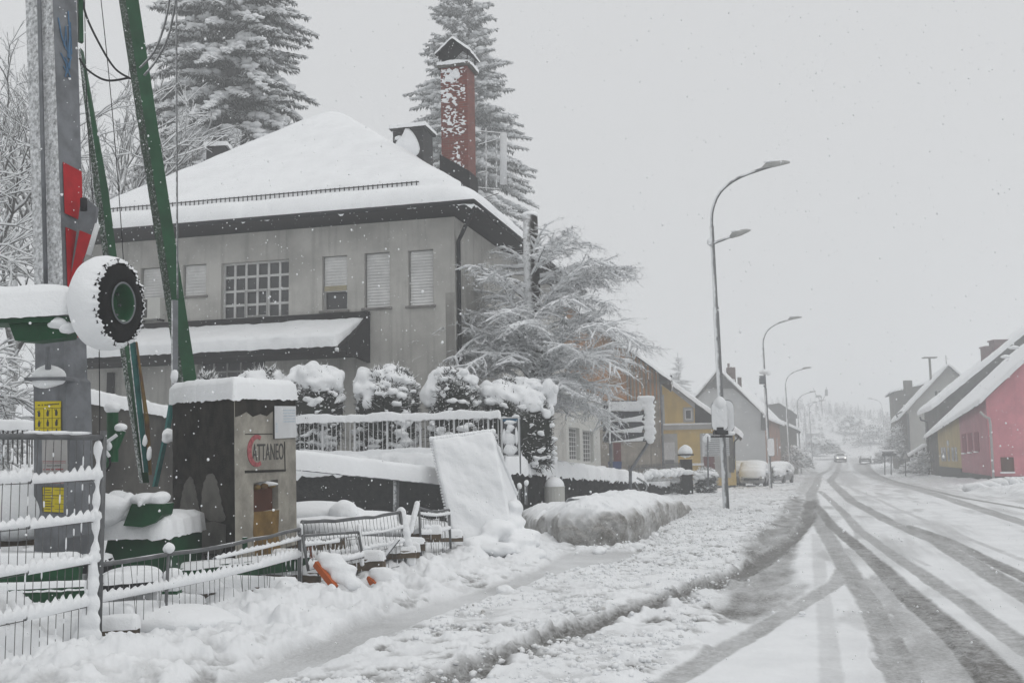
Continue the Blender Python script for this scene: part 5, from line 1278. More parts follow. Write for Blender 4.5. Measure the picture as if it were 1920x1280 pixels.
# ------------------------------------------------------------------ concrete ballast block
def block():
    Yb = 11.9; cT = P(440, 742, Yb); zT = cT.z; zB = P(437, 1052, Yb).z
    L, C, R = P(325, 742, Yb+1.5), P(440, 742, Yb), P(554, 742, Yb+1.5)
    C2 = P(437, 1045, Yb); 
    o = root('ballast_block', (C.x, C.y, zB), 'tall weathered concrete ballast block with raised lettering and a rusty pocket', 'concrete block')
    Bk = L+R-C; bt_ = [Vector((q.x, q.y, zB)) for q in (L, C, R, Bk)]; tp = [Vector((q.x, q.y, zT)) for q in (L, C, R, Bk)]
    LP = Plane((L.x, L.y), math.atan2(C.y-L.y, C.x-L.x)); RP_ = Plane((C.x, C.y), math.atan2(R.y-C.y, R.x-C.x))
    wL = (Vector((C.x-L.x, C.y-L.y))).length; wR = Vector((R.x-C.x, R.y-C.y)).length
    pk = [RP_.at(473, 907), RP_.at(519, 960)]; u0, z1 = pk[0]; u1, z0 = pk[1]
    def rim_m(mb, pl, pts, o0, o1): mb.prism([pl.w(u, z, o0) for u, z in pts], pl.n*(o1-o0)); return mb
    mb = MB(); wall_holes(mb, RP_, 0, wR, zB, zT, [(u0, u1, z0, z1)], .10)
    pbox(mb, RP_, u0, u1, z0, z1, -.14, -.10); mb.build('front_face', MT['conc'], o)
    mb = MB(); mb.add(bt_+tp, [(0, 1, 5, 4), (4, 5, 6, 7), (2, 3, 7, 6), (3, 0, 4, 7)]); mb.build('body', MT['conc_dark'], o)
    # light dry drips on the dark side
    def pp(pl, l): return [pl.at(*q) for q in l]
    for l in ([(333, 972), (338, 940), (345, 912), (356, 898), (363, 912), (368, 940), (372, 972), (352, 978)], [(374, 970), (378, 920), (388, 893), (400, 892), (408, 915), (414, 950), (419, 975), (397, 979)]):
        sm_ = catmull([Vector((a, b, 0)) for a, b in l+[l[0]]], 6)[:-1]; mb = MB(); rim_m(mb, LP, [LP.at(q_.x+.8*math.sin(i_*2.1), q_.y+.8*math.cos(i_*1.3)) for i_, q_ in enumerate(sm_)], .001, .005); mb.build('dry_patch', MT['conc_mid'], o)
    for l in ([(331, 985), (352, 981), (350, 1038), (331, 1040)], [(376, 984), (398, 979), (420, 984), (419, 1020), (410, 1040), (374, 1040)]):
        mb = MB(); rim_m(mb, LP, [LP.at(a, b) for a, b in l], .001, .004); mb.build('damp_patch', MT['conc_mid'], o)
    mb = MB(); rim_m(mb, LP, [LP.at(a, b) for a, b in [(353, 982), (360, 975), (366, 980), (366, 1045), (351, 1045)]], .006, .03); mb.build('yellow_stripe', MT['ochre'], o)
    wav = [(441, 746), (553, 750), (554, 775), (540, 778), (512, 776), (500, 785), (488, 780), (474, 784), (462, 774), (450, 780), (441, 782)]
    mb = MB(); rim_m(mb, RP_, [RP_.at(a, b) for a, b in wav], .001, .003); mb.build('wet_band', MT['conc_dark'], o)
    for l in ([(459, 814.5), (510, 818), (510, 819.5), (459, 816)], [(457, 883), (534, 887), (533, 891), (457, 888)], [(531.5, 835), (533, 835), (533, 889), (531.5, 889)]):
        mb = MB(); rim_m(mb, RP_, [RP_.at(a, b) for a, b in l], .001, .005); mb.build('cast_edge', MT['conc_dark'], o)
    mb = MB(); rim_m(mb, RP_, [RP_.at(a, b) for a, b in [(473, 962), (520, 962), (517, 1010), (524, 1046), (474, 1046), (470, 1000)]], .001, .003); mb.build('ochre_stain', MT['ochre'], o)
    # recess, plate and rust
    mb = MB(); pbox(mb, RP_, u0+.005, u1-.06, z0, z1-.07, -.098, -.05); p_ = mb.build('rusty_pocket', MT['brown'], o)
    b = Blobs(); 
    for q in ((.2, .93), (.5, .9), (.82, .92)): b.add(RP_.w(u0+(u1-u0)*q[0], z1-(z1-z0)*.18, -.03), (.05, .05, .035), 2, .5, int(q[0]*10))
    b.build('rust_lump', MT['rust'], p_)
    b = Blobs(); b.add(RP_.w((u0+u1)/2+.02, z1-.035, -.05), ((u1-u0)*.3, .03, .03), 3, .4, 3); b.build('snow_cap', MT['snow'], p_)
    # writing: a big worn red C round dark letters
    cu, cz = RP_.at(480, 848); ca_, cb_ = RP_.at(462, 848)[0], RP_.at(480, 818)[1]; a_ = (cu-ca_)*1.0; b__ = cb_-cz
    out_, in_ = [], []
    for i in range(25):
        t = math.radians(62+ (298-62)*i/24); k = math.sin(math.pi*i/24); wdt = .15+.26*abs(math.cos(t-math.pi))**.1
        out_.append((cu+a_*1.0*math.cos(t), cz+b__*math.sin(t))); in_.append((cu+.05*a_+a_*.62*math.cos(t), cz+b__*.74*math.sin(t)))
    mb = MB()
    for i in range(24): mb.prism([RP_.w(*out_[i], .001), RP_.w(*out_[i+1], .001), RP_.w(*in_[i+1], .001), RP_.w(*in_[i], .001)], RP_.n*.006)
    mb.build('letter_c', MT['pink_rel'], o)
    tu, tz = RP_.at(471.5, 866); te = RP_.at(530, 866)[0]; hgt = RP_.at(500, 836)[1]-RP_.at(500, 867)[1]
    tx = text('ATTANEO', 'lettering', MT['ink'], None, plane_m4(RP_, tu, tz, .002), hgt/.70, 1, .003, .0)
    ws = [v.co for v in tx.data.vertices]; span = max((w-RP_.w(tu, tz, 0)).dot(RP_.u) for w in ws); k = (te-tu)/span
    for v in tx.data.vertices:
        r_ = v.co-RP_.w(tu, tz, 0); a = r_.dot(RP_.u); v.co = v.co+RP_.u*(a*k-a)+Vector((0, 0, -(a*k)*.02))
    attach(tx, o)
    q0, qz1 = RP_.at(512, 767); q1, qz0 = RP_.at(552, 829)
    mb = MB(); pbox(mb, RP_, q0, q1, qz0, qz1, .006, .02); nt_ = mb.build('white_notice', MT['white_paint'], o)
    mb = MB()
    for i in range(5): pbox(mb, RP_, q0+.4*(q1-q0), q1-.02, qz1-.06-.035*i, qz1-.045-.035*i, .021, .022)
    for i in range(4): pbox(mb, RP_, q0+.03, q0+.08, qz0+.08+.03*i, qz0+.095+.03*i, .021, .022)
    mb.build('faded_print', MT['ink_blue'], nt_)
    mb = MB(); pbox(mb, RP_, q0-.004, q0, qz0, qz1, .004, .022); pbox(mb, RP_, q0-.004, q1, qz0-.004, qz0, .004, .022); mb.build('notice_edge', MT['ink'], nt_)
    snowcap(tp[0]+Vector((-.02, -.02, 0)), tp[1]+Vector((0, -.03, 0)), tp[2]+Vector((.02, 0, 0)), tp[3], .23, step=.035, R=.13, over=.03, amp=.13, seed=99, sag=.05, parent=o)
    # small hooks at the foot
    mb = MB(); mb.tube([P(455, 1035, 11.8), P(455, 1006, 11.8)], .03, 8); mb.build('lifting_lug', MT['green'], o)
    o.rotation_euler = Matrix.Rotation(math.radians(-2.3), 3, -RP_.n).to_euler(); o.location.x += .03
block()

# ------------------------------------------------------------------ yard fence of wire panels
def ribbon(p0, p1, h0, h1, pitch, parent, seed, name='snow_ribbon', T=.024, both=False):
    "snow caught along a wire: drifts rising between the uprights"
    p0, p1 = Vector(p0), Vector(p1); L = (p1-p0).length; n = max(8, int(L/.022)); u = (p1-p0).normalized(); o = Vector((u.y, -u.x, 0)).normalized()
    ks = np.linspace(0, 1, n); xs = ks*L
    ph = (xs/pitch) % 1; saw = np.where(ph < .7, np.sin(ph/.7*math.pi/2), np.cos((ph-.7)/.3*math.pi/2))
    h = h0+(h1-h0)*saw*(.3+1.3*vn(xs*5, xs*0+seed, seed)); h = h*(.65+.7*vn(xs*1.7, xs*0, seed+2))+.006*vn(xs*60, xs*0, seed+4)
    V = []
    for k, hh in zip(ks, h):
        c = p0.lerp(p1, float(k)); 
        for a, z in ((-.4, -.004), (-1, .25), (-.75, .7), (0, 1), (.75, .7), (1, .25), (.4, -.004)): V.append(tuple(c+o*T*a+Vector((0, 0, z*hh))))
    idx = np.arange(n*7).reshape(n, 7); f = np.stack([idx[:-1, :-1], idx[1:, :-1], idx[1:, 1:], idx[:-1, 1:]], -1).reshape(-1, 4)
    return mesh_obj(name, V, f, MT['snow'], parent, True)
def panel(TL, TR, BR, BL, nv, hs, label, seed, ribs=(), sag=0, tilt=0, posts=(1, 1), rail=.022, grp='wire panels of the yard fence', low=None, rr_=.13, wr=.0028):
    "one wire mesh fence panel between four photographed corners (px, py, distance)"
    r = random.Random(seed); a, b, c, d = P(*TL), P(*TR), P(*BR), P(*BL)
    o = root('wire_fence', tuple(d), label, 'fence', grp)
    n = 10; top = [a.lerp(b, i/n)+Vector((0, 0, -sag*math.sin(math.pi*i/n)+.01*r.uniform(-1, 1)*(sag > 0))) for i in range(n+1)]; bot = [d.lerp(c, i/n)+Vector((0, 0, -sag*.6*math.sin(math.pi*i/n))) for i in range(n+1)]
    def at(u, v):
        i = min(n-1, int(u*n)); f = u*n-i; t_ = top[i].lerp(top[i+1], f); b_ = bot[i].lerp(bot[i+1], f); return t_.lerp(b_, v)
    mb = MB(); mb.tube(top, rail, 8); mb.build('top_rail', MT['rail'], o, True)
    for k, on in ((0, posts[0]), (1, posts[1])):
        if on: mb = MB(); mb.tube([at(k, 0), at(k, 1.0)], rail, 8); mb.build('post', MT['rail'], o, True)
    mb = MB()
    for i in range(1, nv):
        u = i/nv; j = r.gauss(0, tilt)/nv; l = 1 if low is None else r.uniform(low, 1)
        mb.tube([at(u, 0), at(min(1, max(0, u+j*.5)), .5)+Vector((0, r.gauss(0, tilt*.01), 0)), at(min(1, max(0, u+j)), l)], wr, 4, False)
    for h in hs: mb.tube([at(k/8, h) for k in range(9)], wr*1.2, 4, False)
    mb.build('wire_mesh', MT['wire'], o)
    for q in ribs:
        v, h0, h1, k0, k1 = q; w = (b-a).length/nv
        m_ = 4
        for s_ in range(m_):
            x0 = k0+(k1-k0)*s_/m_; x1 = k0+(k1-k0)*(s_+1)/m_
            ribbon(at(x0, v), at(x1, v), h0, h1, w, o, seed+s_+int(v*100))
    # snow sticking to the uprights
    b_ = Blobs(); 
    for i in range(int(nv*2.2)):
        u = r.randint(1, nv-1)/nv; v = r.uniform(.05, .95); b_.add(at(u, v)+Vector((-.004, -.006, 0)), (.006, .006, r.uniform(.02, .07)), 1, .3, i)
    b_.build('snow_on_wire', MT['snow'], o)
    return o, at
# first panel: runs past the frame towards us
pA = P(183, 1232, 8.95); uD = Vector((SA, CA, 0))
def fpt(k, z): return Vector((pA.x, pA.y, z))-uD*k
o = root('wire_fence', (pA.x, pA.y, pA.z), 'upright wire fence panel at the left edge in front of the crane mast', 'fence', 'wire panels of the yard fence')
zt1 = P(183, 820, 8.95).z; zb1 = P(165, 1212, 8.95).z
mb = MB(); mb.tube([fpt(.02, zt1), fpt(3.4, zt1-.03)], .024, 10); mb.build('top_rail', MT['rail'], o, True)
mb = MB(); mb.tube([fpt(0, zt1+.06), fpt(0, pA.z-.15)], .028, 10); mb.build('post', MT['rail'], o, True)
mb = MB(); r_ = random.Random(2)
for i in range(38):
    k = .07+i*.0885; mb.tube([fpt(k, zt1), fpt(k+r_.uniform(-.004, .004), zb1+r_.uniform(-.05, .12))], .0032, 4, False)
for z in np.linspace(zt1-.36, zb1, 5): mb.tube([fpt(.0, z), fpt(3.4, z-.02)], .0036, 4, False)
mb.build('wire_mesh', MT['wire'], o)
for j, z in enumerate(np.linspace(zt1-.36, zb1, 5)):
    for s_ in range(4): ribbon(fpt(.85*s_+.85, z-.01), fpt(.85*s_, z+.01), .055, .10, .0885, o, 11+j*5+s_, T=.022)
    if j < 4: 
        V = []
b = Blobs()
for i in range(60):
    z = zb1-.1+(zt1-.06-zb1+.1)*i/59; wv = .034+.018*math.sin(i*.9)+(.08 if z < zb1+.35 else 0)*(1-(z-zb1)/.4 if z > zb1 else 1)
    b.add(fpt(.055+wv*.25, z), (wv*.8, .03, .04), 2, .25, i, 1.5)
for z in np.linspace(zt1-.36, zb1, 5)[:-1]: b.add(fpt(.09, z+.05), (.05, .03, .06), 2, .3, int(z*50))
for i in range(7): b.add(fpt(.09+.01*i, zb1+.62-i*.13), (.04+.02*i, .05, .10), 3, .3, i)
b.build('snow_drift', MT['snow'], o, vox=.012)
b = Blobs()
for k, w in ((.42, .18), (.62, .16), (.80, .1)): b.add(fpt(k, zt1+.026), (w, .024, .016), 2, .3, int(k*10))
for i in range(90):
    k = .07+r_.randrange(30)*.0885; b.add(fpt(k, r_.uniform(zb1, zt1-.05)), (.007, .007, r_.uniform(.02, .08)), 1, .3, i)
b.build('snow_on_wire', MT['snow'], o)
panel((187, 1056, 9.0), (562, 992, 12.1), (562, 1118, 12.1), (187, 1228, 9.0), 34, (.42, .99), 'long sagging wire fence panel in front of the concrete block', 31, ribs=((.42, .06, .10, 0, 1), (.16, .03, .05, .5, 1)), sag=.03, tilt=.5, rail=.02)
panel((566, 978, 12.3), (750, 960, 14.2), (766, 1062, 14.2), (580, 1098, 12.3), 26, (.3, .6, .95), 'battered wire fence panel beyond the concrete block, behind the short bent one', 33, ribs=((.55, .03, .10, .2, 1), (.3, .02, .05, 0, 1)), sag=.03, tilt=.8, low=.7)
panel((567, 1004, 12.0), (672, 997, 12.9), (681, 1046, 12.9), (578, 1070, 12.0), 15, (.25, .98), 'short bent wire fence panel with snow along its lower edge', 34, ribs=((.95, .05, .09, 0, 1), (.3, .03, .06, 0, .6)), tilt=1.2, posts=(1, 1), rail=.016)
panel((786, 952, 15.2), (842, 955, 16.0), (845, 1028, 16.0), (790, 1052, 15.2), 14, (.2, .5, .98), 'narrow wire fence panel right against the snowed up leaning panel', 35, ribs=((.12, .03, .06, 0, 1), (.5, .05, .1, 0, 1)), sag=.04, tilt=.6, rail=.018)
# stub post with a ball of snow
po = root('fence_post', tuple(P(309, 1190, 9.9)), 'thin steel fence post topped by a ball of snow', 'post')
mb = MB(); mb.tube([P(316, 1030, 9.85), P(313, 1100, 9.85), P(308, 1192, 9.85)], .016, 8); mb.build('pole', MT['rail'], po, True)
b = Blobs(); b.add(P(317, 1027, 9.85), (.055, .05, .05), 3, .2, 3); b.build('snow_cap', MT['snow'], po)
# boards packed with snow, orange rails
def board(a, b_, w, T, label, name, mat, seed, cat='board', grp=None):
    a, b_ = Vector(a), Vector(b_); o = root(name, tuple(a), label, cat, grp)
    mb = MB(); mb.beam(a, b_, w, .03, (0, -1, 0)); mb.build('plank', mat, o)
    n = 26; bl = Blobs(); r = random.Random(seed)
    for i in range(n): p = a.lerp(b_, (i+.5)/n); bl.add(p+Vector((0, -.03, .02)), (w*.62, T, max((b_-a).length/n*1.1, w*.5)), 2, .35, i+seed, 1.2)
    bl.build('snow_crust', MT['snow'], o, vox=.015); return o
board(P(773, 1060, 14.2), P(752, 958, 14.3), .11, .06, 'upright plank thickly plastered with snow in the yard fence', 'plank', MT['tin'], 3)
board(P(770, 1000, 14.9), P(783, 944, 15.1), .07, .06, 'short pointed stake plastered with snow beside the upright plank', 'stake', MT['tin'], 5)
board(P(705, 1064, 13.6), P(748, 1010, 13.6), .04, .04, 'bent rail leaning towards the snow plastered plank', 'leaning_rail', MT['rail'], 7)
board(P(680, 1062, 13.0), P(673, 985, 13.0), .05, .04, 'thin stake furred with snow beside the short bent fence panel', 'stake', MT['tin'], 8)
board(P(562, 1110, 12.2), P(565, 985, 12.2), .05, .035, 'fence upright furred with snow beside the concrete block', 'fence_upright', MT['rail'], 9)
for (a, b_, lb) in (((592, 1056, 11.9), (629, 1102, 11.7), 'long orange barrier rail poking out of the snow under the bent fence panel'), ((690, 1084, 12.9), (707, 1100, 12.8), 'short orange barrier end poking out of the snow bank')):
    o = root('barrier_rail', tuple(P(*b_)), lb, 'barrier rail'); mb = MB(); mb.beam(P(*a), P(*b_), .05, .07); mb.build('rail', MT['orange'], o)
    b = Blobs(); A_, B_ = P(*a), P(*b_)
    for i in range(9): b.add(A_.lerp(B_, i/8)+Vector((.09+.05*(i % 3), .04, .04+.03*(i % 2))), (.10+.03*(i % 2), .08, .08), 2, .45, i)
    b.build('snow_cap', MT['snow'], o, vox=.02)
o = root('barrier_rail', tuple(P(588, 1040, 12.3)), 'orange scrap of netting behind the short bent fence panel', 'barrier rail'); mb = MB(); mb.beam(P(580, 1025, 12.6), P(586, 1046, 12.6), .03, .05); mb.build('rail', MT['orange'], o)
# timber heaps in the yard
r_ = random.Random(77); k = 0
for (px, py, L, Y, ang) in ((250, 1120, 1.7, 10.9, .05), (240, 1140, 1.5, 10.6, -.03), (470, 1080, 1.6, 12.3, .1), (480, 1050, 1.2, 12.9, -.2), (640, 1040, 2.0, 14.2, .05), (650, 1020, 2.2, 14.8, .15), (700, 1000, 2.0, 15.6, -.1), (790, 1010, 1.3, 16.4, .2), (610, 1062, 1.5, 13.4, -.1), (60, 1160, 1.8, 9.4, 0), (90, 1190, 1.5, 9.1, .1), (30, 975, 1.6, 11.5, .02), (20, 1010, 1.6, 11.3, -.02), (700, 1040, 1.3, 14.6, .3), (560, 1020, 1.2, 13.6, .0), (420, 1110, 1.6, 11.6, .1)):
    c = P(px, py, Y); d = Vector((math.cos(ang), math.sin(ang)*.6, r_.uniform(-.05, .05)))*L/2; k += 1
    lb = {0: 'dark', 1: 'brown', 2: 'split'}[k % 3]
    o = beamobj(c-d, c+d, r_.uniform(.12, .26), r_.uniform(.08, .16), MT['tin'], 'timber', None, r_.uniform(.05, .12), 100+k)
    tag(o, 'old wet timber lying in the snowy yard behind the wire fence', 'timber', 'old timbers lying in the yard')
def mound(px, py, Y, rx, ry, rz, label, seed, name='snow_mound'):
    c = P(px, py, Y); b = Blobs(); b.add(c, (rx, ry, rz), 4, .34, seed, 1.5); b.add(c+Vector((rx*.5, 0, -.03)), (rx*.6, ry*.8, rz*.8), 3, .4, seed+1); b.add(c+Vector((-rx*.6, -.05, -.02)), (rx*.5, ry*.6, rz*.7), 3, .4, seed+2); return tag(b.build(name, MT['snow'], vox=.03), label, 'snow mound')
mound(245, 1082, 10.4, .28, .3, .12, 'rounded snow mound on the crane chassis behind the sagging fence panel', 3)
mound(650, 985, 15.6, 1.1, .7, .2, 'long snow mound in the yard right of the concrete block', 5)
mound(595, 965, 15.8, .75, .6, .22, 'smooth snow mound touching the right edge of the concrete block', 6)
mound(645, 956, 15.3, .2, .2, .15, 'small knob of snow over the battered fence panel', 7)
mound(690, 1020, 14.5, .3, .25, .12, 'snow covered crate in the yard behind the battered fence panel', 8)
mound(240, 1165, 9.9, .9, .5, .2, 'broad snow mound behind the foot of the first fence post', 9)
mound(60, 960, 11.2, .9, .5, .3, 'snow mound behind the yellow data plate of the crane', 10)
# grey yard wall behind the crane
wy = root('yard_wall', (P(170, 900, 17).x, 17, 0), 'dark concrete yard wall with smooth snow along its top behind the crane struts', 'wall')
a = P(150, 752, 16.6); b_ = P(345, 790, 23.2); b_.z = a.z-.02
mb = MB(); d_ = Vector((b_.x-a.x, b_.y-a.y, 0)).normalized(); n_ = Vector((-d_.y, d_.x, 0)); 
mb.hexa([(a.x, a.y, -.1), (b_.x, b_.y, -.1), (b_.x+n_.x*.25, b_.y+n_.y*.25, -.1), (a.x+n_.x*.25, a.y+n_.y*.25, -.1)], [tuple(a), tuple(b_), (b_.x+n_.x*.25, b_.y+n_.y*.25, b_.z), (a.x+n_.x*.25, a.y+n_.y*.25, a.z)])
mb.build('wall_body', M('dark_yard_concrete', (.10, .095, .085), .9, .4, .9, bump=.4), wy)  # dark concrete, its tone varied by noise
snowcap(a-n_*.05, b_-n_*.05, b_+n_*.3, a+n_*.3, .24, step=.08, R=.14, over=.05, amp=.12, seed=110, parent=wy)
wg = root('garden_rail', tuple(P(-60, 800, 14)), 'snow covered picket rail left of the crane mast', 'railing'); mb = MB()
for i in range(26): u = -120+i*9; mb.tube([P(u, 800, 14.5), P(u, 870, 14.5)], .012, 5)
mb.beam(P(-130, 800, 14.5), P(110, 802, 14.5), .05, .04); mb.build('rails', MT['wire'], wg)
snowcap(P(-130, 800, 14.4), P(110, 802, 14.4), P(110, 802, 14.6), P(-130, 800, 14.6), .10, step=.05, R=.06, amp=.4, seed=112, parent=wg)
# snow laden pole and post in front of the wall
pr = root('barrier_pole', tuple(P(742, 960, 17.5)), 'long sloping pole under a thick roll of snow, held by a thin post', 'barrier')
a, b_ = P(545, 874, 15.6), P(842, 905, 18.6)
mb = MB(); mb.beam(a, b_, .08, .10); pb1 = mb.build('pole', MT['galv'], pr)
a2, b2 = a+Vector((0, 0, -.02)), b_+Vector((0, 0, -.02)); s_ = Vector((.0, .11, 0))
snowcap(a2-s_, b2-s_, b2+s_, a2+s_, .27, step=.05, R=.11, over=.02, amp=.10, seed=113, sag=.02, parent=pb1)
mb = MB(); mb.tube([P(742, 975, 17.6), P(743, 895, 17.6)], .05, 8); mb.build('post', MT['galv_snow'], pr, True)
# leaning panel plastered with snow
lp = root('formwork_sheet', tuple(P(850, 1030, 17.3)), 'tall leaning formwork panel completely plastered with snow', 'panel')
TLp, TRp, BRp, BLp = P(810, 828, 18.1), P(925, 813, 18.1), P(972, 1040, 17.3), P(856, 1040, 17.3)
nrm_ = (TRp-TLp).cross(BLp-TLp).normalized(); nrm_ = nrm_ if nrm_.y < 0 else -nrm_
mb = MB(); mb.hexa([TLp, TRp, BRp, BLp], [q-nrm_*.05 for q in (TLp, TRp, BRp, BLp)]); mb.build('sheet', MT['tin'], lp)
snowcap(BLp, BRp, TRp, TLp, .15, step=.03, R=.07, over=.02, amp=.45, seed=120, side=nrm_, sag=.0, parent=lp)
b = Blobs()
for i in range(38): q = TLp.lerp(BLp, i/38); b.add(q+nrm_*.05+Vector((-.01, 0, 0)), (.034, .05, .026), 1, .4, i)
for i in range(30): q = TLp.lerp(TRp, i/29); b.add(q+nrm_*.05+Vector((0, 0, .02)), (.05, .08, .05), 2, .3, i)
b.build('snow_fringe', MT['snow'], lp)
sb = root('side_sheet', tuple(P(960, 1000, 18)), 'second snow plastered sheet leaning edge on behind the tall leaning panel', 'panel')
a, b_, c, d = P(922, 815, 18.15), P(968, 925, 19.2), P(985, 1020, 18.6), P(935, 1020, 17.8)
mb = MB(); mb.hexa([a, b_, c, d], [q+Vector((-.05, .05, 0)) for q in (a, b_, c, d)]); mb.build('sheet', MT['snow'], sb)
b = Blobs(); 
for i in range(16): b.add(a.lerp(b_, i/15)+Vector((0, 0, 0)), (.05, .06, .06), 2, .4, i)
for q in ((958, 985, 17.6, .3, .3), (965, 955, 17.8, .2, .25), (935, 1000, 17.2, .4, .3), (990, 1010, 17.3, .3, .25), (900, 1020, 16.9, .4, .2), (1000, 1040, 16.6, .3, .15), (975, 1020, 17.0, .35, .2), (930, 1030, 16.6, .5, .18), (945, 960, 17.9, .22, .22), (880, 1035, 16.8, .4, .12), (990, 1035, 16.8, .25, .14)): b.add(P(*q[:3]), (q[3]*.72, .32, q[4]*.72), 3, .55, int(q[0]), 2.2)
b.build('snow_heap', MT['snow'], sb, vox=.03)
# domed marker and stubs by the wall
dm = root('domed_meter', tuple(P(1040, 935, 27)), 'pale cylindrical meter housing with a dome of snow behind the ploughed snow', 'meter housing')
c = P(1040, 930, 27); r_0 = (P(1059, 910, 27).x-P(1021, 910, 27).x)/2; zt_ = P(1040, 913, 27).z
mb = MB(); mb.tube([(c.x, 27, gz(c.x, 27)), (c.x, 27, zt_)], r_0, 20); mb.tube([(c.x, 27, zt_), (c.x, 27, zt_+.02)], r_0*1.05, 20); mb.build('housing', MT['pale_wall'], dm, False)
b = Blobs(); b.add((c.x, 27, zt_+.01), (r_0*.98, r_0, .26), 4, .05, 2); b.build('snow_cap', MT['snow'], dm)
for i, (px, py0, py1, lb) in enumerate(((973, 911, 938, 'short thin pipe stub by the stone wall, left one of two'), (986, 905, 938, 'taller pipe stub by the stone wall, next to the short one'))):
    o = root('pipe_stub', tuple(P(px, py1, 23.5)), lb, 'pipe'); mb = MB(); mb.tube([P(px, py1+8, 23.5), P(px, py0, 23.5)], .035, 8); mb.build('pipe', MT['galv_snow'], o, True); b = Blobs(); b.add(P(px+1, py0, 23.4), (.055, .05, .07), 2, .3, i); b.build('snow_cap', MT['snow'], o)

# ------------------------------------------------------------------ street lamps
def lamp(base, label, extra=False, flip=1, far=False):
    x, y = base.x, base.y; z0 = gz(x, y)
    o = root('street_lamp', (x, y, z0), label, 'street lamp', 'street lamps along the left kerb' if flip > 0 else None)
    N = Vector((CA, -SA, 0))*flip; q = lambda r, z: Vector((x, y, z0))+N*r+Vector((-.012*z, 0, z))
    mb = MB(); mb.tube([q(0, -.2), q(0, 1.2), q(0, 6.1), q(0, 6.12), q(0, 8.6)], [.10, .095, .09, .07, .065], 12); mb.build('pole', MT['lampsteel'], o, True)
    mb = MB(); pts = catmull([q(0, 8.55), q(.05, 9.1), q(.32, 9.65), q(.85, 10.02), q(1.5, 10.22), q(1.95, 10.32)], 6); mb.tube(pts, .048, 10); mb.build('arm', MT['lampsteel'], o, True)
    mb = MB(); 
    mb.tube([q(1.6, 10.26), q(1.72, 10.33), q(1.95, 10.36), q(2.25, 10.38), q(2.42, 10.37)], [.04, .085, .095, .07, .03], 10); h = mb.build('lamp_head', MT['frame_grey'], o, True)
    b = Blobs(); b.add(q(1.95, 10.44), (.28, .09, .045), 3, .3, 3); b.build('snow_cap', MT['snow'], h)
    mb = MB(); mb.tube([q(.0, z) + Vector((-.075, -.045, 0)) for z in (.1, 3, 6.0)], .028, 6); mb.build('snow_streak', MT['snow'], o, True)
    if extra:
        mb = MB(); mb.tube([q(-.1, 8.05), q(.12, 8.1), q(.5, 8.22), q(.62, 8.24)], [.06, .045, .04, .04], 8); a = mb.build('side_arm', MT['lampsteel'], o, True)
        mb = MB(); mb.tube([q(.55, 8.22), q(.65, 8.29), q(.82, 8.33), q(1.05, 8.38), q(1.16, 8.39)], [.05, .095, .10, .06, .02], 10); a = mb.build('lamp_head', MT['frame_grey'], o, True)
        b = Blobs(); b.add(q(.78, 8.39), (.2, .09, .045), 3, .3, 3); b.add(q(-.08, 8.12), (.09, .09, .12), 2, .2, 4); b.build('snow_cap', MT['snow'], a)
    return o
MT['lampsteel'] = M('frosted_lamp_steel', (.17, .175, .18), .5, .2, 6, metal=.3, wind=((-.9, -.35, 0), .3, .8, 3), bump=.1)
LB = [(1358, 957), (1443, 917), (1481, 902), (1501, 889), (1523, 881)]
ORD = ['nearest street lamp, a tall bent steel pole with a second small lamp head', 'second street lamp along the kerb, carrying a camera box and a sign plate', 'third street lamp along the kerb, a plain bent pole right of the camera pole', 'fourth street lamp along the kerb, faint in the fog', 'farthest of the clear street lamps, before the road bends']
for i, (a, lb) in enumerate(zip(LB, ORD)):
    d = 31.4*[1, 2.04, 3.08, 4.25, 5.15][i]; p = P(a[0], 860, d); lamp(Vector((p.x, d, 0)), lb, i == 0)
p = P(1660, 860, 150); lamp(Vector((p.x*1.3, 195, 0)), 'faint street lamp on the right side of the road, arm towards the left', flip=-1)
p = P(1513, 860, 195); lamp(Vector((p.x, 195, 0)), 'faintest street lamp, lost in the fog at the bend', flip=1)
def rrect(mb, c, X, Z, N, w, h, r, th, n=5):
    pts = []
    for cx, cz, a0 in ((w/2-r, h/2-r, 0), (-w/2+r, h/2-r, 90), (-w/2+r, -h/2+r, 180), (w/2-r, -h/2+r, 270)):
        for k in range(n+1):
            a = math.radians(a0+90*k/n); pts.append(c+X*(cx+r*math.cos(a))+Z*(cz+r*math.sin(a)))
    mb.prism(pts, N*th); return mb
def plates(pole_px, Y, specs, label, extra=None):
    o = root('traffic_sign', tuple(P(pole_px, specs[0][1], Y)), label, 'traffic sign'); X = Vector((.98, -.1, 0)).normalized(); Z = Vector((0, 0, 1)); N = Vector((.1, .98, 0))
    for i, (cx, cy, w, h, dy) in enumerate(specs):
        c = P(cx, cy, Y+dy); k = Y/F
        mb = MB(); rrect(mb, c, X, Z, N, w*k, h*k, min(w, h)*k*.3, .03); pl = mb.build('plate', MT['galv'], o)
        V = MB(); rrect(V, c-N*.002, X, Z, -N, w*k*.97, h*k*.95, min(w, h)*k*.3, .05); V.build('snow_crust', MT['snow'], pl)
    return o
o = plates(1350, 31.2, [(1349, 780, 30, 54, -.16), (1356, 780, 40, 62, .12)], 'pair of rounded traffic sign plates crusted with snow on the nearest lamp post')
mb = MB(); mb.box(P(1351, 811, 31.2), (.42, .2, .12)); mb.box(P(1349, 806, 31.1), (.2, .26, .16)); mb.tube([P(1333, 818, 31.3), P(1372, 818, 31.3)], .03, 6); mb.build('clamp', MT['black'], o)
b = Blobs(); b.add(P(1350, 756, 31.05), (.19, .12, .2), 3, .25, 3); b.add(P(1370, 812, 31.2), (.14, .1, .07), 2, .3, 4); b.build('snow_cap', MT['snow'], o)
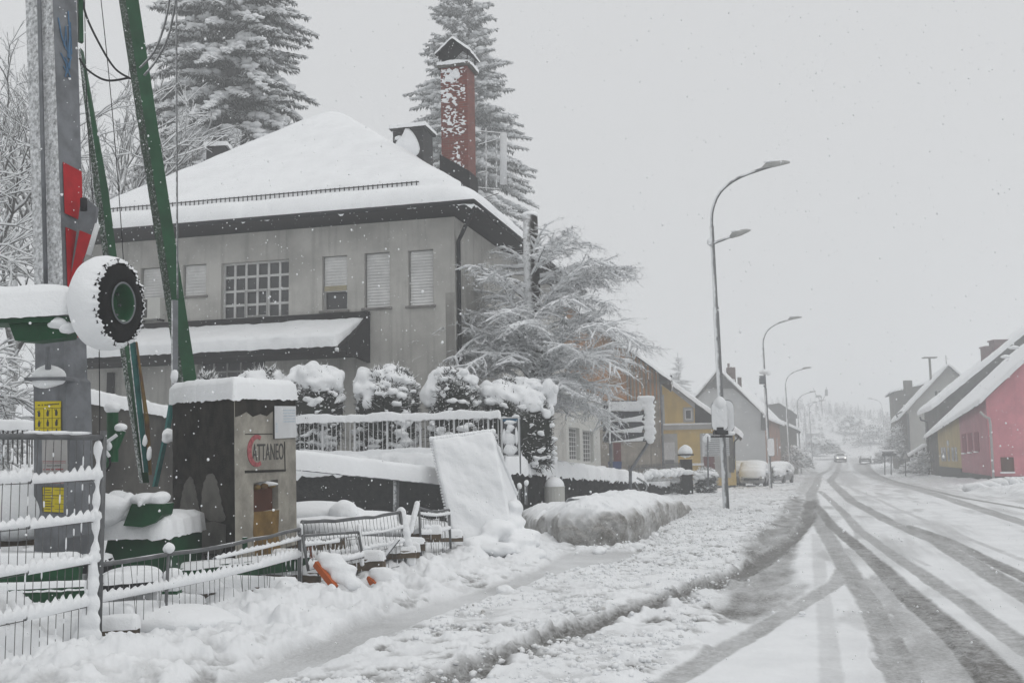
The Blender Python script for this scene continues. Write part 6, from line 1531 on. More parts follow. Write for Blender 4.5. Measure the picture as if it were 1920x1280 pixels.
plates(1443, 63.6, [(1445.5, 838, 12, 34, -.2)], 'narrow sign plate crusted with snow on the second lamp post')
o = root('traffic_camera', tuple(P(1432, 708, 64)), 'boxy traffic camera with snow on top on the second lamp post', 'camera')
mb = MB(); mb.box(P(1429, 712, 63.8), (.3, .3, .5)); mb.tube([P(1429, 700, 63.8), P(1440, 699, 63.8)], .05, 6); mb.tube([P(1436, 728, 63.8), P(1432, 722, 63.8)], .04, 6); mb.build('housing', MT['galv'], o)
b = Blobs(); b.add(P(1435, 697, 63.8), (.33, .2, .16), 3, .3, 3); b.add(P(1441, 700, 63.7), (.12, .1, .13), 2, .3, 4); b.build('snow_cap', MT['snow'], o)

# ------------------------------------------------------------------ direction sign
DY = 38.0
ds = root('direction_sign', tuple(P(1182, 928, DY)), 'large direction sign of four stacked boards seen with wedges of snow, on two posts', 'road sign')
dpn = Plane(tuple(P(1128, 800, DY))[:2], math.radians(-6)); X = dpn.u
u0, zt_ = dpn.at(1129, 750); u1 = dpn.at(1227, 790)[0]; zb_ = dpn.at(1180, 829)[1]; hB = (zt_-zb_)/4
for i in range(4):
    a0 = zt_-hB*(i+1)+.02; mb = MB(); pbox(mb, dpn, u0, u1, a0, a0+hB-.05, 0, .03); bo = mb.build('board', MT['sign_blank'], ds)
    w = u1-u0; V = MB(); e = a0+hB-.05
    # wedge of snow lying along the foot of each board, thick on the right
    pts = [(u0+.06*w, a0), (u1-.24*w, a0+.02), (u1-.2*w, a0+hB*.5), (u0+.55*w, a0+hB*(.26 if i else .8)), (u0+.25*w, a0+hB*(.10 if i else .75))]
    V.prism([dpn.w(*q, .032) for q in pts], dpn.n*.05); V.build('snow_wedge', MT['snow'], bo)
b = Blobs()
for i in range(26):
    k = i/25; b.add(dpn.w(u1-.10*w+.03*math.sin(i*2.7), zb_+(zt_-zb_)*k+.02, .04), (.2*w*(.42+.12*(i % 3)), .06, .11), 2, .6, i)
    b.add(dpn.w(u0+.13*w, zb_+(zt_-zb_)*k, .07), (.045, .05, .07), 2, .3, i+50)
for i in range(14): b.add(dpn.w(u0+w*(.72+.26*i/13), zt_+.04, .03), (.1, .08, .09), 2, .3, i)
for i in range(22): b.add(dpn.w(u0+w*(.1+.66*i/21), zt_-.13, .05), (.07, .04, .085), 2, .35, i)
for j in range(1, 4):
    for i in range(18): b.add(dpn.w(u0+w*(.12+.62*i/17), zt_-hB*j+.01, .045), (.06, .03, .045+.05*(i/17)), 2, .35, i+j)
b.build('snow_crust', MT['snow'], ds, vox=.035)
mb = MB(); mb.tube([dpn.w(u0+.14*w, zt_-.05, -.05), dpn.w(u0+.14*w, .0, -.05)], .06, 8); mb.build('post', MT['galv'], ds, True)
q = lambda px, py: P(px, py, DY+.1)
mb = MB(); mb.tube([q(1214, 750), q(1214, 832), q(1182, 882), q(1182, 935)], .06, 8); mb.build('post', MT['galv'], ds, True)

# ------------------------------------------------------------------ houses on the left
HB = math.radians(-14.5)
def gable_house(name, label, C, wd, depth, z0, ze, zr, mats, ang=HB, over=.45, snowT=.28, left=True, roofmat='dark_roof', ridge=.5, holes=(), eth=.14, seedx=1):
    """a gabled house: C its near right (or left) corner, gable facing the street's near end; u along the gable, v going back.
    returns root and the gable plane"""
    o = root(name, (C[0], C[1], z0), label, 'house')
    pl = Plane(C, ang); D = Vector((-math.sin(ang), math.cos(ang), 0))
    s = -1 if left else 1
    q = lambda u, v, z: Vector((C[0], C[1], 0))+pl.u*(s*u)+D*v+Vector((0, 0, z))
    ur = wd*ridge
    mb = MB(); pts = [(0, z0-.5), (wd, z0-.5), (wd, ze), (ur, zr), (0, ze)]
    mb.prism([q(u, 0, z) for u, z in pts], D*depth); w = mb.build('wall', mats[0], o)
    sl = (zr-ze)/ur; sl2 = (zr-ze)/(wd-ur)
    rf = MB(); e = over
    for (a, b, za, zb) in ((-e, ur, ze-sl*e, zr), (wd+e, ur, ze-sl2*e, zr)):
        lo = [q(a, -e, za), q(b, -e, zb), q(b, depth+e, zb), q(a, depth+e, za)]; rf.hexa([p+Vector((0, 0, .02)) for p in lo], [p+Vector((0, 0, eth)) for p in lo])
    r = rf.build('roof', MT[roofmat], o)
    up_ = Vector((0, 0, eth))
    a = [q(-e, -e, ze-sl*e)+up_, q(ur, -e, zr)+up_, q(ur, depth+e, zr)+up_, q(-e, depth+e, ze-sl*e)+up_]
    snowcap(*a, snowT, step=.3, R=.25, over=.1, amp=.2, seed=seedx, sag=.1, parent=r)
    a = [q(wd+e, -e, ze-sl2*e)+up_, q(ur, -e, zr)+up_, q(ur, depth+e, zr)+up_, q(wd+e, depth+e, ze-sl2*e)+up_]
    snowcap(*a, snowT, step=.3, R=.25, over=.1, amp=.2, seed=seedx+1, sag=.1, parent=r)
    return o, pl, q, r, w
def stuck(pl, px0, px1, py0, py1, name, mat, parent, o0=.003, o1=.04):
    u0, z1 = pl.at(px0, py0); u1, z0 = pl.at(px1, py1); mb = MB(); pbox(mb, pl, u0, u1, z0, z1, o0, o1); return mb.build(name, mat, parent)
# orange barn
OY = 57.0; C = P(1241, 880, OY); zl = C.z; ze = P(1241, 700, OY).z
half = 6.5; zr = ze+half*.80
barn, bpl, bq, br_, bw = gable_house('timber_barn', 'weathered barn with streaked orange and grey boards left of the yellow house', (C.x, C.y), 2*half, 7, zl-.3, ze, zr, [MT['orange_wood']], ang=math.radians(-8.2), over=.7, eth=.1, snowT=.16, seedx=130)
stuck(bpl, 1120, 1241, 752, 900, 'lower_boards', MT['grey_wood'], barn, .003, .03)
mb = MB()
for i, px in enumerate((1176, 1182, 1189, 1196, 1203, 1211, 1219, 1227, 1233)):
    mb.tube([bpl.w(bpl.at(px, 700)[0], P(px, 752, OY).z, .05), bpl.w(bpl.at(px, 700)[0], min(zr, P(px, 700-(1241-px)*.7, OY).z), .05)], .05, 4)
mb.build('board_battens', MT['grey_wood'], barn)
stuck(bpl, 1233, 1241, 700, 885, 'corner_board', MT['grey_wood'], barn, .031, .08)
mb = MB(); mb.tube([P(1258, 703, OY-.5), P(1258, 710, OY-.5), P(1252, 714, OY-.3), P(1238, 717, OY-.1), P(1239, 725, OY-.1), P(1244, 890, OY-.1)], .07, 8); mb.build('downpipe', MT['galv'], barn, True)
stuck(bpl, 1150, 1166, 830, 895, 'barn_door', MT['redbrown'], barn, .03, .07)
o = root('blue_bin', tuple(P(1153, 888, 52)), 'blue plastic bin in front of the weathered barn', 'bin'); mb = MB(); c = P(1153, 880, 52)
mb.hexa([c+Vector((-.25, -.2, -.5)), c+Vector((.25, -.2, -.5)), c+Vector((.25, .2, -.5)), c+Vector((-.25, .2, -.5))], [c+Vector((-.32, -.28, .4)), c+Vector((.32, -.28, .4)), c+Vector((.32, .28, .4)), c+Vector((-.32, .28, .4))]); mb.build('tub', M('blue_plastic', (.03, .06, .18), .5), o)
# yellow house
YY = 68.0; C = P(1380, 880, YY); ze = P(1380, 811, YY).z; hw_ = 8.5; zr = ze+hw_*.80
yel, ypl, yq, yr, yw = gable_house('yellow_house', 'yellow plastered house with a white trimmed attic window between barn and grey house', (C.x, C.y), 2*hw_, 10, C.z-.5, ze, zr, [MT['yel_wall']], ang=math.radians(-11.5), over=.5, snowT=.26, seedx=140)
def poly(pl, pts, name, mat, parent, o0=.003, o1=.05):
    mb = MB(); mb.prism([pl.w(*pl.at(*q), o0) for q in pts], pl.n*(o1-o0)); return mb.build(name, mat, parent)
poly(ypl, [(1303, 752), (1372, 806), (1372, 795.5), (1303, 795.5)][::-1] if 0 else [(1303, 795.5), (1363, 795.5), (1303, 750)], 'dark_boards', MT['fascia'], yel)
poly(ypl, [(1200, 690), (1240, 700), (1303, 752), (1303, 766), (1240, 716), (1200, 703)], 'bare_render', MT['grey_wall'], yel, .003, .02)
stuck(ypl, 1230, 1372, 796, 803, 'cornice', MT['frame_grey'], yel, .003, .12)
snowcap(ypl.w(ypl.at(1230, 795)[0], ypl.at(1300, 795)[1], .14), ypl.w(ypl.at(1366, 795)[0], ypl.at(1300, 795)[1], .14), ypl.w(ypl.at(1366, 795)[0], ypl.at(1300, 795)[1], -.0), ypl.w(ypl.at(1230, 795)[0], ypl.at(1300, 795)[1], -.0), .08, step=.1, R=.06, seed=143, parent=yel)
for (a, b_, c, d, kw) in ((1283.5, 1298, 766.5, 787, dict(cas=1)), ):
    u0, z1 = ypl.at(a, c); u1, z0 = ypl.at(b_, d)
    stuck(ypl, a-3, b_+3, c-3, d+4, 'casing', MT['frame_grey'], yel, .003, .03); stuck(ypl, a, b_, c, d, 'window', MT['white_paint'], yel, .031, .06); w = stuck(ypl, a+2.5, b_-2.5, c+3, d-3, 'pane', MT['glass'], yel, .061, .07)
stuck(ypl, 1236, 1247, 740, 795, 'casing', MT['frame_grey'], yel, .003, .03)
stuck(ypl, 1243, 1272, 813, 880, 'door_casing', MT['frame_grey'], yel, .003, .03); stuck(ypl, 1243, 1266, 829, 862, 'door', MT['white_paint'], yel, .031, .05); stuck(ypl, 1247, 1264, 862, 869, 'door_sill', MT['galv'], yel, .031, .06)
stuck(ypl, 1312, 1371, 812, 895, 'door_casing', MT['frame_grey'], yel, .003, .03); stuck(ypl, 1319, 1341, 856, 890, 'door', MT['redbrown'], yel, .031, .05)
stuck(ypl, 1364, 1377, 803, 885, 'grey_patch', MT['conc_mid'], yel, .003, .045); stuck(ypl, 1296, 1320, 868, 872, 'ledge', MT['snow'], yel, .003, .2)
mb = MB(); mb.tube([P(1385, 812, YY-.3), P(1385, 820, YY-.3), P(1377, 828, YY-.2), P(1377, 880, YY-.2)], .06, 8); mb.build('downpipe', MT['black'], yel, True)
# info board
ib = root('info_board', tuple(P(1328, 905, 50)), 'snow streaked information board on a thin post in front of the yellow house', 'sign')
ip = Plane(tuple(P(1316, 840, 50))[:2], math.radians(-8))
stuck(ip, 1316, 1368, 816, 854, 'board', MT['white_paint'], ib, 0, .03)
mb = MB()
for i in range(9): a, z = ip.at(1322, 820+i*4); b_ = ip.at(1367, 820)[0]; pbox(mb, ip, a+.1*(i % 2), b_, z-.02, z, .031, .05)
mb.build('lines', MT['galv'], ib); b = Blobs(); b.add(ip.w(ip.at(1326, 820)[0], ip.at(1326, 822)[1], .02), (.2, .06, .22), 3, .3, 3); b.build('snow_patch', MT['snow'], ib)
mb = MB(); mb.tube([P(1328, 912, 49.9), P(1327, 818, 49.9)], .04, 6); mb.build('post', MT['galv'], ib, True)
# grey house
GY = 95.0; C = P(1437, 880, GY); ze = P(1437, 783, GY).z; apx = P(1350, 697, GY); hw2 = (Vector((C.x, C.y))-Vector((apx.x, apx.y))).length*1.0; zr = P(1350, 699, GY+1).z
gh, gpl, gq, gr, gw = gable_house('pale_grey_house', 'pale grey gabled house with a wide dark verge behind the nearest lamp post', (C.x, C.y), 2*hw2, 20, C.z-1, ze+.35, zr+.35, [MT['grey_wall']], ang=math.radians(-18), over=.5, eth=.06, snowT=.13, seedx=150)
gb = MB()
for l in ([(1437, 806), (1427, 806), (1427, 772), (1437, 778)], [(1437, 779), (1424, 770), (1374, 727), (1350, 700)], [(1350, 700), (1376, 728), (1325, 728)], [(1350, 700), (1326, 727), (1288, 770), (1278, 770)]): gb.prism([gpl.w(*gpl.at(*q), .01) for q in l], gpl.n*.25)
gb.build('gable_boards', MT['dark_roof'], gh)
GA = math.radians(-18); sp = Plane((C.x, C.y), GA+math.pi/2); sp.n = Vector((math.cos(GA), math.sin(GA), 0))
mb = MB(); pbox(mb, sp, .3, 19.8, C.z-.6, ze, .004, .03); mb.build('side_plaster', MT['salmon'], gh)
for k in (4, 9, 14): mb = MB(); pbox(mb, sp, k, k+1, ze-3.4, ze-1.6, .031, .05); mb.build('window', MT['glass'], gh)
ck = gq(hw2-1.2, 3, zr); mb = MB(); mb.box(ck+Vector((-.5, 0, -.3)), (.75, .6, 2.0)); mb.box(ck+Vector((-.7, 0, .85)), (.18, .2, .5)); MT['dull_brick'] = M('dull_brick', (.13, .08, .07), .9); c_ = mb.build('chimney', MT['dull_brick'], gr); mb = MB(); mb.box(ck+Vector((.5, 1, -1.2)), (.3, .4, 2.0)); mb.build('chimney', MT['dull_brick'], gr)
b = Blobs(); b.add(ck+Vector((-.4, 0, .73)), (.4, .35, .1), 2, .3, 3); b.add(ck+Vector((.5, 1, -.15)), (.22, .3, .1), 2, .3, 3); b.build('snow_cap', MT['snow'], c_)
# further houses on the left
C = P(1468, 868, 122); far1, _, _, _, _ = gable_house('low_grey_house', 'low house with a snowy roof just beyond the pale grey house', (P(1496, 860, 130).x, 130), 9, 12, C.z-1, P(1496, 806, 130).z, P(1496, 806, 130).z+2.2, [MT['conc_mid']], over=.5, seedx=160)
C = P(1493, 800, 150); far2, _, _, _, _ = gable_house('tall_dark_house', 'tall dark roofed block faint in fog behind the pale grey house', (C.x, 150), 18, 14, -1, P(1493, 776, 150).z, P(1470, 756, 150).z, [MT['dark_roof']], ridge=.12, over=.3, snowT=.05, roofmat='dark_roof', seedx=165)
# garden bits along the street
pil = root('gate_pillar', tuple(P(1288, 920, 50)), 'dark stone gate pillar capped with snow at the end of the garden wall', 'pillar')
c = P(1288, 920, 50); k = 50/F; mb = MB(); zt_ = P(1288, 853, 50).z
mb.box((c.x, 50, (zt_-.4)/2-.2), (20*k, 20*k, zt_+.4)); mb.box((c.x, 50, zt_+.02), (26*k, 26*k, .08)); mb.build('shaft', MT['stone'], pil)
b = Blobs(); b.add((c.x, 50, zt_+.18), (13*k, 13*k, .3), 4, .15, 3); b.add((c.x, 49.6, P(1288, 885, 50).z), (11*k, .1, .12), 3, .4, 5); b.build('snow_cap', MT['snow'], pil)
ir = root('iron_railing', tuple(P(1240, 900, 47)), 'low dark iron railing dusted with snow on the far end of the garden wall', 'railing'); mb = MB()
a, b_ = P(1178, 872, 42), P(1280, 872, 50); a.z = P(1178, 872, 42).z; b_.z = P(1280, 866, 50).z; za, zb2 = P(1178, 905, 42).z, P(1280, 900, 50).z
for i in range(44):
    t = i/43; q = a.lerp(b_, t); mb.tube([q, (q.x, q.y, za*(1-t)+zb2*t)], .016, 4, False)
mb.tube([a-Vector((0, 0, .15)), b_-Vector((0, 0, .15))], .025, 5); mb.build('bars', MT['wire'], ir)
b = Blobs()
for i in range(30): q = a.lerp(b_, .25+.75*i/29); b.add(q+Vector((0, 0, -.32-.2*rng.random())), (.22, .12, .14), 2, .4, i)
b.build('snow_clump', MT['snow'], ir)
bush(1298, 1346, 880, 925, 53, 'dark low hedge by the gate pillar', 171, lumps=60)
bush(1255, 1300, 893, 922, 51.5, 'snow capped hedge end in front of the gate pillar', 173, lumps=40)
bush(1400, 1452, 868, 900, 84, 'low snowed hedge behind the parked cars', 175, lumps=30)
o = root('bent_rail', tuple(P(1200, 925, 40)), 'bent steel tube loop beside the direction sign post', 'rail'); mb = MB(); mb.tube(catmull([P(1190, 903, 40), P(1200, 920, 40), P(1210, 921, 40), P(1212, 908, 40), P(1194, 895, 40)]), .04, 6); mb.build('tube', MT['galv_snow'], o, True)

# ------------------------------------------------------------------ right hand row
C0 = G(1859, 903); cs, ct = st(C0.x, C0.y); RYA = math.atan2(-SA, CA)      # gables face back along the road
s_far = None
for s_ in np.arange(cs, cs+90, .25):
    x, y = xy(s_, ct)
    if (x/y) < (P(1745, 850, 10).x/10): s_far = s_; break
ppn = Plane(xy(cs, ct), RYA)                                      # near gable, u to the right
fpn = Plane(xy(cs, ct), RYA+math.pi/2); fpn.n = Vector((-CA, SA, 0))
pz0 = gz(*xy(cs, ct))-.2; pze = ppn.at(1859, 748)[1]+.05
wd = 14.8; dep = s_far-cs
pz_r = ppn.at(1920, 668); slope = (pz_r[1]-pze)/pz_r[0]; slope = .925
pink, kpl, kq, kr, kw = gable_house('pink_house', 'bright pink gabled house at the right edge with a brown shuttered opening', xy(cs, ct), wd, dep, pz0, pze, pze+slope*wd/2, [MT['pink']], ang=RYA, over=.45, snowT=.22, left=False, seedx=180)
def fr_(px0, px1, py0, py1, name, mat, parent, o0=.003, o1=.04): return stuck(fpn, px1, px0, py0, py1, name, mat, parent, o0, o1)
SAGF = 1.5
def useg(px): return fpn.at(px, 850)[0]
u_y0, u_y1 = useg(1803), useg(1761)
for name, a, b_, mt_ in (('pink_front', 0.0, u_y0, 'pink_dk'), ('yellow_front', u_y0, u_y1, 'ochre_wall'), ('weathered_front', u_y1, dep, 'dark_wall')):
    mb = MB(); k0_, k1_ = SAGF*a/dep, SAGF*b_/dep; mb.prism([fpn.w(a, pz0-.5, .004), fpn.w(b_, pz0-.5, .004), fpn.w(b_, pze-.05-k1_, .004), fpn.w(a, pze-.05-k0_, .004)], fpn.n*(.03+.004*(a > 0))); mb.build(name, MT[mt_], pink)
mb = MB(); pbox(mb, fpn, -.05, u_y0, pz0-.6, pz0+.55, .04, .09); pbox(mb, fpn, u_y0+.01, u_y1, pz0-.6, pz0+.8, .04, .10); mb.build('plinth', MT['plinth'], pink)
mb = MB(); pbox(mb, ppn, -.05, wd, pz0-.6, pz0+.5, .004, .06); mb.build('plinth', MT['plinth'], pink)
for px in (1809.5, 1821, 1833):
    f = fr_(px-2.6, px+2.6, 809+(1833-px)*.15, 846+(1833-px)*.12, 'window', MT['maroon'], pink, .036, .07); fr_(px-2.8, px+2.8, 845.5+(1833-px)*.12, 848+(1833-px)*.12, 'sill', MT['snow'], f, .03, .16)
for px in (1768, 1773, 1780, 1788, 1794): fr_(px-1.2, px+1.2, 838, 864, 'window', MT['glass'], pink, .036, .06)
fr_(1777, 1780, 825, 836, 'window', MT['glass'], pink, .036, .06)
for px in (1745, 1750): fr_(px-1, px+1, 850, 866, 'window', MT['glass'], pink, .036, .06)
bs = stuck(ppn, 1876, 1902, 857, 884, 'shutter', MT['brown'], pink, .004, .06); stuck(ppn, 1875, 1903, 884, 887, 'sill', MT['snow'], bs, .0, .15)
mb = MB(); mb.tube([P(1838, 772, C0.y-.6), P(1846, 780, C0.y-.5), P(1855, 784, C0.y-.3), P(1857, 795, C0.y-.2), P(1863, 900, C0.y-.2)], .07, 8); mb.build('downpipe', MT['frame_grey'], pink, True)
def chim(parent, c, w, d, h, mt_, label=None, snow=True):
    mb = MB(); mb.box((c[0], c[1], c[2]+h/2), (w, d, h)); mb.box((c[0], c[1], c[2]+h+.06), (w*1.15, d*1.15, .12)); k = mb.build('chimney', mt_, parent)
    if label: k['label'] = label
    if snow: b = Blobs(); b.add((c[0], c[1], c[2]+h+.15), (w*.55, d*.55, .14), 3, .25, 3); b.build('snow_cap', MT['snow'], k)
db = M('dull_red_brick', (.20, .05, .05), .9)
for px, py, w in ((1885, 672, 14), (1901, 655, 16)):
    Yc = 80+(1901-px)*.15; q = P(px, py, Yc); chim(kr, (q.x, Yc, q.z-2.5), w*Yc/F, .8, 2.5, db)
# dark house behind
SAG = 1.5
for o_ in [kw, kr]+list(kr.children):
    for v_ in o_.data.vertices:
        s_, t_ = st(v_.co.x, v_.co.y)
        if v_.co.z > pz0+1.0: v_.co.z -= SAG*max(0, (s_-cs)/dep)
x2, y2 = xy(s_far+1.0, ct+1.0); t2p = Plane((x2, y2), RYA); f2 = Plane((x2, y2), RYA+math.pi/2)
e2z = t2p.at(1742, 782)[1]+1.1; q2 = t2p.at(1885, 655); sl2_ = (q2[1]-e2z)/q2[0]; w2_ = 19.0
dk, dpl, dq, dr_, dw = gable_house('dark_gabled_house', 'tall house with a dark weathered gable and red chimneys behind the pink one', (x2, y2), w2_, 14, -1, e2z, e2z+.80*w2_/2, [MT['dark_wall']], ang=RYA, over=.6, snowT=.4, left=False, seedx=190)
for px, py, w, Yc in ((1854, 652, 22, y2+3), (1874, 640, 30, y2+2.5)): q = P(px, py, Yc); chim(dr_, (q.x, Yc, q.z-4.5), w*Yc/F, 1.2, 4.5, M('smoky_brick', (.14, .06, .065), .9), snow=False)
mb = MB(); mb.tube([P(1725, 781, y2-.6), P(1727, 787, y2-.6), P(1738, 790, y2-.3), P(1739, 800, y2-.2), P(1742, 892, y2-.2)], .09, 8); mb.build('downpipe', MT['black'], dk, True)
# pale house beyond
s3 = s_far+24; x3, y3 = xy(s3, ct-.2); p3 = Plane((x3, y3), RYA); u_, e3 = p3.at(1700, 770); ua, z3 = p3.at(1777, 687)
C3 = p3.w(u_, 0); wh = ua-u_; h3z = gz(x3, y3)-.5
ph, p3b, q3, r3_, w3_ = gable_house('cream_house', 'pale cream gabled house standing beyond the dark one on the right', (C3.x, C3.y), 2*wh, 12, h3z, e3, z3, [MT['pale_wall']], ang=RYA, over=1.0, snowT=.25, left=False, seedx=200)
f = stuck(p3, 1751, 1767, 731, 748, 'window', MT['frame_white'], ph, .004, .05); stuck(p3, 1752.5, 1758.5, 733, 747, 'pane', MT['glass'], f, .05, .07); stuck(p3, 1759.5, 1765.5, 733, 747, 'pane', MT['glass'], f, .05, .07)
mb = MB(); mb.tube([P(1683, 782, y3-1), P(1680, 777, y3-1), P(1690, 772, y3-.5), P(1702, 775, y3-.3), P(1703, 785, y3-.2), P(1706, 868, y3-.2)], .10, 8); mb.build('downpipe', MT['galv'], ph, True)
sd3 = Plane((C3.x, C3.y), RYA+math.pi/2); sd3.n = Vector((-CA, SA, 0)); mb = MB(); pbox(mb, sd3, 0, 12, h3z, e3-.1, .004, .04); mb.build('side_wall', MT['conc_mid'], ph)
q = q3(wh-2.4, 3, z3); mb = MB(); mb.tube([q+Vector((.9, 0, -2)), q+Vector((.9, 0, 1.3))], .14, 8); mb.box(q+Vector((.9, 0, 1.35)), (1.5, .8, .12)); mb.box(q+Vector((-1.8, 0, -2.1)), (.8, .7, 1.7)); mb.tube([q+Vector((2.8, 0, 0)), q+Vector((2.8, 0, 1.6))], .04, 5); mb.build('chimney', MT['conc_mid'], r3_)
x4, y4 = xy(s3+14, ct-.4); wgs, _, _, _, _ = gable_house('rear_wing', 'dull grey wing showing left of the cream house gable', (x4, y4), 12, 10, h3z, P(1690, 735, y4).z, P(1740, 714, y4).z, [MT['conc_mid']], ang=RYA, over=.5, snowT=.2, left=False, seedx=206)
sh = root('garden_shed', tuple(P(1720, 868, 104)), 'small dark shed with a snowy roof at the foot of the cream house', 'shed')
a = P(1708, 868, 104); b_ = P(1736, 868, 104); mb = MB(); h_ = P(1720, 848, 104).z-a.z; mb.prism([a+Vector((0, 0, -1)), b_+Vector((0, 0, -1)), b_+Vector((0, 0, h_+.7)), a+Vector((0, 0, h_-.3))], (.8, 3, 0)); mb.build('wall', MT['dark_roof'], sh)
snowcap(a+Vector((-.2, -.2, h_-.35)), b_+Vector((.2, -.2, h_+.75)), b_+Vector((1, 3, h_+.75)), a+Vector((.7, 3, h_-.35)), .2, step=.2, R=.15, seed=208, parent=sh)
# ploughed heap in front of the pink house
b = Blobs(); g = G(1880, 917)
for i, (px, w, h) in enumerate(((1835, 22, 9), (1855, 20, 11), (1872, 16, 14), (1893, 14, 14), (1903, 10, 13), (1925, 16, 9))):
    q = P(px, 912, 50); b.add((q.x, 50, gz(q.x, 50)+.15), (w*50/F, .8, h*50/F*1.15), 3, .5, i+3, 2.2)
tag(b.build('snow_pile', MT['snow_dirty']), 'lumpy grey ploughed snow heap in front of the pink house', 'snow pile')
# road signs on the right
ts = root('warning_sign', tuple(P(1698, 888, 97)), 'triangular warning sign on a thin post beside the right kerb', 'traffic sign')
mb = MB(); t0_, t1_, t2_ = P(1688.5, 862, 97), P(1706.5, 862, 97), P(1697.5, 845, 97); mb.prism([t0_, t1_, t2_], (0, .05, 0)); tp_ = mb.build('plate', MT['galv'], ts)
mb = MB(); c = (t0_+t1_+t2_)/3; mb.prism([c+(q-c)*.62+Vector((0, -.004, 0)) for q in (t0_, t1_, t2_)], (0, -.01, 0)); mb.build('face', MT['frame_grey'], tp_)
mb = MB(); mb.tube([P(1698, 892, 97.1), P(1697.5, 846, 97.1)], .05, 6); mb.build('post', MT['black'], ts)
g2 = root('roadside_board', tuple(P(1666, 885, 104)), 'wide low direction board on two thin posts beside the right kerb', 'road sign')
mb = MB(); mb.box(P(1667, 852, 104), (26*104/F, .08, 5*104/F)); mb.box(P(1665, 847.5, 104.1), (20*104/F, .08, 3*104/F)); mb.build('board', MT['sign_blank'], g2)
for px in (1659, 1671): mb = MB(); mb.tube([P(px, 890, 104), P(px, 848, 104)], .06, 6); mb.build('post', MT['galv'], g2)
b = Blobs(); b.add(P(1666, 845, 104), (1.0, .15, .12), 2, .3, 2); b.build('snow_cap', MT['snow'], g2)

# ------------------------------------------------------------------ cars
def car(x, y, z, rz, label, paint, snowy=False, lights=True, grp=None):
    o = root('parked_car' if snowy else 'oncoming_car', (x, y, z), label, 'car', grp)
    Rm = Matrix.Translation((x, y, z)) @ Matrix.Rotation(rz, 4, 'Z')
    # nose towards -y
    sec = [(-2.1, .42, .62, .70, .50), (-2.0, .30, .74, .80, .62), (-1.3, .25, .88, .86, .70), (-.75, .25, .96, .88, .72), (-.1, .25, 1.40, .88, .58), (.7, .25, 1.44, .88, .58), (1.5, .25, 1.30, .88, .56), (2.0, .28, .98, .84, .62), (2.1, .42, .8, .76, .6)]
    V = []; n = 10
    for yy, zb, zt, wb, wt in sec:
        mid = min(.86, zt-.02)
        for (x_, z_) in ((-wb*.92, zb), (-wb, zb+.15), (-wb, mid*.8), (-wb*.97, mid), (-wt, zt-.06), (-wt*.75, zt), (wt*.75, zt), (wt, zt-.06), (wb*.97, mid), (wb, mid*.8), (wb, zb+.15), (wb*.92, zb)): V.append(Rm @ Vector((x_, yy, z_)))
    m_ = 12; Fc = [(i*m_+k, i*m_+(k+1) % m_, (i+1)*m_+(k+1) % m_, (i+1)*m_+k) for i in range(len(sec)-1) for k in range(m_)]+[tuple(range(m_)), tuple(reversed(range((len(sec)-1)*m_, len(sec)*m_)))]
    mesh_obj('body', [tuple(v) for v in V], Fc, paint, o, True)
    def bx(c, s_, name, mt_):
        mb = MB(); X, Yv, Z = (Rm.to_3x3() @ Vector(v) for v in ((1, 0, 0), (0, 1, 0), (0, 0, 1))); mb.box(Rm @ Vector(c), s_, (X, Yv, Z)); return mb.build(name, mt_, o)
    mb = MB(); mb.hexa([Rm @ Vector(q) for q in ((-.72, -.82, .97), (.72, -.82, .97), (.72, -.80, .97), (-.72, -.80, .97))], [Rm @ Vector(q) for q in ((-.55, -.17, 1.36), (.55, -.17, 1.36), (.55, -.15, 1.36), (-.55, -.15, 1.36))]); mb.build('windscreen', MT['glass'], o)
    bx((0, -2.11, .55), (1.0, .04, .14), 'grille', MT['black'])
    for sx in (-1, 1):
        for yy in (-1.3, 1.3):
            mb = MB(); mb.tube([Rm @ Vector((sx*.70, yy, .31)), Rm @ Vector((sx*.89, yy, .31))], .31, 18); w = mb.build('wheel', MT['rubber'], o)
            mb = MB(); mb.tube([Rm @ Vector((sx*.89, yy, .31)), Rm @ Vector((sx*.9, yy, .31))], .18, 12); mb.build('rim', MT['galv'], w)
        h = MB(); h.tube([Rm @ Vector((sx*.62, -2.04, .66)), Rm @ Vector((sx*.62, -2.13, .66))], .085, 14); h.build('headlight', MT['lamp_on'] if lights else MT['frame_grey'], o)
        bx((sx*.95, -.55, 1.0), (.16, .1, .12), 'mirror', MT['black'])
    if snowy:
        b = Blobs()
        for (yy, zz, w, l, h) in ((-1.45, .88, .92, .82, .36), (-.3, 1.2, .9, .75, .45), (.7, 1.45, .92, 1.15, .36), (1.6, 1.1, .94, .7, .5), (-.8, 1.05, .92, .6, .4)):
            q = Rm @ Vector((0, yy, zz)); 
            v, f = ico(4); k = 1+.16*(vn3(v, int(yy*10)+50, 1.8)-.5); vv = np.sign(v)*np.abs(v)**.75*k[:, None]*np.array([w, l, h]); vv = vv @ np.array(Rm.to_3x3()).T+np.array(q)
            b.V.append(vv); b.F.append(f+b.n); b.n += len(v)
        for sx in (-1, 1): b.add(Rm @ Vector((sx*.8, .2, .95)), (.14, 1.3, .22), 3, .3, 3)
        b.build('snow_cover', MT['snow'], o, vox=.05)
    return o
def emat():
    mt, nt, pb = newmat('lit_headlamp'); pb.inputs['Emission Color'].default_value = (1, .97, .9, 1); pb.inputs['Emission Strength'].default_value = 4; pb.inputs['Base Color'].default_value = (.9, .9, .9, 1); return mt
MT['lamp_on'] = emat()
p = P(1575.5, 862, 176); car(p.x, 176, gz(p.x, 176), -A*.9+.05, 'dark oncoming car with both headlights lit in the left lane', MT['car'])
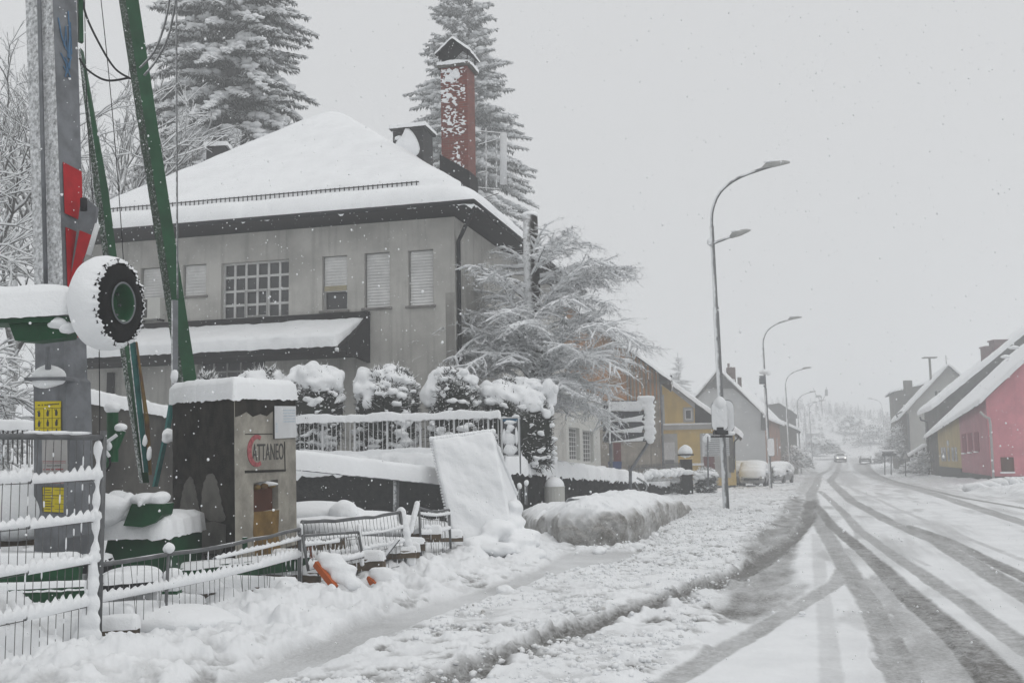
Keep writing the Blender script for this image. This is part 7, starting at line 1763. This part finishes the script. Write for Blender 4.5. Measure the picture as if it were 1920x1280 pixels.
p = P(1622, 858, 168); car(p.x, 168, gz(p.x, 168)+.15, math.pi-A, 'dark car driving away in the fog at the bend', MT['car'], lights=False)
for (px, Y, rz, lb) in ((1412, 73, -.3, 'parked car under thick snow, its front towards us, between the lamp posts'), (1378, 76, -.9, 'parked car wholly buried in snow behind the nearest lamp post'), (1457, 88, -.5, 'parked car under snow beside the second lamp post')):
    p = P(px, 860, Y); car(p.x, Y, gz(p.x, Y)+.03, rz, lb, MT['carsnow'], True, False, 'parked cars under snow')

# ------------------------------------------------------------------ far things
def shrub_far(px, py, Y, rx, rz, seed, label):
    o = root('snowy_shrub', tuple(P(px, py, Y)), label, 'bush', 'snowed shrubs along the far street'); r = np.random.RandomState(seed); c = np.array([P(px, py, Y).x, Y, gz(P(px, py, Y).x, Y)+rz*.6])
    n = 700; d = r.randn(n, 3); d /= np.linalg.norm(d, axis=1, keepdims=True); d[:, 2] = np.abs(d[:, 2])*1.2-.3; p0 = c+d*np.array([rx, rx, rz])*r.uniform(.2, .8, (n, 1)); V, F_ = spindles(p0, p0+d*r.uniform(.3, .8, (n, 1))*rx*.5, r.uniform(.03, .07, n)*rx, .7); mesh_obj('twigs', V, F_, MT['needle_far'], o)
    b = Blobs()
    for i in range(30): q = p0[r.randint(n)]+np.array([0, 0, .15]); b.add(q, (rx*.22, rx*.2, rx*.12), 1, .5, i)
    b.build('snow_clump', MT['snow'], o)
for i, (px, py, Y, rx, rz) in enumerate(((1488, 850, 112, 1.4, 2.6), (1503, 858, 125, 1.6, 2.2), (1552, 856, 185, 3, 2.5), (1600, 850, 230, 3, 3), (1676, 830, 128, 1.5, 4.2), (1688, 835, 120, 1.2, 4.5), (1660, 850, 150, 2, 2), (1530, 850, 200, 3, 2.5), (1640, 845, 215, 3, 3), (1712, 872, 100, 1.5, 1.1), (1735, 868, 96, 1.4, 1.8))):
    shrub_far(px, py, Y, rx, rz, 300+i, 'snow covered shrub fading into the fog along the far street')
def treeline():
    r = np.random.RandomState(12); P0 = []; P1 = []; Rr = []
    for i in range(1500):
        s = r.uniform(215, 320); t = r.uniform(-110, 55)
        if t > 22 and r.rand() < .7: continue
        x, y = xy(s, t); z = gz(x, y); H = r.uniform(1.6, 4)
        for k in range(34):
            h = r.rand()**.8; a = r.uniform(0, 6.28); w = (1-h)*H*.22+.2; c = np.array([x, y, z+H*h]); P0.append(c); P1.append(c+np.array([math.cos(a)*w, math.sin(a)*w, -w*.35])); Rr.append(.14*H*.2)
    V, F_ = spindles(P0, P1, Rr, .7); tag(mesh_obj('far_treeline', V, F_, MT['needle'], None), 'wooded hillside almost lost in the fog beyond the road', 'treeline', kind='stuff')
treeline()
q = P(1543, 800, 260); q.z = gz(q.x, 260); tt = P(1543, 742, 260).z
o = root('relay_mast', tuple(q), 'faint forked aerial mast on the foggy hill left of the road', 'mast'); mb = MB(); mb.tube([q, (q.x, 260, tt)], .1, 6); mb.tube([(q.x, 260, tt-1.5), (q.x-1.3, 260, tt+.2), (q.x-1.9, 260, tt+2)], .08, 5); mb.tube([(q.x, 260, tt-1.5), (q.x+.9, 260, tt), (q.x+1.4, 260, tt+2.2)], .08, 5); mb.box((q.x+1.3, 260, tt+.8), (.6, .4, 1.6)); mb.box((q.x-.8, 260, tt-.1), (1.2, .4, .6)); mb.build('aerials', MT['dark_roof'], o)
o = root('distant_hut', tuple(P(1530, 850, 215)), 'pale flat building just visible in the fog left of the oncoming car', 'building'); a = P(1522, 812, 215); b_ = P(1540, 822, 215); mb = MB(); mb.box(((a.x+b_.x)/2, 218, (a.z+b_.z)/2-2), (b_.x-a.x, 4, a.z-b_.z+4)); mb.build('wall', MT['grey_wall'], o)
snowcap((a.x-.2, 215.8, a.z), (b_.x+.2, 215.8, a.z), (b_.x+.2, 220, a.z), (a.x-.2, 220, a.z), .3, step=.5, R=.3, seed=3, parent=o)

# ------------------------------------------------------------------ falling snow and the foggy air
def flakes():
    r = np.random.RandomState(6); n = 34000
    Y = 4.5+34*r.rand(n)**.8; X = r.uniform(-.75, .75, n)*Y; Z = EYE+r.uniform(-.36, .55, n)*Y; keep = Z > .15; X, Y, Z = X[keep], Y[keep], Z[keep]
    v, f = ico(1); m_ = len(X); sz = r.uniform(.0024, .0062, m_)*(1+.5*(r.rand(m_) > .93)); k = 1+.6*(r.rand(m_, len(v))-.5)
    V = v[None]*k[..., None]*sz[:, None, None]*np.array([1, 1, 1.2])+np.stack([X, Y, Z], 1)[:, None]
    tag(mesh_obj('falling_snow', V.reshape(-1, 3), (f[None]+(np.arange(m_)*len(v))[:, None, None]).reshape(-1, 3), MT['snow'], None, True), 'snowflakes falling through the whole scene', 'snowfall', kind='stuff')
flakes()
HAZE = .0041
mb = MB(); mb.box((60, 190, 18.5), (1300, 1100, 43)); hz = mb.build('haze', None)
hm = bpy.data.materials.new('foggy_air'); hm.use_nodes = True; nt = hm.node_tree; nt.nodes.clear()
vp = nt.nodes.new('ShaderNodeVolumePrincipled'); vp.inputs['Color'].default_value = (.97, .985, 1, 1); vp.inputs['Density'].default_value = HAZE; vp.inputs['Anisotropy'].default_value = .0
mo = nt.nodes.new('ShaderNodeOutputMaterial'); nt.links.new(vp.outputs[0], mo.inputs['Volume']); hz.data.materials.append(hm)
tag(hz, 'pale freezing fog filling the whole street', 'haze', kind='stuff')
